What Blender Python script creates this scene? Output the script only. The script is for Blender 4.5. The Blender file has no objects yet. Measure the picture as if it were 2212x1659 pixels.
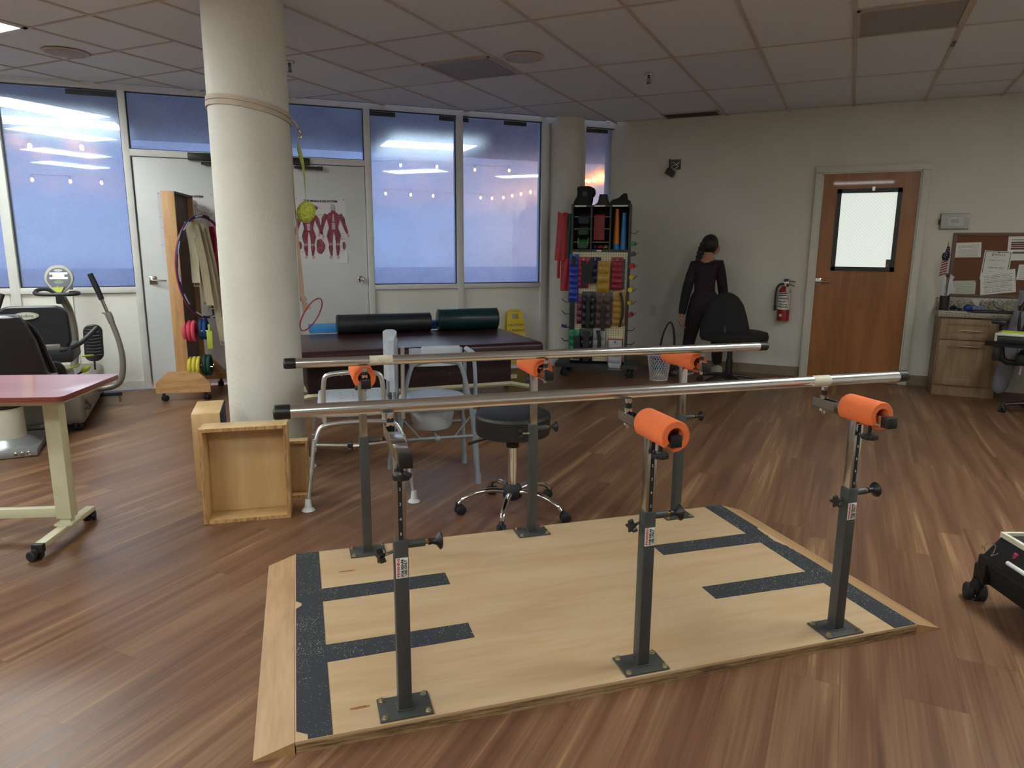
import bpy, bmesh, math, random
from mathutils import Matrix, Vector, Euler
random.seed(7)
SC = bpy.context.scene
COL = SC.collection
PI = math.pi
R = math.radians

# ---------------------------------------------------------------- camera
CAMH = 1.357
def _cam():
    p, r, y = 0.194174842, 0.00620040144, 0.445059443
    Rz = Matrix(((math.cos(y), math.sin(y), 0), (-math.sin(y), math.cos(y), 0), (0, 0, 1)))
    B = Matrix(((1, 0, 0), (0, 0, -1), (0, 1, 0)))
    Rx = Matrix(((1, 0, 0), (0, math.cos(p), -math.sin(p)), (0, math.sin(p), math.cos(p))))
    Rr = Matrix(((math.cos(r), -math.sin(r), 0), (math.sin(r), math.cos(r), 0), (0, 0, 1)))
    W = Rr @ Rx @ B @ Rz
    M = Matrix((W[0], -W[1], -W[2])).transposed().to_4x4()
    M.translation = (0, 0, CAMH)
    cd = bpy.data.cameras.new('camera')
    cd.sensor_width = 36.0; cd.sensor_fit = 'HORIZONTAL'; cd.lens = 1507.3 / 2212 * 36
    cd.clip_start = 0.05; cd.clip_end = 200
    co = bpy.data.objects.new('camera', cd); COL.objects.link(co); co.matrix_world = M
    SC.camera = co
_cam()

# ---------------------------------------------------------------- dusk sky and exposure
EXPO = 0.75
SC.view_settings.view_transform = 'Standard'; SC.view_settings.look = 'None'
SC.view_settings.gamma = 1; SC.view_settings.use_curve_mapping = False
SC.view_settings.exposure = EXPO
LIGHT = 17.0      # troffer diffuser strength
def _world():
    w = bpy.data.worlds.new('dusk_sky'); SC.world = w; w.use_nodes = True
    nt = w.node_tree; nt.nodes.clear()
    out = nt.nodes.new('ShaderNodeOutputWorld'); bg = nt.nodes.new('ShaderNodeBackground')
    tc = nt.nodes.new('ShaderNodeTexCoord'); sep = nt.nodes.new('ShaderNodeSeparateXYZ')
    nt.links.new(tc.outputs['Generated'], sep.inputs[0])
    az = nt.nodes.new('ShaderNodeMapRange'); az.inputs[1].default_value = -0.55; az.inputs[2].default_value = -0.28
    nt.links.new(sep.outputs['X'], az.inputs[0])
    mix = nt.nodes.new('ShaderNodeMix'); mix.data_type = 'RGBA'
    mix.inputs[6].default_value = (0.34, 0.45, 0.74, 1); mix.inputs[7].default_value = (0.66, 0.46, 0.45, 1)
    nt.links.new(az.outputs[0], mix.inputs[0])
    up = nt.nodes.new('ShaderNodeMapRange'); up.inputs[1].default_value = 0.0; up.inputs[2].default_value = 0.7
    nt.links.new(sep.outputs['Z'], up.inputs[0])
    mix2 = nt.nodes.new('ShaderNodeMix'); mix2.data_type = 'RGBA'
    nt.links.new(up.outputs[0], mix2.inputs[0]); nt.links.new(mix.outputs[2], mix2.inputs[6])
    mix2.inputs[7].default_value = (0.20, 0.28, 0.50, 1)
    nt.links.new(mix2.outputs[2], bg.inputs[0]); bg.inputs[1].default_value = .85
    nt.links.new(bg.outputs[0], out.inputs[0])
_world()

# ---------------------------------------------------------------- helpers
def lin(c):
    if isinstance(c, str):
        c = c.lstrip('#'); c = [int(c[i:i+2], 16) / 255 for i in (0, 2, 4)]
    return tuple((x / 12.92 if x <= 0.04045 else ((x + 0.055) / 1.055) ** 2.4) for x in c[:3]) + (1,)
MATS = {}
def mat(name, col='#808080', rough=0.5, metal=0.0, var=0.05, scale=12.0, bump=0.0, bscale=60.0, stretch=(1, 1, 1),
        emit=None, es=0.0, alpha=1.0, coat=0.0, col2=None, spec=0.5, trans=0.0, detail=4.0):
    """principled material whose colour and roughness wander with object-space noise"""
    if name in MATS: return MATS[name]
    m = bpy.data.materials.new(name); m.use_nodes = True; MATS[name] = m
    nt = m.node_tree; b = nt.nodes['Principled BSDF']
    tc = nt.nodes.new('ShaderNodeTexCoord'); mp = nt.nodes.new('ShaderNodeMapping'); mp.inputs['Scale'].default_value = stretch
    nt.links.new(tc.outputs['Object'], mp.inputs[0])
    nz = nt.nodes.new('ShaderNodeTexNoise'); nz.inputs['Scale'].default_value = scale; nz.inputs['Detail'].default_value = detail
    nt.links.new(mp.outputs[0], nz.inputs['Vector'])
    rmp = nt.nodes.new('ShaderNodeValToRGB')
    c = lin(col); c2 = lin(col2) if col2 else tuple(min(1, x * (1 + var)) for x in c[:3]) + (1,)
    c1 = c if col2 else tuple(x * (1 - var) for x in c[:3]) + (1,)
    rmp.color_ramp.elements[0].position = 0.38; rmp.color_ramp.elements[0].color = c1
    rmp.color_ramp.elements[1].position = 0.62; rmp.color_ramp.elements[1].color = c2
    nt.links.new(nz.outputs[0], rmp.inputs[0]); nt.links.new(rmp.outputs[0], b.inputs['Base Color'])
    rr = nt.nodes.new('ShaderNodeMapRange'); rr.inputs[3].default_value = max(0.02, rough - 0.05); rr.inputs[4].default_value = min(1, rough + 0.05)
    nt.links.new(nz.outputs[0], rr.inputs[0]); nt.links.new(rr.outputs[0], b.inputs['Roughness'])
    b.inputs['Metallic'].default_value = metal; b.inputs['Coat Weight'].default_value = coat
    b.inputs['Specular IOR Level'].default_value = spec
    b.inputs['Alpha'].default_value = alpha; b.inputs['Transmission Weight'].default_value = trans
    if emit: b.inputs['Emission Color'].default_value = lin(emit); b.inputs['Emission Strength'].default_value = es
    if bump:
        n2 = nt.nodes.new('ShaderNodeTexNoise'); n2.inputs['Scale'].default_value = bscale; n2.inputs['Detail'].default_value = 3
        nt.links.new(mp.outputs[0], n2.inputs['Vector'])
        bp = nt.nodes.new('ShaderNodeBump'); bp.inputs['Strength'].default_value = bump; bp.inputs['Distance'].default_value = 0.01
        nt.links.new(n2.outputs[0], bp.inputs['Height']); nt.links.new(bp.outputs[0], b.inputs['Normal'])
    return m
def wood(name, light, dark, axis='x', scale=1.0, rough=0.5, grain=0.5, bump=0.05, knots=0.0, coat=0.0):
    if name in MATS: return MATS[name]
    m = bpy.data.materials.new(name); m.use_nodes = True; MATS[name] = m
    nt = m.node_tree; b = nt.nodes['Principled BSDF']
    tc = nt.nodes.new('ShaderNodeTexCoord'); mp = nt.nodes.new('ShaderNodeMapping')
    s = {'x': (1, 9, 9), 'y': (9, 1, 9), 'z': (9, 9, 1)}[axis]
    mp.inputs['Scale'].default_value = tuple(k * scale for k in s)
    nt.links.new(tc.outputs['Object'], mp.inputs[0])
    n1 = nt.nodes.new('ShaderNodeTexNoise'); n1.inputs['Scale'].default_value = 2.2; n1.inputs['Detail'].default_value = 6; n1.inputs['Distortion'].default_value = 0.8
    n2 = nt.nodes.new('ShaderNodeTexNoise'); n2.inputs['Scale'].default_value = 14; n2.inputs['Detail'].default_value = 4
    nt.links.new(mp.outputs[0], n1.inputs['Vector']); nt.links.new(mp.outputs[0], n2.inputs['Vector'])
    mx = nt.nodes.new('ShaderNodeMath'); mx.operation = 'MULTIPLY_ADD'; mx.inputs[1].default_value = grain
    nt.links.new(n2.outputs[0], mx.inputs[0]); nt.links.new(n1.outputs[0], mx.inputs[2])
    rp = nt.nodes.new('ShaderNodeValToRGB')
    rp.color_ramp.elements[0].position = 0.42 + grain * .35; rp.color_ramp.elements[0].color = lin(dark)
    rp.color_ramp.elements[1].position = 0.62 + grain * .5; rp.color_ramp.elements[1].color = lin(light)
    nt.links.new(mx.outputs[0], rp.inputs[0])
    last = rp.outputs[0]
    if knots:
        v = nt.nodes.new('ShaderNodeTexNoise'); v.inputs['Scale'].default_value = 3.1; v.inputs['Detail'].default_value = 0
        mp2 = nt.nodes.new('ShaderNodeMapping'); mp2.inputs['Scale'].default_value = (1.0, 2.5, 1) if axis == 'x' else (2.5, 1, 2.5)
        nt.links.new(tc.outputs['Object'], mp2.inputs[0]); nt.links.new(mp2.outputs[0], v.inputs['Vector'])
        r2 = nt.nodes.new('ShaderNodeValToRGB'); r2.color_ramp.elements[0].position = 0.74; r2.color_ramp.elements[1].position = 0.8
        nt.links.new(v.outputs[0], r2.inputs[0])
        m2 = nt.nodes.new('ShaderNodeMix'); m2.data_type = 'RGBA'; m2.inputs[7].default_value = lin(dark)
        ml = nt.nodes.new('ShaderNodeMath'); ml.operation = 'MULTIPLY'; ml.inputs[1].default_value = knots
        nt.links.new(r2.outputs[0], ml.inputs[0]); nt.links.new(ml.outputs[0], m2.inputs[0]); nt.links.new(last, m2.inputs[6])
        last = m2.outputs[2]
    nt.links.new(last, b.inputs['Base Color']); b.inputs['Roughness'].default_value = rough; b.inputs['Coat Weight'].default_value = coat
    bp = nt.nodes.new('ShaderNodeBump'); bp.inputs['Strength'].default_value = bump; bp.inputs['Distance'].default_value = 0.005
    nt.links.new(mx.outputs[0], bp.inputs['Height']); nt.links.new(bp.outputs[0], b.inputs['Normal'])
    return m
def rgb(name, **k): return mat(name, **k)

def frame(p, ax):
    """orthonormal frame with z along ax"""
    z = Vector(ax).normalized(); t = Vector((0, 0, 1)) if abs(z.z) < 0.9 else Vector((1, 0, 0))
    x = t.cross(z).normalized(); y = z.cross(x)
    M = Matrix((x, y, z)).transposed().to_4x4(); M.translation = Vector(p); return M
def TR(x=0, y=0, z=0, rx=0, ry=0, rz=0):
    return Matrix.Translation((x, y, z)) @ Euler((R(rx), R(ry), R(rz)), 'XYZ').to_matrix().to_4x4()
class MB:
    def __init__(s, M=None): s.v = []; s.f = []; s.mi = []; s.M = M or Matrix.Identity(4); s.k = 0
    def add(s, vs, fs, M=None):
        o = len(s.v); T = s.M @ M if M is not None else s.M
        s.v += [T @ Vector(p) for p in vs]; s.f += [tuple(i + o for i in f) for f in fs]; s.mi += [s.k] * len(fs); return s
    def bm(s, b, M=None):
        b.verts.index_update(); s.add([v.co.copy() for v in b.verts], [[v.index for v in f.verts] for f in b.faces], M); b.free(); return s
    def box(s, x0, x1, y0, y1, z0, z1, M=None, r=0.0, seg=2):
        if r:
            b = bmesh.new(); bmesh.ops.create_cube(b, size=1)
            for v in b.verts: v.co = Vector(((x0+x1)/2 + v.co.x*(x1-x0), (y0+y1)/2 + v.co.y*(y1-y0), (z0+z1)/2 + v.co.z*(z1-z0)))
            bmesh.ops.bevel(b, geom=b.edges[:], offset=r, segments=seg, affect='EDGES', profile=0.5)
            return s.bm(b, M)
        vs = [(x, y, z) for z in (z0, z1) for y in (y0, y1) for x in (x0, x1)]
        return s.add(vs, [(0, 2, 3, 1), (4, 5, 7, 6), (0, 1, 5, 4), (2, 6, 7, 3), (0, 4, 6, 2), (1, 3, 7, 5)], M)
    def cyl(s, p0, p1, r, r2=None, n=16, cap=True):
        p0 = Vector(p0); p1 = Vector(p1); F = frame(p0, p1 - p0); L = (p1 - p0).length; r2 = r if r2 is None else r2
        vs = [F @ Vector((math.cos(2*PI*i/n)*q, math.sin(2*PI*i/n)*q, z)) for q, z in ((r, 0), (r2, L)) for i in range(n)]
        fs = [(i, (i+1) % n, n + (i+1) % n, n + i) for i in range(n)]
        if cap: fs += [tuple(range(n-1, -1, -1)), tuple(range(n, 2*n))]
        return s.add(vs, fs)
    def lathe(s, prof, p=(0, 0, 0), ax=(0, 0, 1), n=24, a0=0, a1=360, M=None):
        F = frame(p, ax); full = abs(a1 - a0) >= 360; m = n if full else n + 1
        vs = []; fs = []
        for r_, z in prof:
            for i in range(m):
                a = R(a0 + (a1 - a0) * i / n); vs.append(F @ Vector((math.cos(a)*r_, math.sin(a)*r_, z)))
        for j in range(len(prof) - 1):
            for i in range(n):
                k = (i + 1) % m; fs.append((j*m+i, j*m+k, (j+1)*m+k, (j+1)*m+i))
        if full:
            if prof[0][0] > 1e-5: fs.append(tuple(range(m-1, -1, -1)))
            if prof[-1][0] > 1e-5: fs.append(tuple(range((len(prof)-1)*m, len(prof)*m)))
        return s.add(vs, fs, M)
    def tube(s, pts, r, n=12, closed=False, cap=True, smooth=0, flat=None):
        """sweep a circle (or an ellipse flat=(a,b)) along points"""
        P = [Vector(p) for p in pts]; rad = r if isinstance(r, (list, tuple)) else [r] * len(P)
        for _ in range(smooth):
            Q = []; q = []
            L = len(P); rng = range(L) if closed else range(L - 1)
            if not closed: Q.append(P[0]); q.append(rad[0])
            for i in rng:
                a, b = P[i], P[(i+1) % L]; ra, rb = rad[i], rad[(i+1) % L]
                Q += [a*.75 + b*.25, a*.25 + b*.75]; q += [ra*.75+rb*.25, ra*.25+rb*.75]
            if not closed: Q.append(P[-1]); q.append(rad[-1])
            P, rad = Q, q
        L = len(P); vs = []; fs = []; up = None
        for i in range(L):
            d = (P[(i+1) % L] - P[i-1]) if closed else (P[min(i+1, L-1)] - P[max(i-1, 0)])
            if d.length < 1e-9: d = Vector((0, 0, 1))
            d.normalize()
            if up is None:
                up = Vector((0, 0, 1)) if abs(d.z) < 0.9 else Vector((0, 1, 0))
            x = up.cross(d)
            if x.length < 1e-6: x = Vector((1, 0, 0)).cross(d)
            x.normalize(); y = d.cross(x); up = y
            fa, fb = flat or (1, 1)
            for k in range(n):
                a = 2*PI*k/n; vs.append(P[i] + x*math.cos(a)*rad[i]*fa + y*math.sin(a)*rad[i]*fb)
        for i in range(L if closed else L - 1):
            j = (i+1) % L
            for k in range(n):
                m = (k+1) % n; fs.append((i*n+k, i*n+m, j*n+m, j*n+k))
        if not closed and cap: fs += [tuple(range(n-1, -1, -1)), tuple(range((L-1)*n, L*n))]
        return s.add(vs, fs)
    def prism(s, pts, z0, z1, M=None):
        n = len(pts); vs = [(x, y, z0) for x, y in pts] + [(x, y, z1) for x, y in pts]
        return s.add(vs, [tuple(range(n-1, -1, -1)), tuple(range(n, 2*n))] + [(i, (i+1) % n, n+(i+1) % n, n+i) for i in range(n)], M)
    def ell(s, c, r, nu=20, nv=12, M=None, f=None):
        rx, ry, rz = r if isinstance(r, (tuple, list)) else (r, r, r)
        vs = [(c[0], c[1], c[2]-rz)]; fs = []
        for j in range(1, nv):
            t = PI*j/nv - PI/2
            for i in range(nu):
                a = 2*PI*i/nu; q = Vector((math.cos(a)*math.cos(t), math.sin(a)*math.cos(t), math.sin(t)))
                k = f(q) if f else 1.0
                vs.append((c[0]+rx*q.x*k, c[1]+ry*q.y*k, c[2]+rz*q.z*k))
        vs.append((c[0], c[1], c[2]+rz)); T = len(vs)-1
        for i in range(nu):
            fs.append((0, 1+(i+1) % nu, 1+i)); fs.append((T, T-nu+i, T-nu+(i+1) % nu))
        for j in range(nv-2):
            for i in range(nu):
                a = 1+j*nu+i; b = 1+j*nu+(i+1) % nu; fs.append((a, b, b+nu, a+nu))
        return s.add(vs, fs, M)
    def loft(s, rings, cap=True, closed=True):
        n = len(rings[0]); vs = [p for r_ in rings for p in r_]; fs = []
        for j in range(len(rings)-1):
            for i in range(n if closed else n-1):
                k = (i+1) % n; fs.append((j*n+i, j*n+k, (j+1)*n+k, (j+1)*n+i))
        if cap: fs += [tuple(range(n-1, -1, -1)), tuple(range((len(rings)-1)*n, len(rings)*n))]
        return s.add(vs, fs)
    def grid(s, fn, nu, nv, th=0.0, M=None):
        """surface fn(u,v)->point, optional thickness along normal"""
        vs = [Vector(fn(i/nu, j/nv)) for j in range(nv+1) for i in range(nu+1)]; w = nu+1
        fs = [(j*w+i, j*w+i+1, (j+1)*w+i+1, (j+1)*w+i) for j in range(nv) for i in range(nu)]
        if th:
            N = [Vector() for _ in vs]
            for f in fs:
                nn = (vs[f[1]]-vs[f[0]]).cross(vs[f[3]]-vs[f[0]])
                for i in f: N[i] += nn
            o = len(vs); vs += [vs[i] - (N[i].normalized() if N[i].length > 0 else Vector((0, 0, 1)))*th for i in range(o)]
            fs2 = [tuple(i+o for i in reversed(f)) for f in fs]; e = []
            edge = [j*w for j in range(nv+1)], [j*w+nu for j in range(nv+1)], list(range(w)), [nv*w+i for i in range(w)]
            for q, l in enumerate(edge):
                for a, b in zip(l, l[1:]): e.append((a, b, b+o, a+o) if q in (1, 2) else (b, a, a+o, b+o))
            fs = fs + fs2 + e
        return s.add(vs, fs, M)
    def text(s, body, size, M, depth=0.0006, align='CENTER', xs=1.0, bold=0.0):
        cu = bpy.data.curves.new('t', 'FONT'); cu.body = body; cu.size = size; cu.align_x = align; cu.align_y = 'CENTER'; cu.extrude = depth; cu.offset = bold; cu.resolution_u = 2
        ob = bpy.data.objects.new('t', cu); COL.objects.link(ob); bpy.context.view_layer.update()
        me = bpy.data.meshes.new_from_object(ob.evaluated_get(bpy.context.evaluated_depsgraph_get()))
        s.add([Vector((v.co.x*xs, v.co.y, v.co.z)) for v in me.vertices], [tuple(p.vertices) for p in me.polygons], M)
        bpy.data.objects.remove(ob); bpy.data.meshes.remove(me); bpy.data.curves.remove(cu); return s
    def build(s, name, m, parent=None, ang=38, label=None, kind=None):
        me = bpy.data.meshes.new(name); me.from_pydata([tuple(v) for v in s.v], [], s.f)
        ms = m if isinstance(m, (list, tuple)) else [m]
        for q in ms: me.materials.append(q)
        for p, k in zip(me.polygons, s.mi): p.use_smooth = True; p.material_index = k
        b = bmesh.new(); b.from_mesh(me); bmesh.ops.recalc_face_normals(b, faces=b.faces[:]); b.to_mesh(me); b.free()
        try: me.set_sharp_from_angle(angle=R(ang))
        except Exception: pass
        me.update()
        o = bpy.data.objects.new(name, me); COL.objects.link(o)
        if parent: o.parent = parent
        if label: o['label'] = label
        if kind: o['kind'] = kind
        return o
def T(name, label, cat, loc=(0, 0, 0), rz=0.0, group=None):
    o = bpy.data.objects.new(name, None); COL.objects.link(o); o.location = loc; o.rotation_euler = (0, 0, R(rz))
    o.empty_display_size = 0.1; o['label'] = label; o['category'] = cat
    if group: o['group'] = group
    return o
def tag(o, label, cat, group=None):
    o['label'] = label; o['category'] = cat
    if group: o['group'] = group
    return o
def S(name, mb, m, parent=None, ang=38):
    o = mb.build(name, m, parent, ang)
    if parent is None: o['kind'] = 'structure'
    return o
def SE(name, loc=(0, 0, 0), rz=0):
    o = bpy.data.objects.new(name, None); COL.objects.link(o); o.location = loc; o.rotation_euler = (0, 0, R(rz)); o['kind'] = 'structure'; return o
def dup(root, loc, rz, label, group=None):
    r_ = root.copy(); COL.objects.link(r_); r_.location = loc; r_.rotation_euler = (0, 0, R(rz)); r_['label'] = label
    if group: r_['group'] = group
    for ch in list(root.children):
        c = ch.copy(); COL.objects.link(c); c.parent = r_
        for g in ch.children:
            d = g.copy(); COL.objects.link(d); d.parent = c
    return r_

# ---------------------------------------------------------------- common materials
M_CHROME = mat('chrome', '#d8d6d2', .08, 1.0, var=.02)
M_STEEL = mat('brushed_steel', '#b9b4ad', .22, 1.0, var=.05, scale=40, stretch=(0.3, 8, 8))
M_BAR = mat('polished_bar_steel', '#e2e1df', .23, 1.0, var=.02, scale=3)
M_BLACK = mat('black_plastic', '#161616', .42, 0, var=.1)
M_RUB = mat('black_rubber', '#1d1d1f', .65, 0, var=.1)
M_GREYPAINT = mat('grey_powder_coat', '#414241', .42, 0.0, var=.05, scale=30, bump=.05, bscale=300)
M_WHITE = mat('white_plastic', '#d9dad6', .45, var=.03)
M_ALU = mat('satin_aluminium', '#c9c9c6', .32, .9, var=.04)
M_PAPER = mat('paper', '#dcdad4', .8, var=.02)
M_INK = mat('black_ink', '#1b1b1c', .7, var=.02)
M_RED = mat('red_ink', '#c4342c', .7, var=.02)
M_VINBLK = mat('black_vinyl', '#232428', .34, var=.1, bump=.12, bscale=180)
# ---------------------------------------------------------------- room
WY = 8.06          # wall with the wooden door
CZ = 2.743         # ceiling
W0 = (-4.489, 6.025, 0); WA = 46.354          # window wall origin and heading
cw, sw = math.cos(R(WA)), math.sin(R(WA))
def WW(s, out, z=0): return (W0[0] + s*cw + out*sw, W0[1] + s*sw - out*cw, z)
CORN = WW(2.995, 0); LFT = WW(-9.0, 0)

def floor_mat():
    m = bpy.data.materials.new('vinyl_plank'); m.use_nodes = True; nt = m.node_tree; b = nt.nodes['Principled BSDF']
    N = nt.nodes.new; Lk = nt.links.new
    geo = N('ShaderNodeNewGeometry'); sep = N('ShaderNodeSeparateXYZ'); Lk(geo.outputs['Position'], sep.inputs[0])
    def math_(op, a, b_=None, c=None):
        n = N('ShaderNodeMath'); n.operation = op
        for i, q in enumerate((a, b_, c)):
            if q is None: continue
            if isinstance(q, (int, float)): n.inputs[i].default_value = q
            else: Lk(q, n.inputs[i])
        return n.outputs[0]
    PW, PL = 0.177, 1.22
    col = math_('FLOOR', math_('DIVIDE', math_('SUBTRACT', sep.outputs['X'], 0.087), PW))
    wn = N('ShaderNodeTexWhiteNoise'); wn.noise_dimensions = '1D'; Lk(col, wn.inputs['W'])
    yo = math_('ADD', math_('DIVIDE', sep.outputs['Y'], PL), wn.outputs['Value'])
    row = math_('FLOOR', yo)
    cmb = N('ShaderNodeCombineXYZ'); Lk(col, cmb.inputs[0]); Lk(row, cmb.inputs[1])
    wn2 = N('ShaderNodeTexWhiteNoise'); wn2.noise_dimensions = '3D'; Lk(cmb.outputs[0], wn2.inputs['Vector'])
    # strip inside plank
    half = math_('FLOOR', math_('MULTIPLY', math_('FRACT', math_('DIVIDE', math_('SUBTRACT', sep.outputs['X'], 0.087), PW)), 2.0))
    off = N('ShaderNodeVectorMath'); off.operation = 'MULTIPLY_ADD'
    Lk(wn2.outputs['Color'], off.inputs[0]); off.inputs[1].default_value = (9, 9, 9); Lk(geo.outputs['Position'], off.inputs[2])
    mp = N('ShaderNodeMapping'); mp.inputs['Scale'].default_value = (16, 0.8, 1); Lk(off.outputs[0], mp.inputs[0])
    n1 = N('ShaderNodeTexNoise'); n1.inputs['Scale'].default_value = 1.0; n1.inputs['Detail'].default_value = 5; n1.inputs['Distortion'].default_value = .55
    Lk(mp.outputs[0], n1.inputs['Vector'])
    mp2 = N('ShaderNodeMapping'); mp2.inputs['Scale'].default_value = (120, 1.6, 1); Lk(off.outputs[0], mp2.inputs[0])
    n2 = N('ShaderNodeTexNoise'); n2.inputs['Scale'].default_value = 1.0; n2.inputs['Detail'].default_value = 4; n2.inputs['Distortion'].default_value = .3; Lk(mp2.outputs[0], n2.inputs['Vector'])
    g = math_('MULTIPLY_ADD', n2.outputs[0], 0.44, math_('MULTIPLY', n1.outputs[0], 1.0))
    g = math_('MULTIPLY_ADD', wn2.outputs['Value'], 0.12, g)
    rp = N('ShaderNodeValToRGB'); e = rp.color_ramp.elements
    e[0].position = .46; e[0].color = lin('#54392a'); e[1].position = 1.2; e[1].color = lin('#9c7857')
    for p, c in ((.72, '#6f4d39'), (.92, '#836248')):
        x = e.new(p); x.color = lin(c)
    Lk(g, rp.inputs[0])
    # joints
    fx = math_('FRACT', math_('DIVIDE', math_('SUBTRACT', sep.outputs['X'], 0.087), PW)); fy = math_('FRACT', yo)
    jx = math_('LESS_THAN', fx, 0.012); jy = math_('LESS_THAN', fy, 0.0016)
    j = math_('MULTIPLY', math_('MAXIMUM', jx, jy), 0.45)
    mx = N('ShaderNodeMix'); mx.data_type = 'RGBA'; Lk(j, mx.inputs[0]); Lk(rp.outputs[0], mx.inputs[6]); mx.inputs[7].default_value = lin('#3c2619')
    Lk(mx.outputs[2], b.inputs['Base Color'])
    rr = N('ShaderNodeMapRange'); rr.inputs[3].default_value = .30; rr.inputs[4].default_value = .46; Lk(n1.outputs[0], rr.inputs[0]); Lk(rr.outputs[0], b.inputs['Roughness'])
    bp = N('ShaderNodeBump'); bp.inputs['Strength'].default_value = .12; bp.inputs['Distance'].default_value = .002; Lk(g, bp.inputs['Height']); Lk(bp.outputs[0], b.inputs['Normal'])
    b.inputs['Specular IOR Level'].default_value = .42
    return m
M_FLOOR = floor_mat()
def ceil_mat():
    m = bpy.data.materials.new('ceiling_tile'); m.use_nodes = True; nt = m.node_tree; b = nt.nodes['Principled BSDF']
    N = nt.nodes.new; Lk = nt.links.new
    geo = N('ShaderNodeNewGeometry'); mp = N('ShaderNodeMapping'); mp.inputs['Location'].default_value = (-1.113/.6096, -7.966/1.2214, 0); mp.inputs['Scale'].default_value = (1/.6096, 1/1.2214, 0)
    Lk(geo.outputs['Position'], mp.inputs[0])
    fl = N('ShaderNodeVectorMath'); fl.operation = 'FLOOR'; Lk(mp.outputs[0], fl.inputs[0])
    wn = N('ShaderNodeTexWhiteNoise'); Lk(fl.outputs[0], wn.inputs['Vector'])
    rp = N('ShaderNodeValToRGB'); rp.color_ramp.elements[0].color = lin('#cfd4d8'); rp.color_ramp.elements[1].color = lin('#dadddf'); Lk(wn.outputs['Value'], rp.inputs[0])
    nz = N('ShaderNodeTexNoise'); nz.inputs['Scale'].default_value = 260; Lk(geo.outputs['Position'], nz.inputs['Vector'])
    r2 = N('ShaderNodeValToRGB'); r2.color_ramp.elements[0].position = .28; r2.color_ramp.elements[0].color = (.55, .55, .55, 1); r2.color_ramp.elements[1].position = .4; r2.color_ramp.elements[1].color = (1, 1, 1, 1)
    Lk(nz.outputs[0], r2.inputs[0])
    mx = N('ShaderNodeMix'); mx.data_type = 'RGBA'; mx.blend_type = 'MULTIPLY'; mx.inputs[0].default_value = .6; Lk(rp.outputs[0], mx.inputs[6]); Lk(r2.outputs[0], mx.inputs[7])
    Lk(mx.outputs[2], b.inputs['Base Color']); b.inputs['Roughness'].default_value = .9
    bp = N('ShaderNodeBump'); bp.inputs['Strength'].default_value = .25; bp.inputs['Distance'].default_value = .003; Lk(nz.outputs[0], bp.inputs['Height']); Lk(bp.outputs[0], b.inputs['Normal'])
    return m
M_CEIL = ceil_mat()
M_TEE = mat('ceiling_tee', '#b9ada0', .6, var=.04)
M_WALL = mat('wall_paint', '#cac7bb', .62, var=.02, scale=3, bump=.06, bscale=160)
M_LOWW = mat('panel_paint', '#e3e2da', .6, var=.03, scale=3, bump=.05, bscale=90)
M_FRAME = mat('frame_paint', '#dadad5', .45, var=.03, scale=8)
M_DOORW = mat('painted_steel_door', '#d8dada', .4, var=.02, scale=4)
M_COLM = mat('textured_plaster', '#d9d7cd', .6, var=.03, scale=4, bump=.35, bscale=38)
M_BASE = mat('vinyl_cove_base', '#7c6a57', .5, var=.05)

outline = [(LFT[0], LFT[1]), (CORN[0], CORN[1] ), (3.4, WY), (3.4, -4.6), (LFT[0], -4.6)]
outline[1] = (CORN[0], WY)
b_ = MB(); b_.prism(outline, -.06, 0); S('floor', b_, M_FLOOR)
b_ = MB(); b_.prism(outline, CZ+.004, CZ+.08); S('ceiling', b_, M_CEIL)
# suspended grid: main runners every 0.61 m and cross tees
def inroom(x, y, m=0.0):      # on the room side of the window wall
    return (x - W0[0])*sw - (y - W0[1])*cw > m
b_ = MB(); tw = .012
def tee_y(x, y0, y1):
    yy = W0[1] + (x - W0[0])*sw/cw; y1 = min(y1, yy)
    if y1 > y0: b_.box(x-tw, x+tw, y0, y1, CZ-.002, CZ+.004)
def tee_x(x0, x1, y):
    xx = W0[0] + (y - W0[1])*cw/sw; x0 = max(x0, xx)
    if x1 > x0: b_.box(x0, x1, y-tw*.8, y+tw*.8, CZ-.0015, CZ+.004)
for c in range(-3, 19): tee_y(1.113 - .6096*c, -4.6, WY)
for r_ in range(0, 11): tee_x(-10, 3.4, 7.966 - 1.2214*r_)
for r_ in range(2, 11): tee_x(-10, -4.37, 7.966 - 1.2214*(r_+.5))
for c, r_ in ((2, 2), (7, 2), (8, 2), (6, 4), (3, 4), (1, 0)):
    x1 = 1.113 - .6096*(c-1) if c != 7 else 1.113-.6096*6; x0 = x1 - .6096
    tee_x(x0, x1, 7.966 - 1.2214*(r_+.5))
S('trim_1', b_, M_TEE)
# walls
b_ = MB(); b_.box(CORN[0]-.25, 3.5, WY, WY+.14, 0, CZ+.05)
S('wall_right', b_, M_WALL)
M_WALLW = mat('white_wall_paint', '#e6e4de', .6, var=.02, scale=3)
b_ = MB(); b_.box(3.4, 3.5, -4.6, WY, 0, CZ); S('wall_east', b_, M_WALLW)
b_ = MB(); b_.box(LFT[0], 3.5, -4.7, -4.6, 0, CZ); S('wall_back', b_, M_WALLW)
b_ = MB(); b_.box(LFT[0]-.1, LFT[0], -4.7, LFT[1], 0, CZ); S('wall_far_left', b_, M_WALLW)
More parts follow.
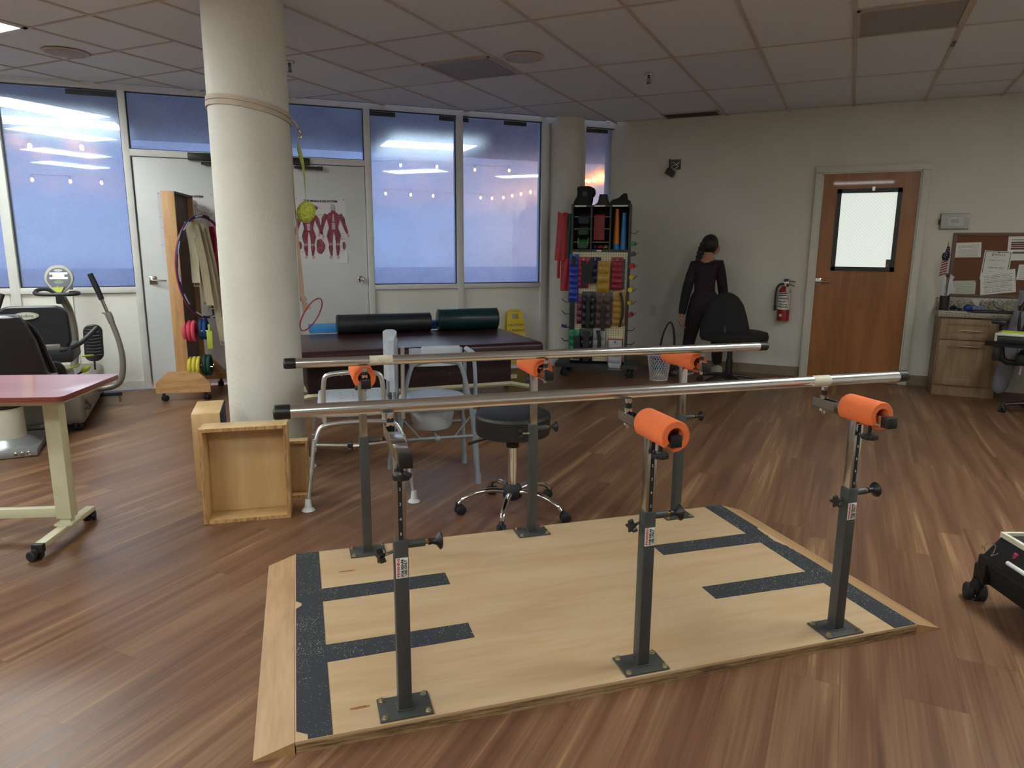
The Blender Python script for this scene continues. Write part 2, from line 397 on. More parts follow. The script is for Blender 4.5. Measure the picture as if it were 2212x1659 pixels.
# window wall built in its own frame: x = along, y = outwards
ww = SE('wall_window', W0, WA); 
def part(name, m, fn, parent=ww):
    b = MB(); fn(b); return b.build(name, m, parent)
WT = .11
part('lower_panel', M_LOWW, lambda b: (b.box(-9, -3.22, 0, WT, 0, .915), b.box(-3.22, -2.22, .012, WT, .07, .915), b.box(.01, .917, .014, WT, .06, .91), b.box(.985, 1.893, .014, WT, .06, .91), b.box(1.96, 2.995, .02, WT, 0, .91)))
part('header', M_FRAME, lambda b: (b.box(-9, 1.96, -.012, WT, 2.70, CZ+.01), b.box(1.96, 3.0, 0, WT, 2.685, CZ+.01)))
part('upper_wall', M_LOWW, lambda b: b.box(-9, -4.2, 0, WT, .9, CZ))
part('sill', M_FRAME, lambda b: (b.box(-4.2, -2.18, -.018, WT, .915, .968, r=.004), b.box(-.02, 1.93, -.018, WT, .908, .958, r=.004), b.box(2.39, 2.99, -.01, WT, .9, .955)))
part('mullion', M_FRAME, lambda b: [b.box(x0, x1, -.022, WT, 0, 2.70, r=.004) for x0, x1 in ((-3.205, -3.13), (-2.215, -2.158), (-.05, .012), (.914, .985), (1.893, 1.965))] and b.box(-4.22, -4.15, -.02, WT, .9, 2.7))
part('door_leak_backing', M_FRAME, lambda b: b.box(-2.165, -.045, .047, .10, -.03, 2.16))  # hidden slab added to block sky light leaking round the doors
part('column_infill', M_LOWW, lambda b: b.box(1.955, 2.44, .03, WT, 0, 2.74))  # filler added to close a bright gap beside the slim column
part('transom', M_FRAME, lambda b: b.box(-2.16, -.05, -.022, WT, 2.145, 2.205, r=.004))
part('skirting', M_FRAME, lambda b: (b.box(-9, -2.2, -.014, .02, 0, .075), b.box(.01, 1.9, -.01, .02, 0, .07)))
part('panel_seam', M_FRAME, lambda b: b.box(-2.74, -2.735, -.003, .02, .075, .915))
part('corner_post', M_FRAME, lambda b: (b.box(2.36, 2.43, -.01, WT, 0, 2.69), b.box(2.955, 3.02, -.012, WT, 0, 2.69)))

def pane_mat():
    m = bpy.data.materials.new('fogged_glass'); m.use_nodes = True; nt = m.node_tree; nt.nodes.clear()
    N = nt.nodes.new; Lk = nt.links.new
    out = N('ShaderNodeOutputMaterial'); tr = N('ShaderNodeBsdfTransparent'); gl = N('ShaderNodeBsdfGlossy'); tl = N('ShaderNodeBsdfTranslucent'); df = N('ShaderNodeBsdfDiffuse')
    gl.inputs['Roughness'].default_value = .015; gl.inputs['Color'].default_value = (.9, .97, 1, 1)
    tr.inputs[0].default_value = (.86, .9, .98, 1); tl.inputs[0].default_value = (.85, .9, 1, 1); df.inputs[0].default_value = (.75, .85, .95, 1)
    geo = N('ShaderNodeNewGeometry'); mp = N('ShaderNodeMapping'); mp.inputs['Scale'].default_value = (1, 1, 1.6); Lk(geo.outputs['Position'], mp.inputs[0])
    n1 = N('ShaderNodeTexNoise'); n1.inputs['Scale'].default_value = 1.6; n1.inputs['Detail'].default_value = 5; Lk(mp.outputs[0], n1.inputs['Vector'])
    n2 = N('ShaderNodeTexNoise'); n2.inputs['Scale'].default_value = 130; n2.inputs['Detail'].default_value = 2; Lk(geo.outputs['Position'], n2.inputs['Vector'])
    # fog amount, thinner near the bottom where drops have run
    a = N('ShaderNodeMapRange'); a.inputs[1].default_value = .3; a.inputs[2].default_value = .7; a.inputs[3].default_value = .36; a.inputs[4].default_value = .62; Lk(n1.outputs[0], a.inputs[0])
    dr = N('ShaderNodeMapRange'); dr.inputs[1].default_value = .35; dr.inputs[2].default_value = .65; dr.inputs[3].default_value = .85; dr.inputs[4].default_value = 1.1; Lk(n2.outputs[0], dr.inputs[0])
    f = N('ShaderNodeMath'); f.operation = 'MULTIPLY'; f.use_clamp = True; Lk(a.outputs[0], f.inputs[0]); Lk(dr.outputs[0], f.inputs[1])
    rf = N('ShaderNodeBsdfRefraction'); rf.inputs['IOR'].default_value = 1.18; rf.inputs['Roughness'].default_value = .42; rf.inputs['Color'].default_value = (.88, .93, 1, 1)
    td = N('ShaderNodeMixShader'); td.inputs[0].default_value = .10; Lk(tl.outputs[0], td.inputs[1]); Lk(df.outputs[0], td.inputs[2])
    fogm = N('ShaderNodeMixShader'); fogm.inputs[0].default_value = .55; Lk(td.outputs[0], fogm.inputs[1]); Lk(rf.outputs[0], fogm.inputs[2])
    m1 = N('ShaderNodeMixShader'); Lk(f.outputs[0], m1.inputs[0]); Lk(tr.outputs[0], m1.inputs[1]); Lk(fogm.outputs[0], m1.inputs[2])
    fr = N('ShaderNodeFresnel'); fr.inputs[0].default_value = 1.5; f2 = N('ShaderNodeMath'); f2.operation = 'MULTIPLY_ADD'; f2.inputs[1].default_value = 1.4; f2.inputs[2].default_value = .01; f2.use_clamp = True; Lk(fr.outputs[0], f2.inputs[0])
    m2 = N('ShaderNodeMixShader'); Lk(f2.outputs[0], m2.inputs[0]); Lk(m1.outputs[0], m2.inputs[1]); Lk(gl.outputs[0], m2.inputs[2])
    Lk(m2.outputs[0], out.inputs[0]); return m
M_PANE = pane_mat(); M_GASK = mat('glazing_gasket', '#2f3438', .5, var=.05)
M_TAPE = mat('old_dark_tape', '#3a3d40', .6, var=.15)
WINS = [(-4.15, -3.205, .968, 2.70), (-3.13, -2.215, .968, 2.70), (-2.158, -.05, 2.205, 2.70), (.012, .914, .958, 2.70), (.985, 1.893, .958, 2.70), (2.43, 2.955, .955, 2.685)]
for i, (x0, x1, z0, z1) in enumerate(WINS):
    w = SE('window_%d' % (i+1), W0, WA)
    b = MB(); b.box(x0, x1, .035, .041, z0, z1); b.build('pane', M_PANE, w)
    b = MB(); g = .009
    for q in ((x0, x0+g, z0, z1), (x1-g, x1, z0, z1), (x0, x1, z0, z0+g), (x0, x1, z1-g, z1)): b.box(q[0], q[1], .018, .034, q[2], q[3])
    b.build('gasket', M_GASK, w)
for wi, strips in ((3, [(.02, .28), (.74, .90)]), (4, [(1.0, 1.06), (1.46, 1.72)]), (5, [(2.44, 2.72), (2.80, 2.945)]), (1, [(-2.62, -2.23)])):
    w = bpy.data.objects['window_%d' % (wi+1)]; zt = WINS[wi][3]
    b = MB()
    for a, c in strips: b.box(a, c, .026, .033, zt-.055, zt-.012)
    b.build('shade_bracket', M_TAPE, w)

# double steel doors
def steel_door(n, x0, x1, hinge_left):
    d = SE('door_%d' % n, W0, WA)
    b = MB(); b.box(x0, x1, .0, .045, .01, 2.14, r=.003); b.build('door_leaf', M_DOORW, d)
    return d
d2 = steel_door(2, -2.145, -1.105, True); d3 = steel_door(3, -1.10, -.055, False)
b = MB(); b.box(-2.095, -2.035, -.012, 0, .99, 1.065, r=.003); b.lathe([(.022, 0), (.022, .03), (.012, .035)], (-2.065, -.01, 1.028), (0, -1, 0), 16)
b.tube([(-2.065, -.05, 1.028), (-2.0, -.055, 1.026), (-1.945, -.052, 1.024)], .008, 10); b.build('lever_handle', M_STEEL, d2)
b = MB(); b.lathe([(.032, 0), (.032, .006), (.014, .012), (.014, .03), (.03, .042), (.032, .058), (.022, .068), (0, .07)], (-.126, 0, 1.017), (0, -1, 0), 24); b.build('door_knob', M_CHROME, d3)
M_CLOS = mat('dark_bronze', '#3f403f', .4, .6, var=.06)
for dd_, xc in ((d2, -1.55), (d3, -.72)):
    b = MB(); sgn = 1 if dd_ is d3 else -1
    b.box(xc-.13, xc+.13, -.05, -.002, 2.13, 2.195, r=.004)
    b.build('door_closer', M_CLOS, dd_)
    b = MB(); b.box(xc-.02, xc+.24, -.06, -.045, 2.09, 2.105, M=None); b.box(xc-.02, xc+.24, -.035, -.02, 2.10, 2.118); b.box(xc+.2, xc+.25, -.062, -.002, 2.085, 2.12); b.build('closer_arm', M_CLOS, dd_)

# wooden door
M_OAK = wood('birch_door_veneer', '#99602a', '#86501f', 'z', .5, .36, .35, .01, coat=.25)
d1 = SE('door_1', (0, WY, 0), 0)
b = MB()
for q in ((-.40, -.335, 0, 2.1115), (.553, .618, 0, 2.1115)): b.box(q[0], q[1], -.045, .0, q[2], q[3], r=.004)
b.box(-.40, .618, -.045, 0, 2.112, 2.175, r=.004)
b.box(-.337, -.32, -.03, 0, 0, 2.112); b.box(.54, .555, -.03, 0, 0, 2.112); b.box(-.337, .555, -.03, 0, 2.10, 2.114)
b.build('door_frame', mat('door_frame_paint', '#c4c1b4', .4, var=.02), d1)
b = MB(); x0, x1, z0, z1 = -.322, .542, .012, 2.10; a0, a1, c0, c1 = -.155, .37, 1.165, 1.92
for q in ((x0, a0, z0, z1), (a1, x1, z0, z1), (a0, a1, z0, c0), (a0, a1, c1, z1)): b.box(q[0], q[1], -.018, .0, q[2], q[3])
b.build('door_leaf', M_OAK, d1)
b = MB()
for q in ((a0-.028, a0+.012, c0-.03, c1+.03), (a1-.012, a1+.028, c0-.03, c1+.03), (a0-.028, a1+.028, c1-.012, c1+.03), (a0-.028, a1+.028, c0-.03, c0+.012)): b.box(q[0], q[1], -.03, -.016, q[2], q[3])
b.build('lite_frame', mat('black_lite_frame', '#1f1f1e', .4), d1)
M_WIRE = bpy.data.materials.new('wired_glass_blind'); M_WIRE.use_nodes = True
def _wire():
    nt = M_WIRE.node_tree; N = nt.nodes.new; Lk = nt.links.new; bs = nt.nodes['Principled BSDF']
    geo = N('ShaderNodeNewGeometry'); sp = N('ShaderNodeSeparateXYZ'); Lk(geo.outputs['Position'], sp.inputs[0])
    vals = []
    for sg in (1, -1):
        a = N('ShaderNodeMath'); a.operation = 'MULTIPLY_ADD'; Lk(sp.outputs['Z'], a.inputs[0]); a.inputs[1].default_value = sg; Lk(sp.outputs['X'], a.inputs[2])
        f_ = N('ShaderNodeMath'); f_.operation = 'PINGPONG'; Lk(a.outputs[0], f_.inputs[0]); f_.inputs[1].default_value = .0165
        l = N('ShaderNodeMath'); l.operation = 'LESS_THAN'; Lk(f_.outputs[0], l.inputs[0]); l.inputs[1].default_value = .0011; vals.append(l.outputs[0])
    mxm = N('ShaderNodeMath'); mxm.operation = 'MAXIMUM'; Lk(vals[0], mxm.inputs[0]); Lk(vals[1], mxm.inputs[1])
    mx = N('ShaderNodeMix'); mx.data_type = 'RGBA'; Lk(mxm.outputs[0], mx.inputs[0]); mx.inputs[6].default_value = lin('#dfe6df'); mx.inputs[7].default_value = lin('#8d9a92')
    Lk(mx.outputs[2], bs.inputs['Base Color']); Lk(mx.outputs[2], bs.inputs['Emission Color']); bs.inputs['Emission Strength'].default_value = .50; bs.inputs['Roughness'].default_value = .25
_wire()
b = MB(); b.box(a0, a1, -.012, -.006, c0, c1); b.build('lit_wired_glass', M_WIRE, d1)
b = MB(); b.box(-.318, -.262, -.028, -.017, .985, 1.055, r=.003); b.lathe([(.02, 0), (.02, .02), (.012, .024)], (-.29, -.028, 1.02), (0, -1, 0), 16); b.tube([(-.29, -.06, 1.02), (-.22, -.064, 1.018), (-.165, -.06, 1.016)], .008, 10)
b.build('lever_handle', M_STEEL, d1)
b = MB(); b.box(.13, .155, -.032, -.016, 1.925, 1.965); b.build('catch', M_STEEL, d1)
b = MB()
b.box(.318, .362, -.0142, -.0122, 1.172, 1.255); b.build('wall_notice_behind_glass', mat('small_notice', '#6f6259', .7, var=.5, scale=60), d1)
# cove bases on the right wall
b = MB(); b.box(-2.4, -.40, WY-.012, WY, 0, .10); S('baseboard_right', b, M_BASE)
b = MB(); b.box(.62, .80, WY-.012, WY, 0, .10); S('baseboard_east', b, M_BASE)
b = MB(); b.box(1.9, 2.99, -.008, .0, 0, .10); o = S('baseboard_window', b, M_BASE); o.location = W0; o.rotation_euler = (0, 0, R(WA))

# ---------------------------------------------------------------- round columns
CX, CY, CR = -3.32, 3.29, .2295
colT = T('column', 'large round cream plaster column standing behind the wooden step boxes', 'column', (CX, CY, 0))
b = MB(); b.lathe([(CR, 0), (CR, CZ+.003)], n=64); b.build('shaft', M_COLM, colT)
c2 = T('column', 'slim round cream column set in the window wall beside the weight rack', 'column', (-2.985, 7.635, 0))
b = MB(); b.lathe([(.197, 0), (.197, CZ+.003)], n=48); b.build('shaft', mat('smooth_column_paint', '#d0ccc0', .6, var=.03, bump=.05), c2)

# ---------------------------------------------------------------- ceiling fittings
M_EMIT = bpy.data.materials.new('troffer_diffuser'); M_EMIT.use_nodes = True
def _em(m, c, s):
    nt = m.node_tree; bs = nt.nodes['Principled BSDF']; bs.inputs['Base Color'].default_value = (.8, .8, .8, 1)
    n = nt.nodes.new('ShaderNodeTexNoise'); n.inputs['Scale'].default_value = 20; r_ = nt.nodes.new('ShaderNodeMapRange'); r_.inputs[3].default_value = s*.97; r_.inputs[4].default_value = s*1.03
    nt.links.new(n.outputs[0], r_.inputs[0]); nt.links.new(r_.outputs[0], bs.inputs['Emission Strength']); bs.inputs['Emission Color'].default_value = c
_em(M_EMIT, (.93, 1.0, .96, 1), LIGHT)
M_FILL = bpy.data.materials.new('fill_troffer_diffuser'); M_FILL.use_nodes = True; _em(M_FILL, (1.0, 1.0, .93, 1), LIGHT*.5)  # half-strength emitter for the fill troffer added off frame
def troffer(x, y, alongx, label, m=None):
    t = T('ceiling_light', label, 'ceiling light', (x, y, CZ), 0 if alongx else 90, 'fluorescent ceiling troffers')
    b = MB(); b.box(-.575, .575, -.265, .265, -.006, -.002); b.build('diffuser', m or M_EMIT, t)
    b = MB()
    for q in ((-.605, -.575, -.295, .295), (.575, .605, -.295, .295), (-.605, .605, -.295, -.265), (-.605, .605, .265, .295)): b.box(q[0], q[1], q[2], q[3], -.01, -.001)
    b.build('frame', M_WHITE, t); return t
troffer(-5.59, 2.775, True, 'lit ceiling troffer at the left edge, its corner above the fogged windows')
troffer(-4.36, 1.33, True, 'lit ceiling troffer, second from the left wall, seen as a reflection in the left window')
troffer(-3.05, -.45, True, 'lit ceiling troffer, third in the run, a thin band in the left window reflection')
troffer(-1.88, -2.0, True, 'lit ceiling troffer, last of the run, the lowest band in the left window reflection')
troffer(1.1, 3.3, False, 'lit ceiling troffer over the right side, reflected faintly in the two tall panes')
troffer(2.6, 4.9, False, 'lit ceiling troffer past the right edge above the counter side', M_FILL)  # added lamp out of view, brightens the right wall
troffer(.1, -1.0, True, 'lit ceiling troffer behind the viewer near the middle of the room')
troffer(-6.4, -.9, True, 'lit ceiling troffer in the far left corner behind the viewer')  # added lamp out of view, raises the light on the window side

sp = T('ceiling_speaker', 'round cream speaker grille set in a ceiling tile', 'speaker', (-2.33, 5.045, CZ))
b = MB(); b.lathe([(.0, -.012), (.12, -.012), (.125, -.006)], n=40); b.build('grille', mat('speaker_mesh', '#b8b0aa', .7, bump=.4, bscale=500), sp)
b = MB(); b.lathe([(.125, -.004), (.128, -.014), (.142, -.014), (.15, -.003)], n=40); b.build('rim', mat('speaker_rim', '#bfae9f', .6), sp)
M_SMOKE = mat('tan_plastic', '#8f857b', .6)
sp = T('ceiling_speaker', 'round speaker at the far left of the ceiling beside the lit troffer', 'speaker', (-5.35, 3.55, CZ))
b = MB(); b.lathe([(.0, -.014), (.12, -.012), (.13, -.004)], n=40); b.build('grille', mat('speaker_mesh_grey', '#a8a09a', .7, bump=.4, bscale=500), sp)
b = MB(); b.lathe([(.13, -.004), (.132, -.01), (.15, -.01), (.155, -.003)], n=40); b.build('rim', mat('speaker_rim', '#bfae9f', .6), sp)
def sprinkler(x, y, label):
    t = T('sprinkler_head', label, 'sprinkler', (x, y, CZ), 0, 'pendant sprinkler heads')
    b = MB(); b.lathe([(0, -.002), (.038, -.002), (.036, -.010), (.018, -.013)], n=28); b.build('escutcheon', M_STEEL, t)
    M_ = mat('dark_brass', '#5a5148', .35, .8)
    b = MB(); b.cyl((0, 0, -.01), (0, 0, -.03), .011)
    for s_ in (-1, 1): b.tube([(s_*.009, 0, -.028), (s_*.016, 0, -.045), (s_*.004, 0, -.066)], .0028, 6, smooth=1)
    b.cyl((0, 0, -.03), (0, 0, -.06), .003, n=8); b.build('frame', M_, t)
    b = MB(); b.lathe([(0, -.066), (.016, -.066), (.018, -.072), (0, -.073)], n=12); b.build('deflector', M_, t)
sprinkler(-4.04, 4.45, 'pendant sprinkler head close to the large round column')
sprinkler(-1.62, 5.95, 'pendant sprinkler head between ceiling speaker and wall vent')
def vent(x0, x1, y0, y1, label, bars, m1, m2):
    t = T('ceiling_vent', label, 'vent', ((x0+x1)/2, (y0+y1)/2, CZ))
    w, h = (x1-x0)/2, (y1-y0)/2
    b = MB()
    for q in ((-w, -w+.02, -h, h), (w-.02, w, -h, h), (-w, w, -h, -h+.02), (-w, w, h-.02, h)): b.box(q[0], q[1], q[2], q[3], -.008, .002)
    b.build('frame', m1, t)
    b = MB(); b.box(-w+.02, w-.02, -h+.02, h-.02, -.003, .002); b.build('grille', m2, t)
    if bars:
        b = MB(); n = bars
        for i in range(n):
            y = -h+.02 + (2*h-.04)*(i+.5)/n; b.box(-w+.02, w-.02, y-.003, y+.003, -.009, -.003)
        b.build('slats', m2, t)
M_PERF = mat('perforated_grey_panel', '#8d8680', .6, var=.25, scale=220, detail=0)
vent(-3.145, -2.555, 4.92, 5.51, 'grey perforated return grille in the ceiling left of the speaker', 0, M_TEE, M_PERF)
vent(-.098, .494, 4.93, 5.515, 'grey perforated return grille near the top right corner', 0, M_TEE, M_PERF)
vent(-1.955, -1.365, 7.71, 7.985, 'dark louvred ceiling vent along the wall above the camera box', 7, M_TEE, mat('vent_dark', '#4a433b', .6))
# loose joiner on the grid at the right
tag((lambda b: (b.box(-.013, .013, -.13, .13, -.006, -.002), b)[1])(MB()).build('grid_clip', mat('tan_joiner', '#b9ab98', .5)), 'short pale joiner strip on the ceiling grid runner at the top edge', 'clip').location = (-.106, 4.72, CZ)
tag((lambda b: (b.box(-.012, .012, -.07, .07, -.006, -.002), b)[1])(MB()).build('grid_clip', mat('green_tape', '#4c4f42', .5)), 'dark green strip of tape on the ceiling grid near the right edge', 'clip').location = (.503, 5.94, CZ)
# ---------------------------------------------------------------- outside the windows
M_CONC = mat('outdoor_paving', '#a9b5d6', .8, var=.12, scale=2)
b = MB(); b.box(-30, 30, .12, 40, -.14, -.04); o = S('trim_2', b, M_CONC); o.location = W0; o.rotation_euler = (0, 0, R(WA)); o.name = 'ground'
b = MB(); b.box(-14, 14, .13, 4.6, 2.86, 3.0); o = S('canopy', b, mat('canopy_soffit', '#4a4d52', .8, var=.05, scale=2)); o.location = W0; o.rotation_euler = (0, 0, R(WA))
M_CEMIT = bpy.data.materials.new('canopy_tube_diffuser'); M_CEMIT.use_nodes = True; _em(M_CEMIT, (.80, .97, 1, 1), 6.5)
for (s_, o_, lab) in ((1.45, 3.3, 'lit strip light under the outdoor canopy, behind the two tall panes'), (-3.3, 3.15, 'lit strip light under the outdoor canopy, behind the far left pane')):
    x, y, z = WW(s_, -o_)
    t = T('canopy_light', lab, 'outdoor light', (x, y, 2.86), WA, 'outdoor canopy strip lights')
    b = MB(); b.box(-.66, .66, -.30, .30, -.03, -.02); b.build('diffuser', M_CEMIT, t)
    b = MB(); b.box(-.70, .70, -.34, .34, -.02, .0); b.build('housing', M_WHITE, t)
# festoon bulbs strung beyond the canopy (positions: direction, distance)
M_BULB = mat('warm_filament', '#ffd08a', .4, emit='#ff9c3c', es=26)
M_CORD = mat('festoon_cable', '#15161a', .7)
def festoon(name, pts, label, hang=.035, pole=None):
    t = T(name, label, 'string lights', pts[0], 0, 'outdoor festoon strings')
    o0 = Vector(pts[0]); P = [Vector(p) - o0 for p in pts]
    w = []
    for a, c in zip(P, P[1:]):
        for k in range(6):
            f = k/6; w.append(a.lerp(c, f) + Vector((0, 0, .10 - .0*f - .25*f*(1-f)*(c-a).length*.3)))
    w.append(P[-1] + Vector((0, 0, .1)))
    b = MB(); b.tube(w, .006, 6); b.build('cable', M_CORD, t)
    if pole is not None:
        q = P[pole] + Vector((0, 0, .12)); b = MB(); b.cyl(q, Vector((q.x, q.y, -.04 - o0.z)), .02, n=10); b.build('pole', M_CORD, t)
    for p in P:
        b = MB(); b.cyl(p+Vector((0, 0, .10)), p+Vector((0, 0, .045)), .016, n=10); b.build('socket', M_CORD, t)
        b = MB(); b.ell(p, (.026, .026, .038), 12, 8); b.build('bulb', M_BULB, t)
festoon('string_lights', [(-12.9*.75, 7.74*.75, CAMH+(3.0-CAMH)*.75), (-12.22*.75, 8.21*.75, CAMH+(3.0-CAMH)*.75), (-8.6, 12.6, 3.0), (-8.04, 13.12, 3.0), (-7.57, 13.92, 3.0), (-6.95, 14.36, 3.0)], 'upper string of warm bulbs outside the tall panes')
festoon('string_lights', [(-13.53, 8.09, 2.5), (-13.22, 8.59, 2.5), (-12.93, 9.0, 2.5), (-9.46, 13.25, 2.5), (-9.13, 13.75, 2.5), (-8.82, 14.21, 2.5), (-8.09, 15.16, 2.5), (-7.95, 15.48, 2.5), (-7.55, 15.3, 2.5)], 'lower string of warm bulbs outside the left and middle panes')
festoon('string_lights', [(-7.55+.36*k, 15.3-.30*k*.95, 2.5+.012*k) for k in range(1, 9)] , 'short rising row of warm bulbs at the right of the tall panes', pole=-1)
_p = []
for u, dz in ((-.349, .093), (-.341, .095), (-.329, .0985), (-.317, .106), (-.313, .099), (-.300, .102)):
    _p.append((u*9.6/.983*1.0, 9.6, CAMH + dz*9.6/.983))
festoon('string_lights', _p, 'cluster of warm bulbs seen through the narrow pane above the rack', pole=0)

# ---------------------------------------------------------------- parallel bars
PC = (-.869, 2.423, 0); PA = 42.524
M_BIRCH = wood('birch_plywood', '#c3a785', '#b99a76', 'x', .55, .45, .35, .02, knots=.5, coat=.1)
M_PINE = wood('pine_ramp', '#b28d65', '#9d7850', 'y', .6, .5, .4, .03)
M_EDGE = wood('plywood_edge', '#a98a62', '#6d5238', 'x', 2.0, .7, .6, .1)
M_GRIT = bpy.data.materials.new('non_slip_grit_tape'); M_GRIT.use_nodes = True
def _grit():
    nt = M_GRIT.node_tree; N = nt.nodes.new; Lk = nt.links.new; bs = nt.nodes['Principled BSDF']
    tc = N('ShaderNodeTexCoord'); v = N('ShaderNodeTexNoise'); v.inputs['Scale'].default_value = 230; v.inputs['Detail'].default_value = 1; Lk(tc.outputs['Object'], v.inputs['Vector'])
    v2 = N('ShaderNodeTexNoise'); v2.inputs['Scale'].default_value = 9; v2.inputs['Detail'].default_value = 3; Lk(tc.outputs['Object'], v2.inputs['Vector'])
    a = N('ShaderNodeMath'); a.operation = 'MULTIPLY_ADD'; a.inputs[1].default_value = .25; Lk(v2.outputs[0], a.inputs[0]); Lk(v.outputs[0], a.inputs[2])
    r_ = N('ShaderNodeValToRGB'); e = r_.color_ramp.elements; e[0].position = .80; e[0].color = lin('#2d2f34'); e[1].position = .90; e[1].color = lin('#bfc0bf')
    Lk(a.outputs[0], r_.inputs[0]); Lk(r_.outputs[0], bs.inputs['Base Color']); bs.inputs['Roughness'].default_value = .85
    bp = N('ShaderNodeBump'); bp.inputs['Strength'].default_value = .5; bp.inputs['Distance'].default_value = .002; Lk(v.outputs[0], bp.inputs['Height']); Lk(bp.outputs[0], bs.inputs['Normal'])
_grit()
PT = .039
pb = T('parallel_bars', 'plywood platform with grip strips and two long steel walking bars on grey posts', 'parallel bars', PC, PA)
b = MB(); b.box(-1.066, 1.066, -.612, .612, .0302, PT); b.build('deck_board', M_BIRCH, pb)
b = MB(); b.box(-1.064, 1.064, -.610, .610, .0, .0100); b.box(-1.060, 1.060, -.606, .606, .0100, .013); b.box(-1.064, 1.064, -.61, .61, .013, .0222); b.box(-1.060, 1.060, -.606, .606, .0222, .0245); b.box(-1.065, 1.065, -.611, .611, .0245, .0302)
b.build('base_board', M_EDGE, pb)
for sg in (-1, 1):
    b = MB()
    vs = []
    for y in (-.612, .612):
        k = .015 if y > 0 else 0
        vs += [(sg*1.067, y, 0), (sg*1.175, y-k*.6, 0), (sg*1.175, y-k, .006), (sg*1.067, y, PT-.001)]
    b.add(vs, [(0, 1, 2, 3), (7, 6, 5, 4), (0, 4, 5, 1), (1, 5, 6, 2), (2, 6, 7, 3), (3, 7, 4, 0)])
    b.build('edge_ramp', M_PINE, pb)
# E shaped grip tape, worn along the outer edge
for sg in (-1, 1):
    b = MB()
    X0, X1, Xe = .966, 1.062, .475
    rnd = random.Random(3+sg)
    outer = []
    ys = [-.61 + 1.22*i/60 for i in range(61)]
    for y in ys:
        d = 0
        if sg > 0 and .0 < y < .30: d = .012 + .012*rnd.random() if y > .10 else .018*rnd.random()
        if sg < 0 and (abs(y-.16) < .02): d = .02
        if sg < 0 and y < -.585: d = .03
        outer.append((X1 - d, y))
    poly = outer + [(X0, .61), (X0, .255), (Xe, .257), (Xe, .155), (X0, .152), (X0, -.153), (Xe, -.150), (Xe, -.248), (X0, -.256), (X0, -.61)]
    poly = [(sg*x, y) for x, y in poly]
    if sg < 0: poly.reverse()
    b.prism(poly, PT, PT+.0014); b.build('grip_tape', M_GRIT, pb)
M_KNOT = mat('knot_brown', '#9a5f30', .6, var=.4, scale=50, stretch=(1, 4, 1))
b = MB()
for x, y, a, c in ((-.885, -.515, .03, .006), (-.86, .385, .035, .006)):
    b.lathe([(0, .0005), (1, .0004), (1.0, 0)], n=20, M=Matrix.Translation((x, y, PT)) @ Matrix.Diagonal((a, c, 1, 1)))
b.build('wood_knot', M_KNOT, pb)

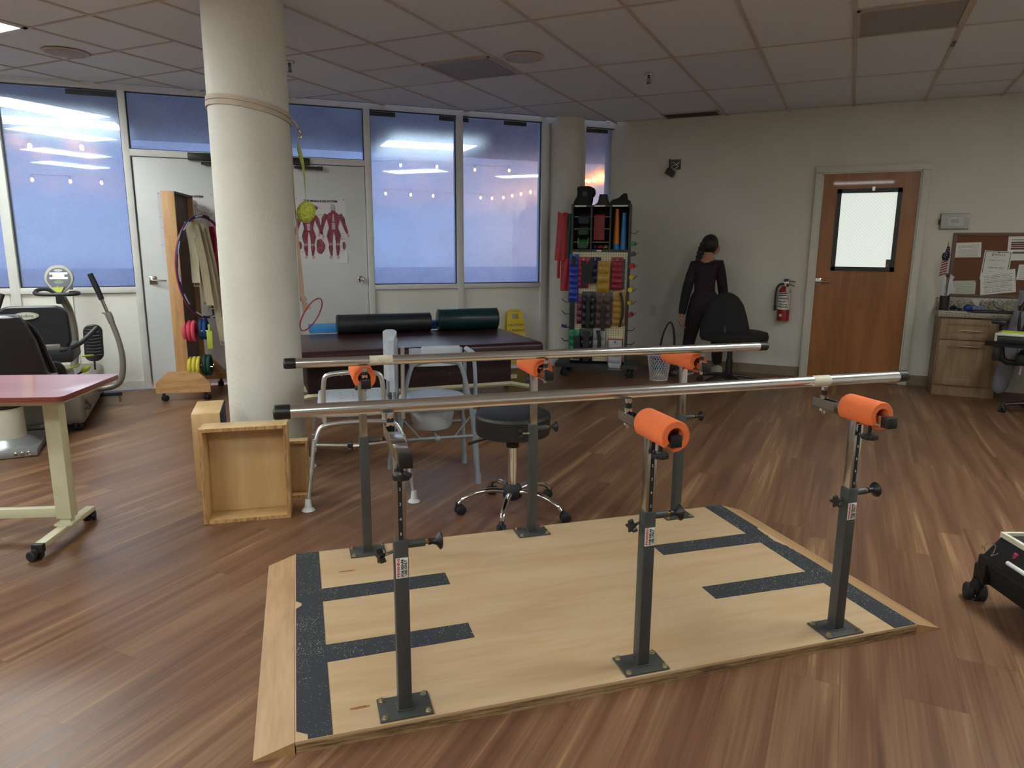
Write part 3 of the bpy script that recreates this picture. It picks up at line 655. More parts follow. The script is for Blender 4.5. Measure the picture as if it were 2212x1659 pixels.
M_SLEEVE = M_GREYPAINT
M_ORANGE = mat('orange_foam', '#ff8048', .85, var=.04, scale=30, bump=.5, bscale=500)
M_BOLT = mat('zinc_bolt', '#b5a98c', .35, .9, var=.1)
M_YBRASS = mat('brass_nut', '#a8803c', .35, .9)
def star(b, c, ax, r):
    F = frame(c, ax); n = 40; pts = []
    for i in range(n):
        a = 2*PI*i/n; q = r*(.72 + .28*math.cos(5*a)); pts.append((q*math.cos(a), q*math.sin(a)))
    b.prism(pts, -.008, .008, F)
def post(px, far, arm_hi, foam, first=False):
    o = -1 if not far else 1           # outward direction
    y0 = o*.552
    def P(x, y, z): return (px+x, y0+y, z)
    b = MB(); b.box(px-.076, px+.076, y0-.053, y0+.053, PT, PT+.006, r=.0015); pl = b.build('base_plate', M_SLEEVE, pb)
    for sx in (-1, 1):
        for sy in (-1, 1):
            b = MB(); x, y = px+sx*.062, y0+sy*.040
            b.cyl((x, y, PT+.006), (x, y, PT+.0075), .010, n=20); b.cyl((x, y, PT+.0075), (x, y, PT+.0135), .0078, n=6); b.cyl((x, y, PT+.0135), (x, y, PT+.016), .004, n=10)
            b.build('bolt', M_BOLT, pl)
    b = MB(); b.box(px-.0195, px+.0195, y0-.0195, y0+.0195, PT+.006, .565, r=.003)
    b.box(px-.024, px+.024, y0-.024, y0+.024, PT+.006, PT+.0095, r=.0015)
    sl = b.build('outer_post', M_SLEEVE, pb)
    b = MB(); b.box(px-.016, px+.016, y0-.016, y0+.016, .5, arm_hi-.018, r=.002)
    ip = b.build('inner_post', M_STEEL, pb)
    # height scale on the outward face
    f = y0 + o*.0163
    if not far:
        b = MB(); b.box(px-.006, px+.006, min(f, f+o*.0008), max(f, f+o*.0008), .566, arm_hi-.035); b.build('scale_strip', M_INK, ip)
        b = MB()
        for k in range(5):
            M = Matrix.Translation((px, f+o*.0012, .755-.043*k)) @ Euler((PI/2, 0, 0)).to_matrix().to_4x4()
            b.text(str(k+1), .012, M, .0003)
        b.build('scale_number', M_PAPER, ip)
        fy = y0 + o*.0197
        b = MB(); b.box(px-.017, px+.017, fy-.0008, fy, .455, .515, r=.0003); lb = b.build('warning_sticker', M_PAPER, sl)
        for txt, dx, sz, mt, nm in (('WARNING', -.0095, .0105, M_RED, 'warning_word'), ('FOR REHAB', .0015, .0098, M_INK, 'warning_text'), ('USE ONLY', .0105, .0098, M_INK, 'warning_text')):
            b = MB(); M = Matrix.Translation((px+dx, fy-.0011, .485 if mt is M_INK else .489)) @ Euler((PI/2, 0, 0)).to_matrix().to_4x4() @ Euler((0, 0, PI/2)).to_matrix().to_4x4()
            b.text(txt, sz, M, .0002, bold=.00035)
            if mt is M_RED: b.add([(px-.013, fy-.0011, .458), (px-.005, fy-.0011, .461), (px-.013, fy-.0011, .464)], [(0, 1, 2)])
            b.build(nm, mt, sl)
    # clamp knob towards the left end, pull pin towards the right end
    b = MB(); kz = .525
    b.cyl(P(-.019, o*-.008, kz), P(-.052, o*.006, kz-.004), .0045, n=10); kb = b.build('clamp_screw', M_CHROME, pb)
    b = MB(); star(b, P(-.056, o*.008, kz-.004), (1, -.3*o, .1), .021); b.build('star_knob', M_BLACK, kb)
    b = MB(); b.cyl(P(.019, 0, .545), P(.068, 0, .545), .0115, n=16); pin = b.build('pin_housing', M_SLEEVE, pb)
    b = MB(); b.cyl(P(.068, 0, .545), P(.078, 0, .545), .006, n=12); b.build('pin_nut', M_YBRASS, pin)
    b = MB(); b.lathe([(.010, 0), (.008, .012), (.012, .022), (.024, .030), (.026, .034), (.022, .038), (0, .040)], P(.078, 0, .545), (1, 0, 0), 24); b.build('pull_knob', M_BLACK, pin)
    # cross arm
    az = arm_hi; ya, yb = o*.358, o*.665
    lo, hi = min(ya, yb), max(ya, yb); b = MB()
    for q in ((px-.0165, px-.0140, az-.0165, az+.0165), (px+.0140, px+.0165, az-.0165, az+.0165), (px-.0165, px+.0165, az-.0165, az-.0135)): b.box(q[0], q[1], lo, hi, q[2], q[3])
    am = b.build('cross_arm', M_STEEL, pb)
    ys_ = sorted((o*.465, o*.59)); b = MB(); b.box(px-.0185, px+.0185, ys_[0], ys_[1], az-.0185, az+.0185, r=.001); b.build('arm_sleeve', M_STEEL, am)
    ys_ = sorted((o*.60, o*.668)); b = MB(); b.box(px-.0168, px+.0168, ys_[0], ys_[1], az-.0168, az+.0168, r=.0008); b.build('arm_end_tube', M_STEEL, am)
    ys_ = sorted((o*.668, o*.700)); b = MB(); b.box(px-.0175, px+.0175, ys_[0], ys_[1], az-.0175, az+.0175, r=.002); b.build('end_cap', M_BLACK, am)
    if far:
        ys_ = sorted((o*.342, o*.362)); b = MB(); b.box(px-.0185, px+.0185, ys_[0], ys_[1], az-.0185, az+.0185, r=.003); b.build('end_cap', M_BLACK, am)
    b = MB(); yk = o*.612
    b.cyl((px, yk, az-.016), (px, yk, az-.06), .006, n=12)
    F = Matrix.Translation((px, yk, az-.064)); n = 42; pts = [(.027*(.93+.07*math.cos(7*2*PI*i/n))*math.cos(2*PI*i/n), .027*(.93+.07*math.cos(7*2*PI*i/n))*math.sin(2*PI*i/n)) for i in range(n)]
    b.loft([[F @ Vector((x*k, y*k, z)) for x, y in pts] for k, z in ((.35, .012), (.5, .006), (.93, .006), (1, 0), (.96, -.007), (.8, -.009))])
    b.build('hand_wheel', M_BLACK, am)
    # coupler up to the bar
    yc = o*.395; zt = .9-.0195
    b = MB(); b.cyl((px, yc, az-.0135), (px, yc, az+.022), .0125, n=24); b.cyl((px, yc, az+.022), (px, yc, az+.030), .0125, n=6); b.cyl((px, yc, zt-.012), (px, yc, zt+.002), .0115, n=6)
    b.cyl((px, yc, az-.017), (px, yc, az-.026), .013, n=6); b.cyl((px, yc, az-.026), (px, yc, az-.036), .007, n=12); b.cyl((px, yc, az-.03), (px, yc, zt), .006, n=12); cp = b.build('coupler_nut', M_CHROME, pb)
    b = MB(); b.cyl((px, yc, az+.028), (px, yc, zt-.010), .0105, n=18); b.build('coupler_spring', M_RUB, cp)
    if foam:
        ya, yb = foam; ro, ri = .0455, .024
        sec = []; a0, a1 = 285, 285-325
        A = [R(-60 - (-o)*0 + 0)]
        n = 40; st = R(245 if o < 0 else 245) ; gap = R(46)
        outer = []; inner = []
        for i in range(n+1):
            a = st + gap/2 + (2*PI-gap)*i/n
            outer.append((math.cos(a)*ro, math.sin(a)*ro)); inner.append((math.cos(a)*ri, math.sin(a)*ri))
        ring = outer + inner[::-1]
        b = MB(); rings = []
        for y, k in ((ya, .0), (ya+.004, 1), (yb-.004, 1), (yb, 0)):
            rings.append([(px + x*(1 if k else .955 if math.hypot(x, z) > .03 else 1.06), y, az + .013 + z*(1 if k else .955 if math.hypot(x, z) > .03 else 1.06)) for x, z in ring])
        m = len(ring); b.loft(rings, cap=False)
        # end faces as quads between outer and inner arcs
        for ri_, rev in ((0, False), (3, True)):
            o_ = len(b.v); b.v += [Vector(p) for p in rings[ri_]]
            for i in range(n):
                f = (o_+i, o_+i+1, o_+2*n-i, o_+2*n+1-i); b.f.append(f[::-1] if rev else f); b.mi.append(0)
        b.build('foam_sleeve', M_ORANGE, pb)
AH = .822
post(-.76, False, .828, None)
post(0, False, AH, (-.694, -.52)); post(.76, False, AH, (-.655, -.51))
post(-.76, True, .826, (.41, .66)); post(0, True, AH, (.43, .67)); post(.76, True, AH, (.42, .70))
def bar(y, x0, x1, z0, z1, stick):
    b = MB(); n = 40
    F0 = Vector((x0, y, z0)); F1 = Vector((x1, y, z1)); b.cyl(F0, F1, .0192, n=40); br = b.build('walking_bar', M_BAR, pb)
    for s_, f0, f1 in ((-1, F0, F0 + (F1-F0).normalized()*.042), (1, F1, F1 - (F1-F0).normalized()*.042)):
        b = MB(); d = (f0-f1).normalized(); b.lathe([(.0205, 0), (.0208, .03), (.0205, .040), (.017, .045), (0, .046)], f1, d, 32); b.build('end_cap', M_BLACK, br)
    a, c = stick
    P0 = F0 + (F1-F0)*((a-x0)/(x1-x0)); P1 = F0 + (F1-F0)*((c-x0)/(x1-x0))
    b = MB(); b.lathe([(.0196, 0), (.0196, (P1-P0).length)], P0, P1-P0, 24, a0=0, a1=300); b.build('bar_label', mat('cream_tape', '#cfc8b4', .6, var=.08, scale=40), br)
bar(-.395, -1.075, 1.115, .905, .903, (.70, .77))
bar(.392, -1.06, 1.10, .914, .906, (-.74, -.65))
# ---------------------------------------------------------------- wooden step boxes round the column
M_STEP = wood('lacquered_birch_box', '#d9b784', '#cda974', 'z', .6, .4, .3, .02, coat=.25)
M_STEPE = wood('raw_box_edge', '#c79a66', '#8d633c', 'z', 2.2, .7, .7, .15)
M_NAVY = mat('navy_carpet_tread', '#232a45', .95, var=.15, scale=200, bump=.3, bscale=300)
def traybox(name, label, loc, rz, w, d, h, lean, t=.018, tread=False, opened=True):
    """open box standing on its side, opening towards local -y"""
    o = T(name, label, 'wooden box', loc, rz, 'wooden step boxes against the column')
    o.rotation_euler = (R(lean), 0, R(rz))
    def pc(nm, q, mt=M_STEP):
        b = MB(); b.box(*q, r=.0015); return b.build(nm, mt, o)
    pc('side_panel', (0, t, 0, d, 0, h)); pc('side_panel', (w-t, w, 0, d, 0, h)); pc('end_panel', (t, w-t, 0, d, h-t, h)); pc('end_panel', (t, w-t, 0, d, 0, t))
    pc('base_panel', (t, w-t, d-.014, d-.002, t, h-t))
    # raw plywood edge facing forward
    b = MB()
    for q in ((0, t, 0, h), (w-t, w, 0, h), (t, w-t, h-t, h), (t, w-t, 0, t)): b.box(q[0]+.0005, q[1]-.0005, -.0012, .001, q[2]+.0005, q[3]-.0005)
    b.build('raw_edge', M_STEPE, o)
    if tread: pc('carpet_tread', (.003, w-.003, d, d+.005, .003, h-.003), M_NAVY)
    return o
traybox('step_box', 'largest open wooden box standing on its side before the column', (-2.767, 2.277, 0), 39.9, .412, .17, .478, -4)
o = T('step_box', 'wooden box with navy carpet face, behind the big open box on the left', 'wooden box', (-3.185, 2.595, 0), 44, 'wooden step boxes against the column')
for nm, q in (('front_panel', (0, .147, 0, .016, 0, .445)), ('rear_panel', (0, .147, .33, .345, 0, .445)), ('side_panel', (0, .015, .0165, .3295, 0, .4285)), ('inner_panel', (.127, .141, .0165, .3295, 0, .4285)), ('top_panel', (0, .147, .0165, .3295, .429, .445))):
    b = MB(); b.box(*q, r=.0012); b.build(nm, M_STEP, o)
b = MB(); b.box(.1475, .153, .004, .341, .004, .441, r=.001); b.build('carpet_tread', M_NAVY, o)
traybox('step_box', 'small shallow wooden box peeking out right of the big open box', (-2.80, 2.625, 0), 40, .30, .09, .315, -4, t=.015)

# ---------------------------------------------------------------- transfer bench
M_LGREY = mat('pale_grey_plastic', '#b8c0cb', .45, var=.03)
M_TIP = mat('white_rubber_tip', '#cfd2d4', .6, var=.03)
tb = T('transfer_bench', 'aluminium transfer bench with pale grey plastic seat and upright back', 'bench', (-2.47, 3.12, 0), 40)
b = MB(); b.box(-.215, .19, -.24, .40, .455, .485, r=.012, seg=3); st = b.build('seat', M_LGREY, tb)
b = MB()
for i in range(5):
    for j in range(6): b.cyl((-.16+.075*i, -.17+.09*j, .4852), (-.16+.075*i, -.17+.09*j, .4862), .006, n=10)
b.build('drain_holes', mat('drain_shadow', '#8b929c', .7), st, kind='stuff')
b = MB(); b.grid(lambda u, v: (.20 + .035*math.sin(PI*u), -.22+.42*u, .565 + (.375 - .03*(abs(2*u-1)**4))*v*.82+.012), 16, 6, th=.028); b.build('backrest', M_LGREY, tb)
b = MB(); b.tube([(.245, -.19, .42), (.25, -.19, .82)], .0115, 12); b.build('back_post', M_ALU, tb)
b = MB(); b.tube([(.245, .19, .42), (.25, .19, .82)], .0115, 12); b.build('back_post', M_ALU, tb)
b = MB(); b.tube([(-.175, -.275, .44), (-.175, -.275, .67), (-.145, -.275, .705), (.10, -.275, .705), (.135, -.275, .67), (.135, -.275, .44)], .0125, 12, smooth=2); b.build('armrest', M_ALU, tb)
for s_ in (-1, 1):      # end frames: inverted U over the two legs of one end
    y = s_*.30; ye = s_*.36
    b = MB(); b.tube([(-.235, s_*.325, .30), (-.215, s_*.30, .40), (-.17, s_*.29, .44), (.17, s_*.29, .44), (.215, s_*.30, .40), (.24, s_*.325, .30)], .0125, 12, smooth=2); b.build('end_frame', M_ALU, tb)
    b = MB(); b.tube([(-.232, s_*.318, .335), (0, s_*.33, .32), (.232, s_*.318, .335)], .009, 10, smooth=1); b.build('cross_brace', M_ALU, tb)
    for sx in (-1, 1):
        a = Vector((sx*.232, s_*.318, .36)); c = Vector((sx*.275, ye+s_*.02, .03))
        b = MB(); b.cyl(a, a.lerp(c, .5), .0125, n=14); b.cyl(a.lerp(c, .42), a.lerp(c, .5), .015, n=14); b.cyl(a.lerp(c, .4), c, .0105, n=14)
        lg = b.build('leg', M_ALU, tb)
        b = MB()
        for k in range(6): b.cyl(a.lerp(c, .55+.065*k)+Vector((0, 0, 0)), a.lerp(c, .55+.065*k)+Vector((.0125*1, -s_*0, 0)), .002, n=6)
        b.build('height_pins', M_CHROME, lg, kind='stuff')
        b = MB(); b.lathe([(.014, .01), (.017, -.012), (.019, -.034), (.031, -.045), (.035, -.051), (.032, -.054), (0, -.054)], c+Vector((0, 0, .024)), (0, 0, 1), 18); b.build('suction_tip', M_TIP, lg)
        for dz in (.0, -.05):
            b = MB(); q = Vector((sx*.232, s_*.318, .365+dz)); b.ell(q+Vector((0, s_*-.013*-1, 0)), .006, 10, 6); b.build('rivet', M_CHROME, lg)

# ---------------------------------------------------------------- commode chair
M_COM = mat('grey_enamel_tube', '#8a929b', .4, .1, var=.03)
cm = T('commode_chair', 'grey steel commode chair with plastic seat and pail', 'commode', (-2.16, 3.43, 0), 41)
M_CSEAT = mat('light_grey_seat', '#b4bcc8', .35, var=.03)
b = MB(); b.tube([(-.225, -.19, .10), (-.205, -.185, .42), (-.15, -.18, .69), (-.11, -.18, .725), (.11, -.18, .725), (.15, -.18, .69), (.205, -.185, .42), (.225, -.19, .10)], .0125, 12, smooth=2); b.build('back_frame', M_COM, cm)
b = MB(); b.grid(lambda u, v: (-.15+.30*u, -.17-.02*math.sin(PI*u), .70+.10*v), 12, 4, th=.02); b.build('back_pad', M_CSEAT, cm)
b = MB(); b.box(-.085, .13, -.21, -.188, .755, .815, r=.008); b.build('seat_flap', M_CSEAT, cm)
for s_ in (-1, 1):
    b = MB(); b.tube([(s_*.235, -.14, .45), (s_*.235, -.12, .70), (s_*.235, -.05, .74), (s_*.235, .12, .74), (s_*.235, .17, .70), (s_*.235, .19, .45)], .0115, 12, smooth=2); b.build('armrest', M_COM, cm)
    b = MB(); b.cyl((s_*.235, -.05, .748), (s_*.235, .12, .748), .015, n=14); b.build('arm_pad', M_CSEAT, cm)
    for y in (-1, 1):
        top = (s_*.215, y*.18, .44); bot = (s_*.232, y*.20, .035)
        b = MB(); b.cyl(top, bot, .0135 if y > 0 else .0135, n=14); b.cyl((s_*.224, y*.188, .30), (s_*.2245, y*.189, .27), .017, n=14); lg = b.build('leg', M_COM, cm)
        b = MB(); b.lathe([(.0165, .06), (.0165, .01), (.0175, 0), (0, 0)], (s_*.2335, y*.2015, 0), (0, 0, 1), 16); b.build('rubber_tip', M_COM, lg)
b = MB(); b.tube([(-.21, -.19, .285), (.21, -.19, .285)], .009, 10); b.tube([(-.21, .18, .285), (.21, .18, .285)], .009, 10); b.tube([(0, .18, .285), (0, -.20, .285)], .009, 10); b.ell((0, -.205, .285), .018, 12, 8); b.build('cross_brace', M_COM, cm)
b = MB(); 
for s_ in (-1, 1): b.cyl((s_*.19, -.19, .40), (s_*.10, -.19, .29), .004, n=8)
b.build('diagonal_brace', M_COM, cm, kind='stuff')
b = MB(); b.lathe([(.10, .0), (.13, .002), (.175, .004), (.185, .012), (.175, .020), (.13, .022), (.10, .018), (.10, 0)], (0, 0, 0), (0, 0, 1), 40, M=Matrix.Translation((0, .0, .455)) @ Matrix.Diagonal((1.05, 1.1, 1, 1))); b.build('seat_ring', M_CSEAT, cm)
b = MB(); b.lathe([(0, 0), (.17, 0), (.185, .004), (.182, .012), (.12, .03), (0, .034)], (0, 0, 0), (0, 0, 1), 40, M=Matrix.Translation((0, .0, .482)) @ Matrix.Diagonal((1.05, 1.1, 1, 1))); b.build('lid', M_CSEAT, cm)
b = MB(); b.lathe([(.12, .473), (.178, .473), (.178, .483), (.12, .483)], n=40); b.build('lid_gap_shade', M_RUB, cm)  # black ring standing in for the shade between seat and lid
b = MB(); b.lathe([(0, .305), (.105, .305), (.115, .32), (.14, .45), (.15, .455)], n=36); b.build('pail', mat('pail_plastic', '#b9bfc6', .5, var=.03), cm)
b = MB(); b.tube([(-.2, -.17, .445), (.2, -.17, .445), (.2, .17, .445), (-.2, .17, .445)], .01, 10, closed=True); b.build('seat_frame', M_COM, cm)

# ---------------------------------------------------------------- rolling stool
stl = T('rolling_stool', 'round black vinyl stool on a chrome five-star base with casters', 'stool', (-1.475, 3.105, 0), -3)
b = MB(); b.lathe([(0, .425), (.175, .425), (.186, .43), (.190, .445), (.190, .515), (.1925, .519), (.190, .523), (.186, .533), (.165, .542), (.08, .546), (0, .547)], n=64); b.build('seat', mat('black_stool_vinyl', '#1e1f22', .5, var=.08, bump=.08, bscale=200), stl)
b = MB(); b.cyl((0, 0, .375), (0, 0, .425), .014); b.cyl((0, 0, .355), (0, 0, .378), .032, n=24); b.build('gas_lift', M_RUB, stl)
b = MB(); b.cyl((0, 0, .15), (0, 0, .358), .027, n=32); b.build('column', M_CHROME, stl)
b = MB(); b.tube([(-.03, -.02, .418), (-.10, -.09, .405), (-.16, -.15, .385)], .005, 8, smooth=1); b.tube([(-.13, -.12, .397), (-.17, -.16, .383)], .0075, 8); b.build('height_lever', M_BLACK, stl)
b = MB(); b.lathe([(0, .075), (.03, .075), (.048, .09), (.052, .12), (.045, .145), (.032, .158), (0, .158)], n=32); b.build('hub', M_RUB, stl)
def caster(par, x, y, a, r=.026, h=.066, m=M_RUB, name='caster', w=.011):
    b = MB(TR(x, y, 0, 0, 0, a))
    for s_ in (-1, 1): b.lathe([(0, -w*.8), (r*.8, -w*.8), (r, -w*.5), (r, w*.5), (r*.8, w*.8), (0, w*.8)], (.016, s_*w*1.25, r), (0, 1, 0), 24)
    b.tube([(.016+.0, 0, r), (.004, 0, r*2.0), (0, 0, h)], [w*1.1, w*1.3, w*.9], 10)
    b.lathe([(r*1.06, -w*.4), (r*1.06, w*.4)], (.016, 0, r), (0, 1, 0), 20, a0=200, a1=350)
    return b.build(name, m, par)
for k in range(5):
    a = 2*PI*k/5; c_, s_ = math.cos(a), math.sin(a)
    b = MB(); b.tube([(c_*.035, s_*.035, .118), (c_*.10, s_*.10, .128), (c_*.18, s_*.18, .120), (c_*.255, s_*.255, .088), (c_*.278, s_*.278, .060)], [.016, .0165, .0155, .013, .012], 14, smooth=2, flat=(1, .8)); lg = b.build('leg', M_CHROME, stl)
    caster(lg, c_*.285, s_*.285, math.degrees(a)+(40, 120, -60, 200, 10)[k])

# ---------------------------------------------------------------- treatment table and things on it (window wall frame)
M_BURG = mat('burgundy_vinyl', '#35181f', .33, var=.04, scale=3)
M_BURG2 = mat('burgundy_panel', '#2a1519', .5, var=.08)
M_CREAM = mat('cream_enamel', '#cfcaa9', .4, var=.03)
tt = T('treatment_table', 'wide burgundy vinyl treatment table along the window wall', 'treatment table', WW(.02, 1.40), WA)
b = MB(); b.box(-1.08, 1.075, -.59, .56, .465, .565, r=.035, seg=4); mt_ = b.build('mattress', M_BURG, tt)
b = MB(); b.tube([(-1.07, -.588, .478), (1.04, -.588, .478), (1.074, -.56, .478), (1.074, .53, .478), (1.04, .558, .478), (-1.07, .558, .478)], .006, 8, closed=True); b.build('piping', M_WHITE, mt_)
b = MB(); b.box(-1.05, 1.045, -.565, .54, .44, .466); b.build('under_board', mat('dark_board', '#2c2624', .7), tt)
b = MB(); b.box(-.86, .86, -.36, .34, .19, .44, r=.005); b.build('skirt_panel', M_BURG2, tt)
for (x, z) in ((-.6, .33), (0, .34), (.78, .345), (.3, .3)):
    b = MB(); b.ell((x, -.362, z), .006, 8, 6); b.build('skirt_stud', M_CHROME, tt)
for y in (-.36, .36):
    b = MB(); b.tube([(-1.04, y, .135), (-.86, y, .175), (.86, y, .175), (1.04, y, .135), (1.1, y, .135)], .02, 4, smooth=0); b.build('base_rail', M_CREAM, tt)
b = MB(); b.box(-1.05, 1.05, -.02, .02, .15, .185); b.build('centre_rail', M_CREAM, tt)
for x in (-1.06, 1.08):
    for y in (-.36, .36):
        b = MB(); b.cyl((x, y, .025), (x, y, .16), .014); b.cyl((x, y, 0), (x, y, .03), .024); lg = b.build('leg', M_BLACK, tt)
b = MB(); b.tube([(-1.0, -.30, .40), (-1.02, -.3, .30), (-.99, -.3, .22)], .006, 8, smooth=1); b.build('hand_control_cable', M_BLACK, tt)

def roll(name, label, s0, s1, out, r, z, m, seamcol=None, tilt=0):
    x, y, _ = WW((s0+s1)/2, out); L = (s1-s0)/2
    t = T(name, label, 'bolster', (x, y, z), WA+tilt)
    b = MB(); q = .012
    b.lathe([(0, -L), (r*.90, -L), (r*.97, -L+.004), (r, -L+q), (r, L-q), (r*.97, L-.004), (r*.9, L), (0, L)], (0, 0, r), (1, 0, 0), 48); b.build('body', m, t)
    b = MB()
    for s_ in (-1, 1):
        b2 = [(s_*(L-q*.7), math.cos(2*PI*k/40)*r*.995, r+math.sin(2*PI*k/40)*r*.995) for k in range(40)]; b.tube(b2, .003, 6, closed=True)
    b.build('end_piping', m, t, kind='stuff'); return t
roll('bolster', 'long black cylindrical bolster at the back of the burgundy table', -.50, .37, .92, .088, .565, mat('charcoal_vinyl', '#22252a', .4, var=.08))
roll('bolster', 'thick dark green cylindrical bolster at the right end of the table', .44, 1.03, .95, .103, .565, mat('dark_green_vinyl', '#0f2f31', .32, var=.08), tilt=-2)
x, y, _ = WW(-.11, .73); t = T('foam_block', 'flat blue foam mat lying behind the black bolster', 'foam mat', (x, y, .565), WA)
b = MB(); b.box(-.62, .62, -.075, .065, 0, .075, r=.008); b.build('foam', mat('blue_foam', '#3f86c4', .8, var=.04, bump=.2, bscale=300), t)

# wet floor sign
M_YEL = mat('yellow_plastic', '#d8bb1f', .45, var=.04)
sg = T('wet_floor_sign', 'yellow folding caution sign standing against the low wall', 'sign', WW(1.55, .20), WA)
def signface(y0, y1, lab):
    b = MB(); h = .66
    poly = [(-.125, 0), (-.095, 0), (-.088, .07), (.088, .07), (.095, 0), (.125, 0), (.098, .60), (.078, .655), (-.078, .655), (-.098, .60)]
    hole = [(-.042, .575), (.042, .575), (.036, .61), (-.036, .61)]
    def em(x, z): return (x, y0 + (y1-y0)*z/h, z)
    def slab(pl):
        n = len(pl); vs = [em(*p) for p in pl] + [(em(*p)[0], em(*p)[1]+.008, em(*p)[2]) for p in pl]
        b.add(vs, [tuple(range(n)), tuple(range(2*n-1, n-1, -1))] + [(i, (i+1) % n, n+(i+1) % n, n+i) for i in range(n)])
    slab([(-.125, 0), (-.095, 0), (-.088, .07), (.088, .07), (.095, 0), (.125, 0), (.101, .565), (-.101, .565)])
    slab([(-.101, .565), (-.042, .565), (-.036, .615), (-.036, .655), (-.078, .655), (-.099, .60)])
    slab([(.042, .565), (.101, .565), (.099, .60), (.078, .655), (.036, .655), (.036, .615)])
    slab([(-.036, .62), (.036, .62), (.036, .655), (-.036, .655)])
    return b.build('panel', M_YEL, sg)
f1 = signface(-.03, .10, 0); f2 = signface(.17, .12, 0)
b = MB(); b.box(-.06, .06, .095, .13, .64, .67, r=.006); b.build('hinge', M_YEL, sg)
an = math.atan2(.13, .66); 
for txt, z in (('CAUTION', .497), ('CUIDADO', .435)):
    M = Matrix.Translation((0, -.03+.13*z/.66-.0015, z)) @ Euler((PI/2-an, 0, 0)).to_matrix().to_4x4()
    b = MB(); b.text(txt, .038, M, .0006, xs=1.15); b.build('sign_word', M_INK, f1)
b = MB(); M = Matrix.Translation((0, -.03+.13*.37/.66-.002, .37)) @ Euler((PI/2-an, 0, 0)).to_matrix().to_4x4()
b.add([M @ Vector(p) for p in ((-.045, -.04, 0), (.045, -.04, 0), (0, .035, 0))], [(0, 1, 2)]); b.build('warning_triangle', M_INK, f1)
b = MB(); M = M @ Matrix.Translation((0, 0, .001)); b.add([M @ Vector(p) for p in ((-.034, -.034, 0), (.034, -.034, 0), (0, .020, 0))], [(0, 1, 2)]); b.build('triangle_field', M_YEL, f1)

# ---------------------------------------------------------------- wooden hanging rack on casters by the double doors
M_OAKR = wood('oak_board', '#c79b6c', '#b68858', 'z', .9, .5, .5, .04)
M_OAKX = wood('oak_laminate', '#c49a6a', '#a9794a', 'x', 1.2, .5, .6, .03)
M_DKPANEL = mat('dark_peg_panel', '#6a5a4e', .7, var=.1)
hr = T('hanging_rack', 'tall oak framed rack on casters hung with belts and hoops', 'rack', WW(-1.82, .72), WA-10)
L = .62
b = MB(); b.box(-.052, .052, 0, .018, .235, 1.80, r=.002); b.build('upright', M_OAKR, hr)
b = MB(); b.box(-.052, .052, L-.018, L, .235, 1.80, r=.002); b.build('upright', M_OAKR, hr)
b = MB(); b.box(-.052, .052, .018, L-.018, 1.78, 1.80); b.build('top_rail', M_DKPANEL, hr)
b = MB(); b.box(-.006, .006, .018, L-.018, .26, 1.78); b.build('peg_panel', M_DKPANEL, hr)
b = MB(); b.box(-.05, .05, .018, L-.018, .235, .262); b.build('bottom_rail', M_DKPANEL, hr)
for y0, y1 in ((-.022, -.002), (L+.002, L+.022)):
    b = MB(); poly = [(-.225, .075), (.225, .075), (.225, .155), (.13, .262), (-.115, .262), (-.225, .165)]
    M = Matrix(((1, 0, 0, 0), (0, 0, 1, 0), (0, 1, 0, 0), (0, 0, 0, 1)))
    b.prism(poly, y0, y1, M); f = b.build('foot_board', M_OAKX, hr)
    b = MB(); M = M
    if y0 < 0:
        for x, z in ((-.02, .24), (.015, .24), (-.01, .155), (.022, .155), (-.18, .09), (-.06, .09), (.06, .09), (.18, .09)):
            b = MB(); b.ell((x, y0-.001, z), .004, 8, 6); b.build('screw', M_STEEL, f)
for x in (-.17, .18):
    for y in (-.01, L+.01):
        caster(hr, x, y, 60 if y < 0 else 120, r=.026, h=.08)
def hrP(x, y, z=0):
    a = R(WA-10); p = WW(-1.82, .72); return (p[0]+x*math.cos(a)-y*math.sin(a), p[1]+x*math.sin(a)+y*math.cos(a), z)
# hooks on the panel
b = MB()
for y, z in ((.12, 1.52), (.22, 1.50), (.34, 1.50), (.46, 1.52)): b.tube([(.005, y, z), (.11, y, z), (.125, y, z+.02)], .004, 6)
b.build('peg_hooks', M_CHROME, hr, kind='stuff')
# hula hoops hanging
def hoop(label, col1, col2, y, w, h, ztop, rx, tube_r=.011, x=.045):
    t = T('hula_hoop', label, 'hoop', hrP(x, y, 0), WA-10, 'hoops hanging on the oak rack')
    n = 72; pts = [(.17*math.cos(2*PI*i/n), w*.75*math.cos(2*PI*i/n), ztop - h + h*math.sin(2*PI*i/n)) for i in range(n)]
    b = MB(); b.tube(pts, tube_r, 10, closed=True); t2 = b.build('ring', mat('hoop_'+col1[1:], col1, .35, var=.05), t)
    b = MB(); pts2 = [(p[0]+tube_r*.55, p[1], p[2]) for p in pts]; 
    for k in range(0, n, 6): b.tube([Vector(pts2[(k+j) % n]) for j in range(4)], tube_r*.75, 8)
    b.build('stripe', mat('hoop_'+col2[1:], col2, .35), t, kind='stuff')
hoop('red hula hoop, the left one hanging on the oak rack', '#b8304a', '#e0939f', .17, .33, .44, 1.60, .045, x=.21)
hoop('navy and silver hula hoop hanging in front of the red one', '#27264f', '#b9bdd6', .13, .32, .44, 1.605, .05, x=.225)
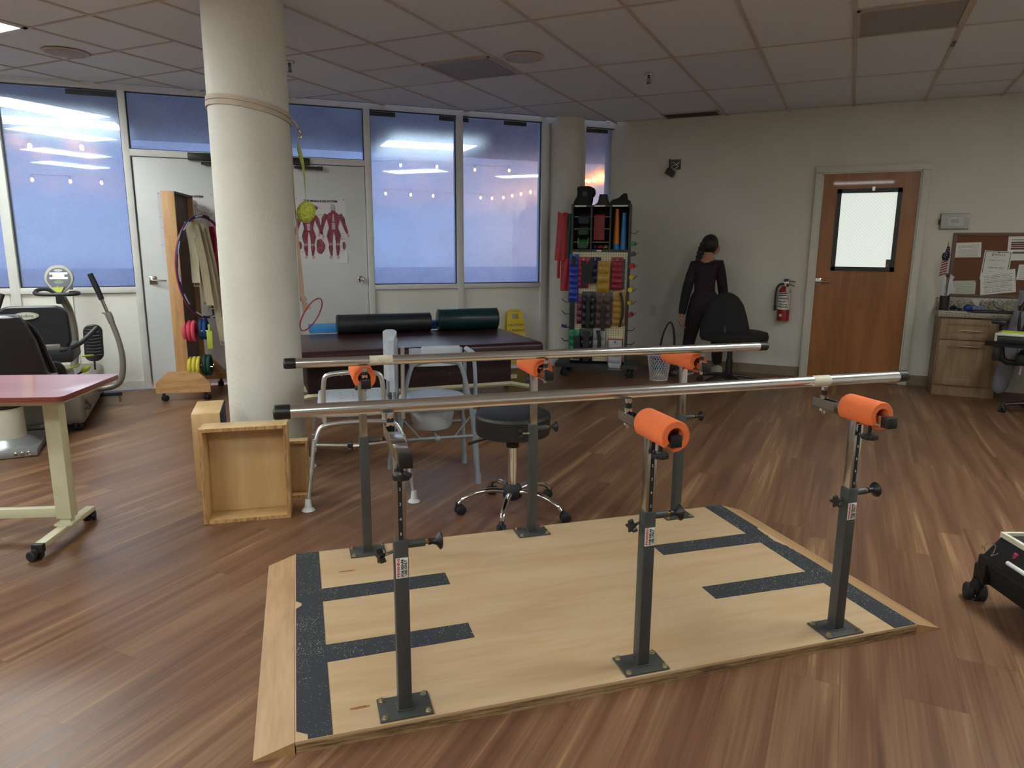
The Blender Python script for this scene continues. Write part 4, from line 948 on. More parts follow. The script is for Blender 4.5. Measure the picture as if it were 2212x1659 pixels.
# gait belts
M_BELT = mat('khaki_webbing', '#b1a488', .85, var=.1, scale=120, stretch=(1, 1, .1), bump=.2, bscale=400)
M_BELT2 = mat('cream_webbing', '#cfc6ab', .85, var=.08, scale=120, stretch=(1, 1, .1))
def belt(label, m, x, y, z0, z1, sway, w=.028, tw=0, buckle=True):
    t = T('gait_belt', label, 'belt', hrP(x, y, 0), WA-10, 'webbing gait belts on the oak rack')
    b = MB(); b.grid(lambda u, v: ((u-.5)*w*2*math.cos(tw*v)+sway*v+.008*math.sin(5*v), (u-.5)*w*math.sin(tw*v)-.01*math.sin(7*v), z0+(z1-z0)*v), 3, 18, th=.004)
    b.build('strap', m, t)
    if buckle:
        b = MB(); zz = z1; xs = sway
        for q in ((xs-.03, xs+.03, zz, zz+.006), (xs-.03, xs+.03, zz-.03, zz-.024), (xs-.03, xs-.024, zz-.03, zz+.006), (xs+.024, xs+.03, zz-.03, zz+.006)): b.box(q[0], q[1], -.014, -.008, q[2], q[3])
        b.build('buckle', M_STEEL, t)
belt('wide cream gait belt, leftmost of the bundle on the oak rack', M_BELT2, .125, .10, 1.55, 1.03, .035, .034)
belt('narrow khaki gait belt beside the cream one', M_BELT, .165, .14, 1.55, .86, .05, .026, .5)
belt('khaki gait belt with stacked metal buckles in the bundle', M_BELT, .17, .10, 1.53, .83, .09, .032, .3)
belt('long khaki gait belt hanging lowest of the bundle', M_BELT, .20, .16, 1.54, .50, .13, .028, .25)
belt('khaki gait belt with dark tip on the right of the bundle', M_BELT, .235, .20, 1.50, .72, .09, .026, .7)
t = T('strap_bundle', 'dark green strap hanging behind the khaki belts', 'strap', hrP(.21, .30), WA-10)
b = MB(); b.grid(lambda u, v: ((u-.5)*.06+.04*v, .01*math.sin(9*v), 1.25-.55*v), 3, 14, th=.005); b.build('strap', mat('bottle_green_webbing', '#1f3d38', .85, var=.1), t)
t = T('leg_sling', 'crimson fabric sling on the right of the oak rack', 'sling', hrP(.27, .30), WA-10)
b = MB(); b.grid(lambda u, v: ((u-.5)*(.05+.05*math.sin(3*v)), .03*math.sin(4*u+5*v), 1.52-.58*v), 5, 16, th=.006); b.build('fabric', mat('crimson_nylon', '#9e1f3f', .6, var=.12, bump=.2, bscale=40), t)
t = T('black_strap', 'long black strap trailing to the floor right of the oak rack', 'strap', hrP(.28, .34), WA-10)
b = MB(); b.tube([(.0, 0, 1.06), (-.02, 0, .95), (.02, -.02, .84), (.04, 0, .72), (.09, -.03, .45), (.13, -.05, .26), (.14, -.05, .18)], .011, 8, smooth=2, flat=(1, .3)); b.build('strap', M_BLACK, t)
# foam rings on pegs
def ringset(kind, col, n, x0, dx, y, z, lab, ro=.064):
    m = mat('foam_'+col[1:], col, .8, var=.06, bump=.3, bscale=300)
    for k in range(n):
        t = T('foam_ring', lab[k], 'ring', hrP(x0+dx*k, y, z), WA-10, kind)
        b = MB(); pts = [(0, ro*math.cos(2*PI*i/28), ro*1.25*math.sin(2*PI*i/28)) for i in range(28)]
        b.tube(pts, .0172, 12, closed=True); b.build('ring', m, t)
ringset('pink foam rings on the rack peg', '#cf4a62', 3, .04, .035, .06, .61, ['pink foam ring nearest the oak post', 'middle one of the three pink foam rings', 'pink foam ring farthest from the oak post'])
ringset('blue foam rings on the rack peg', '#23497c', 2, .155, .034, .13, .62, ['blue foam ring just right of the pink rings', 'outermost blue foam ring on the upper peg'])
ringset('yellow foam rings on the rack peg', '#c9ba45', 3, .06, .035, .05, .29, ['yellow foam ring nearest the oak post, low on the rack', 'middle one of the three yellow foam rings', 'yellow foam ring farthest from the oak post'])
ringset('green foam rings on the rack peg', '#1c4338', 2, .17, .035, .10, .30, ['dark green foam ring beside the yellow rings', 'outermost dark green foam ring low on the rack'])
for o_ in [q for q in bpy.data.objects if q.name.startswith('foam_ring')]: pass
b = MB()
for y, z in ((.06, .61), (.05, .29), (.13, .62), (.10, .30)): b.cyl((0, y, z), (.24, y, z), .006, n=8)
b.build('ring_pegs', M_CHROME, hr, kind='stuff')
t = T('lime_paddle', 'lime green paddle hanging right of the blue foam rings', 'paddle', hrP(.235, .05, .45), WA-10)
b = MB(); b.box(-.025, .025, -.006, .006, 0, .16, r=.005); b.box(-.008, .008, -.006, .006, .15, .22); b.build('blade', mat('lime_plastic', '#a9b83c', .5), t)
t = T('chrome_walker', 'chrome wheeled base half hidden behind the round column', 'walker', hrP(.50, .15, 0), WA-10)
b = MB(); b.tube([(-.10, -.1, .07), (-.08, -.08, .15), (0, 0, .19), (.15, .05, .20)], .012, 10, smooth=2); b.tube([(.0, -.02, .19), (.12, -.12, .15), (.13, -.12, .06)], .012, 10, smooth=2); b.build('frame', M_CHROME, t)
caster(t, -.10, -.1, 90, r=.035, h=.08); caster(t, .13, -.12, 60, r=.035, h=.08)

# ---------------------------------------------------------------- posters on the doors
def poster(s0, s1, z0, z1, label, title, kind):
    t = T('anatomy_poster', label, 'poster', WW((s0+s1)/2, .0), WA)
    w = (s1-s0)/2
    b = MB(); n = 10
    b.grid(lambda u, v: (-w+2*w*u, -.0025 - (.012*(max(0, u-.86)/.14)**2 if kind == 'm' and v < .12 else 0) - .001*math.sin(6*u), z0+(z1-z0)*v), 14, 14, th=.0012); sh = b.build('sheet', mat('glossy_paper', '#e2e0e2', .22, var=.02), t)
    F = Matrix.Translation((0, -.0065, 0)) @ Euler((PI/2, 0, 0)).to_matrix().to_4x4()
    b = MB(); b.text(title, .026, F @ Matrix.Translation((0, z1-.033, 0)), .0003, xs=1.15, bold=.0009); b.build('title', M_INK, sh)
    mm = mat('muscle_red', '#a2505c', .6, col2='#7d3442', scale=70, stretch=(1, 1, .35)) if kind == 'm' else mat('bone_grey', '#98969a', .6, var=.2, scale=60)
    md = mat('muscle_pale', '#b9aeb6', .6, var=.2, scale=90) if kind == 'm' else mat('bone_pale', '#bdbbba', .6, var=.15, scale=90)
    def limb(b, pts, rr, k=0): b.k = k; b.tube([(p[0], -.005, p[1]) for p in pts], rr, 8, smooth=1, flat=(1, .08) if False else None)
    def body(cx, top, H, b):
        s_ = H
        def ln(pts, rr, k=0):
            # flat ribbon shaped limb lying on the sheet
            P = [Vector((cx+p[0]*s_, 0, top-p[1]*s_)) for p in pts]; Q = []
            for i, p in enumerate(P):
                d = (P[min(i+1, len(P)-1)]-P[max(i-1, 0)]).normalized(); nn_ = Vector((d.z, 0, -d.x)); Q.append((p+nn_*rr[i]*s_, p-nn_*rr[i]*s_))
            vs = []; 
            for a, c in Q: vs += [(a.x, -.0052-.0003*k, a.z), (c.x, -.0052-.0003*k, c.z)]
            b.k = k; b.add(vs, [(2*i, 2*i+1, 2*i+3, 2*i+2) for i in range(len(Q)-1)])
        def disc(x, z, rx, rz, k=0):
            b.k = k; n_ = 20; b.add([(cx+(x+rx*math.cos(2*PI*i/n_))*s_, -.0053-.0003*k, top-(z+rz*math.sin(2*PI*i/n_))*s_) for i in range(n_)], [tuple(range(n_))])
        disc(0, .065, .042, .062, 1); disc(0, .10, .03, .035)
        ln([(0, .11), (0, .17)], [.03, .045]); ln([(0, .155), (0, .22), (0, .33), (0, .42), (0, .50)], [.06, .135, .105, .085, .10])
        for q in (-1, 1):
            ln([(q*.12, .19), (q*.165, .27), (q*.19, .37), (q*.225, .47), (q*.25, .54)], [.035, .042, .03, .03, .015])
            ln([(q*.25, .53), (q*.27, .57), (q*.26, .60)], [.014, .022, .008], 1)
            ln([(q*.05, .48), (q*.075, .58), (q*.065, .70), (q*.06, .73)], [.05, .055, .035, .03])
            ln([(q*.06, .72), (q*.065, .79), (q*.06, .90), (q*.055, .94)], [.03, .04, .022, .018])
            ln([(q*.055, .93), (q*.075, .985)], [.018, .03], 1); disc(q*.062, .725, .022, .02, 1)
        ln([(0, .18), (0, .32)], [.008, .02], 1); ln([(0, .34), (0, .46)], [.03, .03], 1)
    b = MB()
    if kind == 'm':
        body(-w*.52, z1-.075, .53, b); body(w*.48, z1-.055, .55, b)
        fig = b.build('anatomy_figures', [mm, md], sh, kind='stuff')
        b = MB(); n_ = 24
        for cx, cz, rx, rz in ((-.02, z0+.16, .042, .075), (-.06, z1-.10, .028, .026), (w-.03, z0+.17, .016, .04), (-w+.03, z0+.17, .014, .04)):
            b.add([(cx+rx*math.cos(2*PI*i/n_)*(1+.15*math.cos(6*PI*i/n_)), -.0055, cz+rz*math.sin(2*PI*i/n_)) for i in range(n_)], [tuple(range(n_))])
        b.build('anatomy_details', mm, sh, kind='stuff')
    else:
        body(w*.30, z1-.065, .54, b); b.build('skeleton_figure', [md, mm], sh)
        b = MB(); n_ = 20
        for cx, cz, rx, rz in ((w*.30, z0+.17, .035, .06), (w*.62, z0+.2, .03, .03), (-w*.75, z0+.2, .02, .05), (-w*.72, z0+.35, .018, .04)): b.add([(cx+rx*math.cos(2*PI*i/n_), -.0055, cz+rz*math.sin(2*PI*i/n_)) for i in range(n_)], [tuple(range(n_))])
        b.build('anatomy_details', mm, sh, kind='stuff')
    b = MB(); rnd = random.Random(5)
    for k in range(46):
        x = rnd.choice((-w*.86, -w*.14, w*.0, w*.78, w*.86)) + rnd.uniform(-.015, .015); z = rnd.uniform(z0+.05, z1-.07); l = rnd.uniform(.012, .032)
        b.add([(x-l, -.0056, z), (x+l, -.0056, z), (x+l, -.0056, z+.0022), (x-l, -.0056, z+.0022)], [(0, 1, 2, 3)])
    b.build('caption_lines', mat('grey_caption', '#8b8788', .7), sh, kind='stuff')
    for x in (-w+.012, w-.02):
        b = MB(); b.ell((x, -.006, z1-.012), .005, 8, 6); b.build('pin', M_STEEL, t)
poster(-.745, -.257, 1.188, 1.825, 'muscular system wall poster taped to the right door', 'THE MUSCULAR SYSTEM', 'm')
poster(-1.967, -1.486, 1.187, 1.835, 'skeletal system wall poster on the left door behind the oak rack', 'THE SKELETAL SYSTEM', 's')

# ---------------------------------------------------------------- straps on the round column
M_BAND = mat('cream_rubber_band', '#c3b5a2', .7, var=.05)
def CP(az, r_, z):   # point around the big column, az in degrees from +x
    return (CX + r_*math.cos(R(az)), CY + r_*math.sin(R(az)), z)
cs = T('column_strap', 'cream resistance band wrapped twice round the column with a tail down the side', 'strap', (CX, CY, 0))
for i, dz in enumerate((.016, -.015)):
    b = MB()
    b.grid(lambda u, v: ((CR+.003+.002*i)*math.cos(2*PI*u), (CR+.003+.002*i)*math.sin(2*PI*u), 2.135 + dz + .04*math.cos(2*PI*u+R(115)) + .0125*(2*v-1)), 96, 2, th=-.005)
    b.build('wrap', M_BAND, cs)
HF = T('hanging_tether', 'cream tether with clip and lime cord hanging from the column strap', 'tether', (CX, CY, 0), 45.3)
b = MB(); b.tube([(.222, -.02, 2.10), (.240, 0, 2.107), (.262, 0, 2.09), (.276, 0, 2.06)], .008, 8, smooth=2); b.build('band_loop', M_BAND, HF)
b = MB(); b.tube([(.276, 0, 2.06), (.292, .004, 2.045), (.296, 0, 2.02), (.285, -.004, 2.0), (.275, 0, 2.02)], .006, 8, closed=True, smooth=1); b.ell((.283, 0, 2.045), .011, 10, 8); b.build('snap_clip', M_CHROME, HF)
M_LIME = mat('lime_latex', '#a8bf4a', .5, var=.06)
b = MB(); b.tube([(.278, 0, 2.0), (.272, 0, 1.97), (.276, 0, 1.94), (.290, 0, 1.87), (.300, 0, 1.80), (.302, 0, 1.70), (.303, 0, 1.62)], [.003, .004, .013, .012, .006, .002, .002], 8, smooth=2); b.build('lime_cord', M_LIME, HF)
yb = T('yarn_ball', 'bundled lime green ball hanging beside the round column', 'ball', (CX, CY, 0), 45.3)
rnd = random.Random(2)
b = MB(TR(.300, 0, 1.563, 0, 25, 0)); b.ell((0, 0, 0), (.050, .05, .062), 28, 20, f=lambda q: 1+.05*math.sin(9*q.x+7*q.z)+.05*math.cos(11*q.y-5*q.z))
for k in range(16):
    ax = Vector((rnd.uniform(-1, 1), rnd.uniform(-1, 1), rnd.uniform(-1, 1))).normalized(); F = frame((0, 0, 0), ax)
    b.tube([(F @ Vector((math.cos(2*PI*i/24), math.sin(2*PI*i/24), 0))) * 1.0 for i in range(24)] and [Vector(((F @ Vector((math.cos(2*PI*i/24), math.sin(2*PI*i/24), .15*math.sin(k))))[0]*.052, (F @ Vector((math.cos(2*PI*i/24), math.sin(2*PI*i/24), .15*math.sin(k))))[1]*.052, (F @ Vector((math.cos(2*PI*i/24), math.sin(2*PI*i/24), .15*math.sin(k))))[2]*.064)) for i in range(24)], .0045, 6, closed=True)
b.build('ball', mat('lime_yarn', '#cbd65a', .8, var=.15, scale=60), yb)
ds = T('dangling_strap', 'pale pink strap running down the right side of the column to a knot', 'strap', (CX, CY, 0), 45.3)
b = MB(); b.tube([(.231, 0, 2.085), (.2325, 0, 1.9), (.233, 0, 1.665), (.238, 0, 1.50)], .004, 8); b.build('cord', M_BAND, ds)
b = MB(); M_PINK = mat('pink_cotton_strap', '#d2b8a4', .8, var=.05)
b.grid(lambda u, v: (.238+.012*v + (u-.5)*(.008+.026*v), .004*math.sin(6*v), 1.52-.50*v), 4, 14, th=.003); b.build('strap', M_PINK, ds)
b = MB(); b.ell((.255, 0, 1.02), (.022, .016, .02), 14, 10, f=lambda q: 1+.12*math.sin(8*q.x+5*q.z)); b.build('knot', M_PINK, ds)
b = MB(); b.grid(lambda u, v: (.255+.02*v+(u-.5)*(.02+.03*v), -.01+.006*math.sin(7*u), 1.01-.07*v+.02*u*v), 4, 8, th=.003); b.build('tail', M_PINK, ds)
rg = T('exercise_ring', 'thin red plastic ring hanging from the pale strap beside the column', 'ring', (CX, CY, 0), 45.3)
b = MB(TR(.300, 0, .920, 0, 31, 0)); b.tube([(.052*math.cos(2*PI*i/48), .09*math.cos(2*PI*i/48), .118*math.sin(2*PI*i/48)) for i in range(48)], .0042, 8, closed=True); b.build('ring', mat('red_plastic', '#b5383d', .35, var=.05), rg)
# ---------------------------------------------------------------- overbed table
M_CHERRY = wood('cherry_laminate', '#a36058', '#94544b', 'x', .8, .28, .25, .0, coat=.3)
ot = T('overbed_table', 'cherry topped table on a cream rolling frame at the left edge', 'table', (-3.215, 1.895, 0), 31)
b = MB()
def rrect(x0, x1, y0, y1, r, n=6):
    P = []
    for cx, cy, a in ((x1-r, y1-r, 0), (x0+r, y1-r, 90), (x0+r, y0+r, 180), (x1-r, y0+r, 270)):
        for k in range(n+1): P.append((cx+r*math.cos(R(a+90*k/n)), cy+r*math.sin(R(a+90*k/n))))
    return P
b.prism(rrect(-1.10, .197, -.30, .235, .03), .713, .737); tp = b.build('table_top', M_CHERRY, ot)
b = MB(); b.prism(rrect(-1.101, .198, -.301, .236, .031), .716, .734); b.build('edge_band', mat('cherry_edge', '#7d3a2f', .4), tp)
b = MB(); b.box(-.034, .034, -.03, .03, .10, .712, r=.003); b.build('outer_leg', M_CREAM, ot)
b = MB(); b.box(-.022, .022, -.02, .02, .075, .11); b.box(-.04, .04, -.045, .045, .07, .08, r=.002); b.build('inner_leg', M_CREAM, ot)
b = MB(); b.box(-.022, .022, -.245, .215, .048, .072, r=.002); ft = b.build('foot_bar', M_CREAM, ot)
b = MB(); b.box(-1.0, -.034, -.018, .018, .105, .15, r=.003); b.build('cross_bar', M_CREAM, ot)
b = MB(); b.box(-.0235, .0235, -.262, -.235, .035, .074, r=.003); b.build('end_cap', M_BLACK, ft)
b = MB(); b.box(-.2, .15, -.25, .2, .690, .713); b.build('under_frame', M_CREAM, ot)
b = MB(); b.box(.05, .08, .02, .14, .672, .682, M=TR(0, 0, 0, 0, 0, 0)); b.build('height_lever', M_BLACK, ot)
b = MB(); b.box(-1.034, -.966, -.03, .03, .10, .712, r=.003); b.build('outer_leg', M_CREAM, ot)
b = MB(); b.box(-1.022, -.978, -.245, .215, .048, .072, r=.002); b.build('foot_bar', M_CREAM, ot)
caster(ot, 0, -.255, 160, r=.024, h=.05, w=.014); caster(ot, 0, .19, 110, r=.024, h=.05, w=.014); caster(ot, -1.0, -.24, 60, r=.024, h=.05, w=.014); caster(ot, -1.0, .19, 60, r=.024, h=.05, w=.014)

# ---------------------------------------------------------------- exam chair
M_SILVER = mat('silver_paint', '#9fa2a5', .35, .5, var=.05)
ec = T('exam_chair', 'black vinyl reclining exam chair on a cream pedestal and silver plate', 'exam chair', (-4.95, 2.65, 0), 52)
b = MB()
b.box(-.45, .145, -.25, .32, .004, .045, r=.003); b.build('base_plate', M_SILVER, ec)
b = MB(); b.lathe([(.175, .045), (.17, .06), (.125, .09), (.12, .10), (0, .10)], (-.045, -.02, 0), n=40); b.build('dome_cover', M_SILVER, ec)
b = MB(); b.lathe([(.112, .095), (.108, .30), (0, .30)], (-.045, -.02, 0), n=40); b.build('pedestal', mat('cream_pedestal', '#c4bfae', .45, var=.03), ec)
b = MB(); b.lathe([(.115, .30), (.12, .31), (.12, .325), (.10, .34), (.10, .40), (0, .40)], (-.045, -.02, 0), n=40); b.build('collar', M_BLACK, ec)
for k, (x, z) in enumerate(((.03, .030), (.065, .030), (.10, .031), (.105, .015))):
    b = MB(); b.lathe([(.011, 0), (.011, .004), (.006, .008), (0, .008)], (x, -.25, z), (0, -1, 0), 14); b.build('bolt', M_STEEL, ec)
b = MB(); b.box(-.42, .20, -.18, .36, .40, .50, r=.03, seg=3); b.build('seat_cushion', M_VINBLK, ec)
# backrest seen from behind, leaning towards the viewer
b = MB()
def ebk(x, z, y): return (x, y, z)
rings = []
for z, xr, y in ((.46, .25, -.18), (.60, .238, -.22), (.75, .215, -.26), (.86, .18, -.29), (.905, .155, -.30), (.92, .12, -.29)):
    rings.append([(-.42, y, z), (xr-.05, y-.005, z), (xr-.01, y+.01, z), (xr, y+.04, z), (xr-.01, y+.10, z), (-.42, y+.12, z)])
b.loft(rings); b.build('backrest', M_VINBLK, ec)
b = MB(); b.tube([(.125, -.26, .905), (.18, -.20, .85), (.215, -.14, .75), (.235, -.10, .63), (.26, -.05, .52)], [.018, .028, .03, .03, .034], 10, smooth=2, flat=(1, .55)); b.build('side_bolster', M_VINBLK, ec)
b = MB(); b.tube([(.25, -.05, .545), (.27, .0, .56), (.29, .05, .53), (.30, .09, .47), (.30, .10, .42)], [.022, .028, .03, .028, .024], 12, smooth=2); b.build('arm_pad', M_VINBLK, ec)

# ---------------------------------------------------------------- recumbent stepper
M_NTAUPE = mat('taupe_metal_paint', '#8a857c', .35, .3, var=.04)
M_NGREY = mat('stepper_grey_plastic', '#a7a69d', .45, var=.04)
M_NDARK = mat('stepper_dark_plastic', '#2c2d31', .45, var=.08)
M_LIMEG = mat('stepper_lime', '#a7b636', .45, var=.05)
ns = T('recumbent_stepper', 'recumbent cross trainer with black seat, taupe arms and glowing console', 'exercise machine', (-5.0, 3.35, 0), 50)
b = MB(); b.box(-.60, -.14, -.12, 1.30, .045, .30, r=.05, seg=4); b.box(-.52, -.26, -.20, .50, .28, .40, r=.04, seg=3); b.build('body_shell', M_NTAUPE, ns)
b = MB(); b.box(-.55, -.39, -.128, -.12, .03, .075); b.build('rating_plate', M_STEEL, ns)
# seat back
def rr_loft(b, cx, cz, w, h, y, th, r, tilt=0.0, n=8):
    P = rrect(-w/2, w/2, -h/2, h/2, r, n); rings = []
    for k, (s_, dy) in enumerate(((.94, 0), (1, .012), (1, th-.02), (.93, th))):
        rings.append([(cx+x*s_, y+dy+tilt*(z*s_), cz+z*s_) for x, z in P])
    b.loft(rings)
b = MB(); rr_loft(b, -.41, .755, .44, .33, -.02, .08, .09, tilt=-.12); sb = b.build('seat_back', M_NDARK, ns)
M = Matrix.Translation((-.443, -.037, .853)) @ Euler((PI/2, 0, 0)).to_matrix().to_4x4()
b = MB(); b.lathe([(0, .003), (1, .003), (1.02, 0)], n=40, M=M @ Matrix.Diagonal((.075, .026, 1, 1))); lg = b.build('logo_badge', mat('badge_cream', '#d9d8c8', .4, var=.02), sb)
b = MB(); b.lathe([(.93, .0036), (.86, .0036)], n=40, a0=15, a1=345, M=M @ Matrix.Diagonal((.075, .026, 1, 1))); b.build('badge_ring', mat('badge_olive', '#6e7340', .5), lg)
b = MB(); b.text('NuStep', .028, M @ Matrix.Translation((0, 0, .004)), .0004, xs=1.1); b.build('badge_word', mat('badge_ink', '#343b58', .5), lg)
b = MB(); b.box(-.39, -.19, -.02, .36, .50, .62, r=.02); b.box(-.62, -.19, .0, .40, .50, .585, r=.02); b.build('seat_base', M_NDARK, ns)
b = MB(); b.box(-.38, -.26, -.02, .06, .59, .64, r=.008); b.build('seat_bracket', M_NTAUPE, ns)
b = MB(); b.tube([(-.27, -.02, .595), (-.20, .0, .60), (-.15, .04, .625), (-.11, .10, .66), (-.06, .14, .71), (-.035, .16, .735)], [.015, .015, .015, .018, .019, .015], 12, smooth=2); b.build('armrest', M_NDARK, ns)
b = MB(); b.tube([(-.345, -.03, .455), (-.26, -.05, .455), (-.19, -.02, .462), (-.165, .06, .475)], .006, 8, smooth=2); b.build('lime_release_bar', M_LIMEG, ns)
b = MB(); b.tube([(-.16, .10, .525), (-.10, .08, .535), (-.065, .10, .53), (-.10, .13, .52)], .005, 8, smooth=1, closed=True); b.build('lime_loop', M_LIMEG, ns)
b = MB(); b.cyl((-.21, .08, .375), (-.16, .09, .41), .008, n=10); lv = b.build('resistance_lever', M_NDARK, ns)
b = MB(TR(-.135, .095, .428, 0, -35, 0)); b.ell((0, 0, 0), (.04, .018, .02), 14, 10); b.build('lime_knob', M_LIMEG, lv)
b = MB(); b.tube([(-.36, 1.10, .20), (-.33, 1.14, .45), (-.32, 1.14, .62), (-.335, 1.10, .80), (-.365, 1.04, .90)], .032, 16, smooth=2); b.build('console_neck', M_NTAUPE, ns)
b = MB(); b.box(-.405, -.355, .96, 1.04, .86, .95, r=.01); b.build('neck_joint', M_NDARK, ns)
# console head
cy_ = .98
b = MB(); P = []
for i in range(48):
    a = 2*PI*i/48; x = .109*math.copysign(abs(math.cos(a))**.85, math.cos(a)); z = math.sin(a)
    P.append((x*(1 if z > 0 else 1-.38*(-z)**1.3), .118*(z if z > 0 else z*1.0)))
rings = []
for s_, dy in ((.80, -.004), (.95, 0), (1, .012), (.97, .05), (.8, .065)): rings.append([(-.367+x*s_, cy_+dy+.25*z*s_, 1.065+z*s_) for x, z in P])
b.loft(rings); ch = b.build('console_head', M_NGREY, ns)
b = MB(); b.loft([[(-.367+x*s_, cy_-.002-dy+.25*z*s_, 1.065+z*s_) for x, z in P] for s_, dy in ((.80, 0), (.78, .006))]); fp = b.build('console_face', mat('console_face_grey', '#5d6064', .5, var=.03), ch)
M_SCR = bpy.data.materials.new('lit_console_screen'); M_SCR.use_nodes = True; _em(M_SCR, (.93, .98, 1, 1), 1.3)
def cbox(b, x0, x1, z0, z1, d=.011):
    vs = [(-.367+x, cy_-d+.25*z, 1.065+z) for x, z in ((x0, z0), (x1, z0), (x1, z1), (x0, z1))] + [(-.367+x, cy_-d+.006+.25*z, 1.065+z) for x, z in ((x0, z0), (x1, z0), (x1, z1), (x0, z1))]
    b.add(vs, [(0, 1, 2, 3), (4, 7, 6, 5), (0, 4, 5, 1), (1, 5, 6, 2), (2, 6, 7, 3), (3, 7, 4, 0)])
b = MB(); cbox(b, -.064, .064, .042, .056); cbox(b, -.064, .064, .004, .018); cbox(b, -.04, .04, .016, .044); b.build('screen', M_SCR, fp)
b = MB(); b.lathe([(0, .002), (1, .002), (1, 0)], n=30, M=Matrix.Translation((-.367, cy_-.010+.25*.075, 1.065+.075)) @ Euler((PI/2, 0, 0)).to_matrix().to_4x4() @ Matrix.Diagonal((.032, .010, 1, 1))); b.build('console_badge', M_WHITE, fp)
b = MB()
for x, z, rx, rz in ((0, -.022, .036, .016), ): b.lathe([(0, .002), (1, .002), (1, 0)], n=30, M=Matrix.Translation((-.367+x, cy_-.011+.25*z, 1.065+z)) @ Euler((PI/2, 0, 0)).to_matrix().to_4x4() @ Matrix.Diagonal((rx, rz, 1, 1)))
b.build('key_cluster', mat('key_blue_grey', '#8f9fa8', .5), fp)
b = MB(); b.lathe([(0, .003), (1, .003), (1, 0)], n=20, M=Matrix.Translation((-.367, cy_-.013+.25*-.014, 1.065-.014)) @ Euler((PI/2, 0, 0)).to_matrix().to_4x4() @ Matrix.Diagonal((.018, .006, 1, 1))); b.build('lime_key', M_LIMEG, fp)
b = MB(); cbox(b, -.02, -.005, -.062, -.052, .014); b.build('orange_key', mat('orange_key', '#d9843e', .5), fp)
b = MB(); pts = [(-.05, -.066), (.036, -.060), (.012, -.106), (-.02, -.106)]; b.loft([[(-.367+x, cy_-.02+.25*z, 1.065+z) for x, z in pts], [(-.367+x, cy_-.006+.25*z, 1.065+z) for x, z in pts]]); b.build('lime_chin', M_LIMEG, ch)
b = MB(); cbox(b, .068, .098, -.085, -.040, .0); b.build('side_vent', M_NDARK, ch)
b = MB(); b.tube([(-.36-.05, 1.0, .955), (-.46, 1.0, .985), (-.52, .97, .985), (-.548, .91, .955), (-.50, .875, .948), (-.38, .87, .945), (-.28, .875, .945), (-.222, .90, .948), (-.24, .96, .955), (-.30, 1.0, .95)], .0155, 12, smooth=2); b.build('console_handle', M_NDARK, ns)
# long arm lever
def arm_lever(x0, full=True):
    b = MB(); b.tube([(x0-.107, .7, 1.121), (x0-.075, .7, 1.02), (x0-.041, .7, .908)], [.021, .023, .020], 14); gr = b.build('lever_grip', M_RUB, ns)
    b = MB(); b.cyl((x0-.045, .7, .92), (x0-.008, .7, .79), .0135, n=14); b.build('lever_tube', M_STEEL, ns)
    b = MB(); b.tube([(x0-.012, .7, .80), (x0+.0, .7, .77), (x0+.014, .7, .71)], [.026, .028, .024], 14); b.cyl((x0-.05, .70, .80), (x0+.0, .7, .79), .009); b.build('lever_collar', M_NTAUPE, ns)
    b = MB(); b.tube([(x0+.012, .7, .72), (x0+.036, .7, .63), (x0+.056, .7, .53), (x0+.066, .7, .43), (x0+.062, .7, .32), (x0+.040, .7, .22), (x0-.01, .7, .175), (x0-.09, .7, .16), (x0-.22, .7, .16)], [.0215]*3+[.024]*6, 16, smooth=2); b.build('lever_arm', M_NTAUPE, ns)
arm_lever(0)
b = MB(); b.tube([(-.66, .42, .985), (-.70, .40, .87), (-.72, .40, .80)], .019, 12); b.build('lever_grip', M_RUB, ns)
b = MB(); b.tube([(-.72, .40, .80), (-.76, .45, .55), (-.72, .5, .25)], .02, 12, smooth=1); b.build('lever_arm', M_NTAUPE, ns)
# foot pedal
b = MB(); rings = []
P = rrect(-.072, .072, -.16, .16, .062, 8)
for s_, dy in ((.94, 0), (1, .008), (1, .022), (.95, .03)): rings.append([(-.155+x*s_-.02*(-z)/.16*.4, .86+dy-.12*z, .53+z*s_) for x, z in P])
b.loft(rings); pd = b.build('foot_pedal', M_NDARK, ns)
b = MB()
for k in range(9):
    z = -.10+.028*k; b.tube([(-.155-.055, .852-.12*z, .53+z), (-.155, .848-.12*z, .53+z-.006), (-.155+.055, .852-.12*z, .53+z)], .003, 6)
b.build('pedal_ribs', mat('rib_grey', '#4d5056', .6), pd, kind='stuff')
b = MB(); b.cyl((-.165, .90, .38), (-.175, .92, .12), .008, n=10); b.build('pedal_stem', M_NDARK, ns)
b = MB(); b.box(-.27, .02, .86, .90, .06, .09, r=.003); b.build('rear_stabiliser', mat('dark_navy_metal', '#20232c', .4), ns)
b = MB(); b.cyl((.0, .88, 0), (.0, .88, .07), .010); b.build('leveller', M_STEEL, ns)
b = MB(); b.tube([(-.20, -.02, .26), (-.15, -.03, .22), (-.11, -.04, .17)], .010, 8, smooth=1); b.box(-.16, -.11, -.075, -.03, .15, .165, M=TR(0, 0, 0)); b.build('step_lever', M_NDARK, ns)
caster(ns, -.20, -.09, 120, r=.035, h=.09, w=.016); caster(ns, -.52, -.09, 100, r=.035, h=.09, w=.016)
b = MB(); b.box(-.60, -.16, 1.2, 1.28, 0, .06, r=.004); b.build('front_foot', M_NDARK, ns)

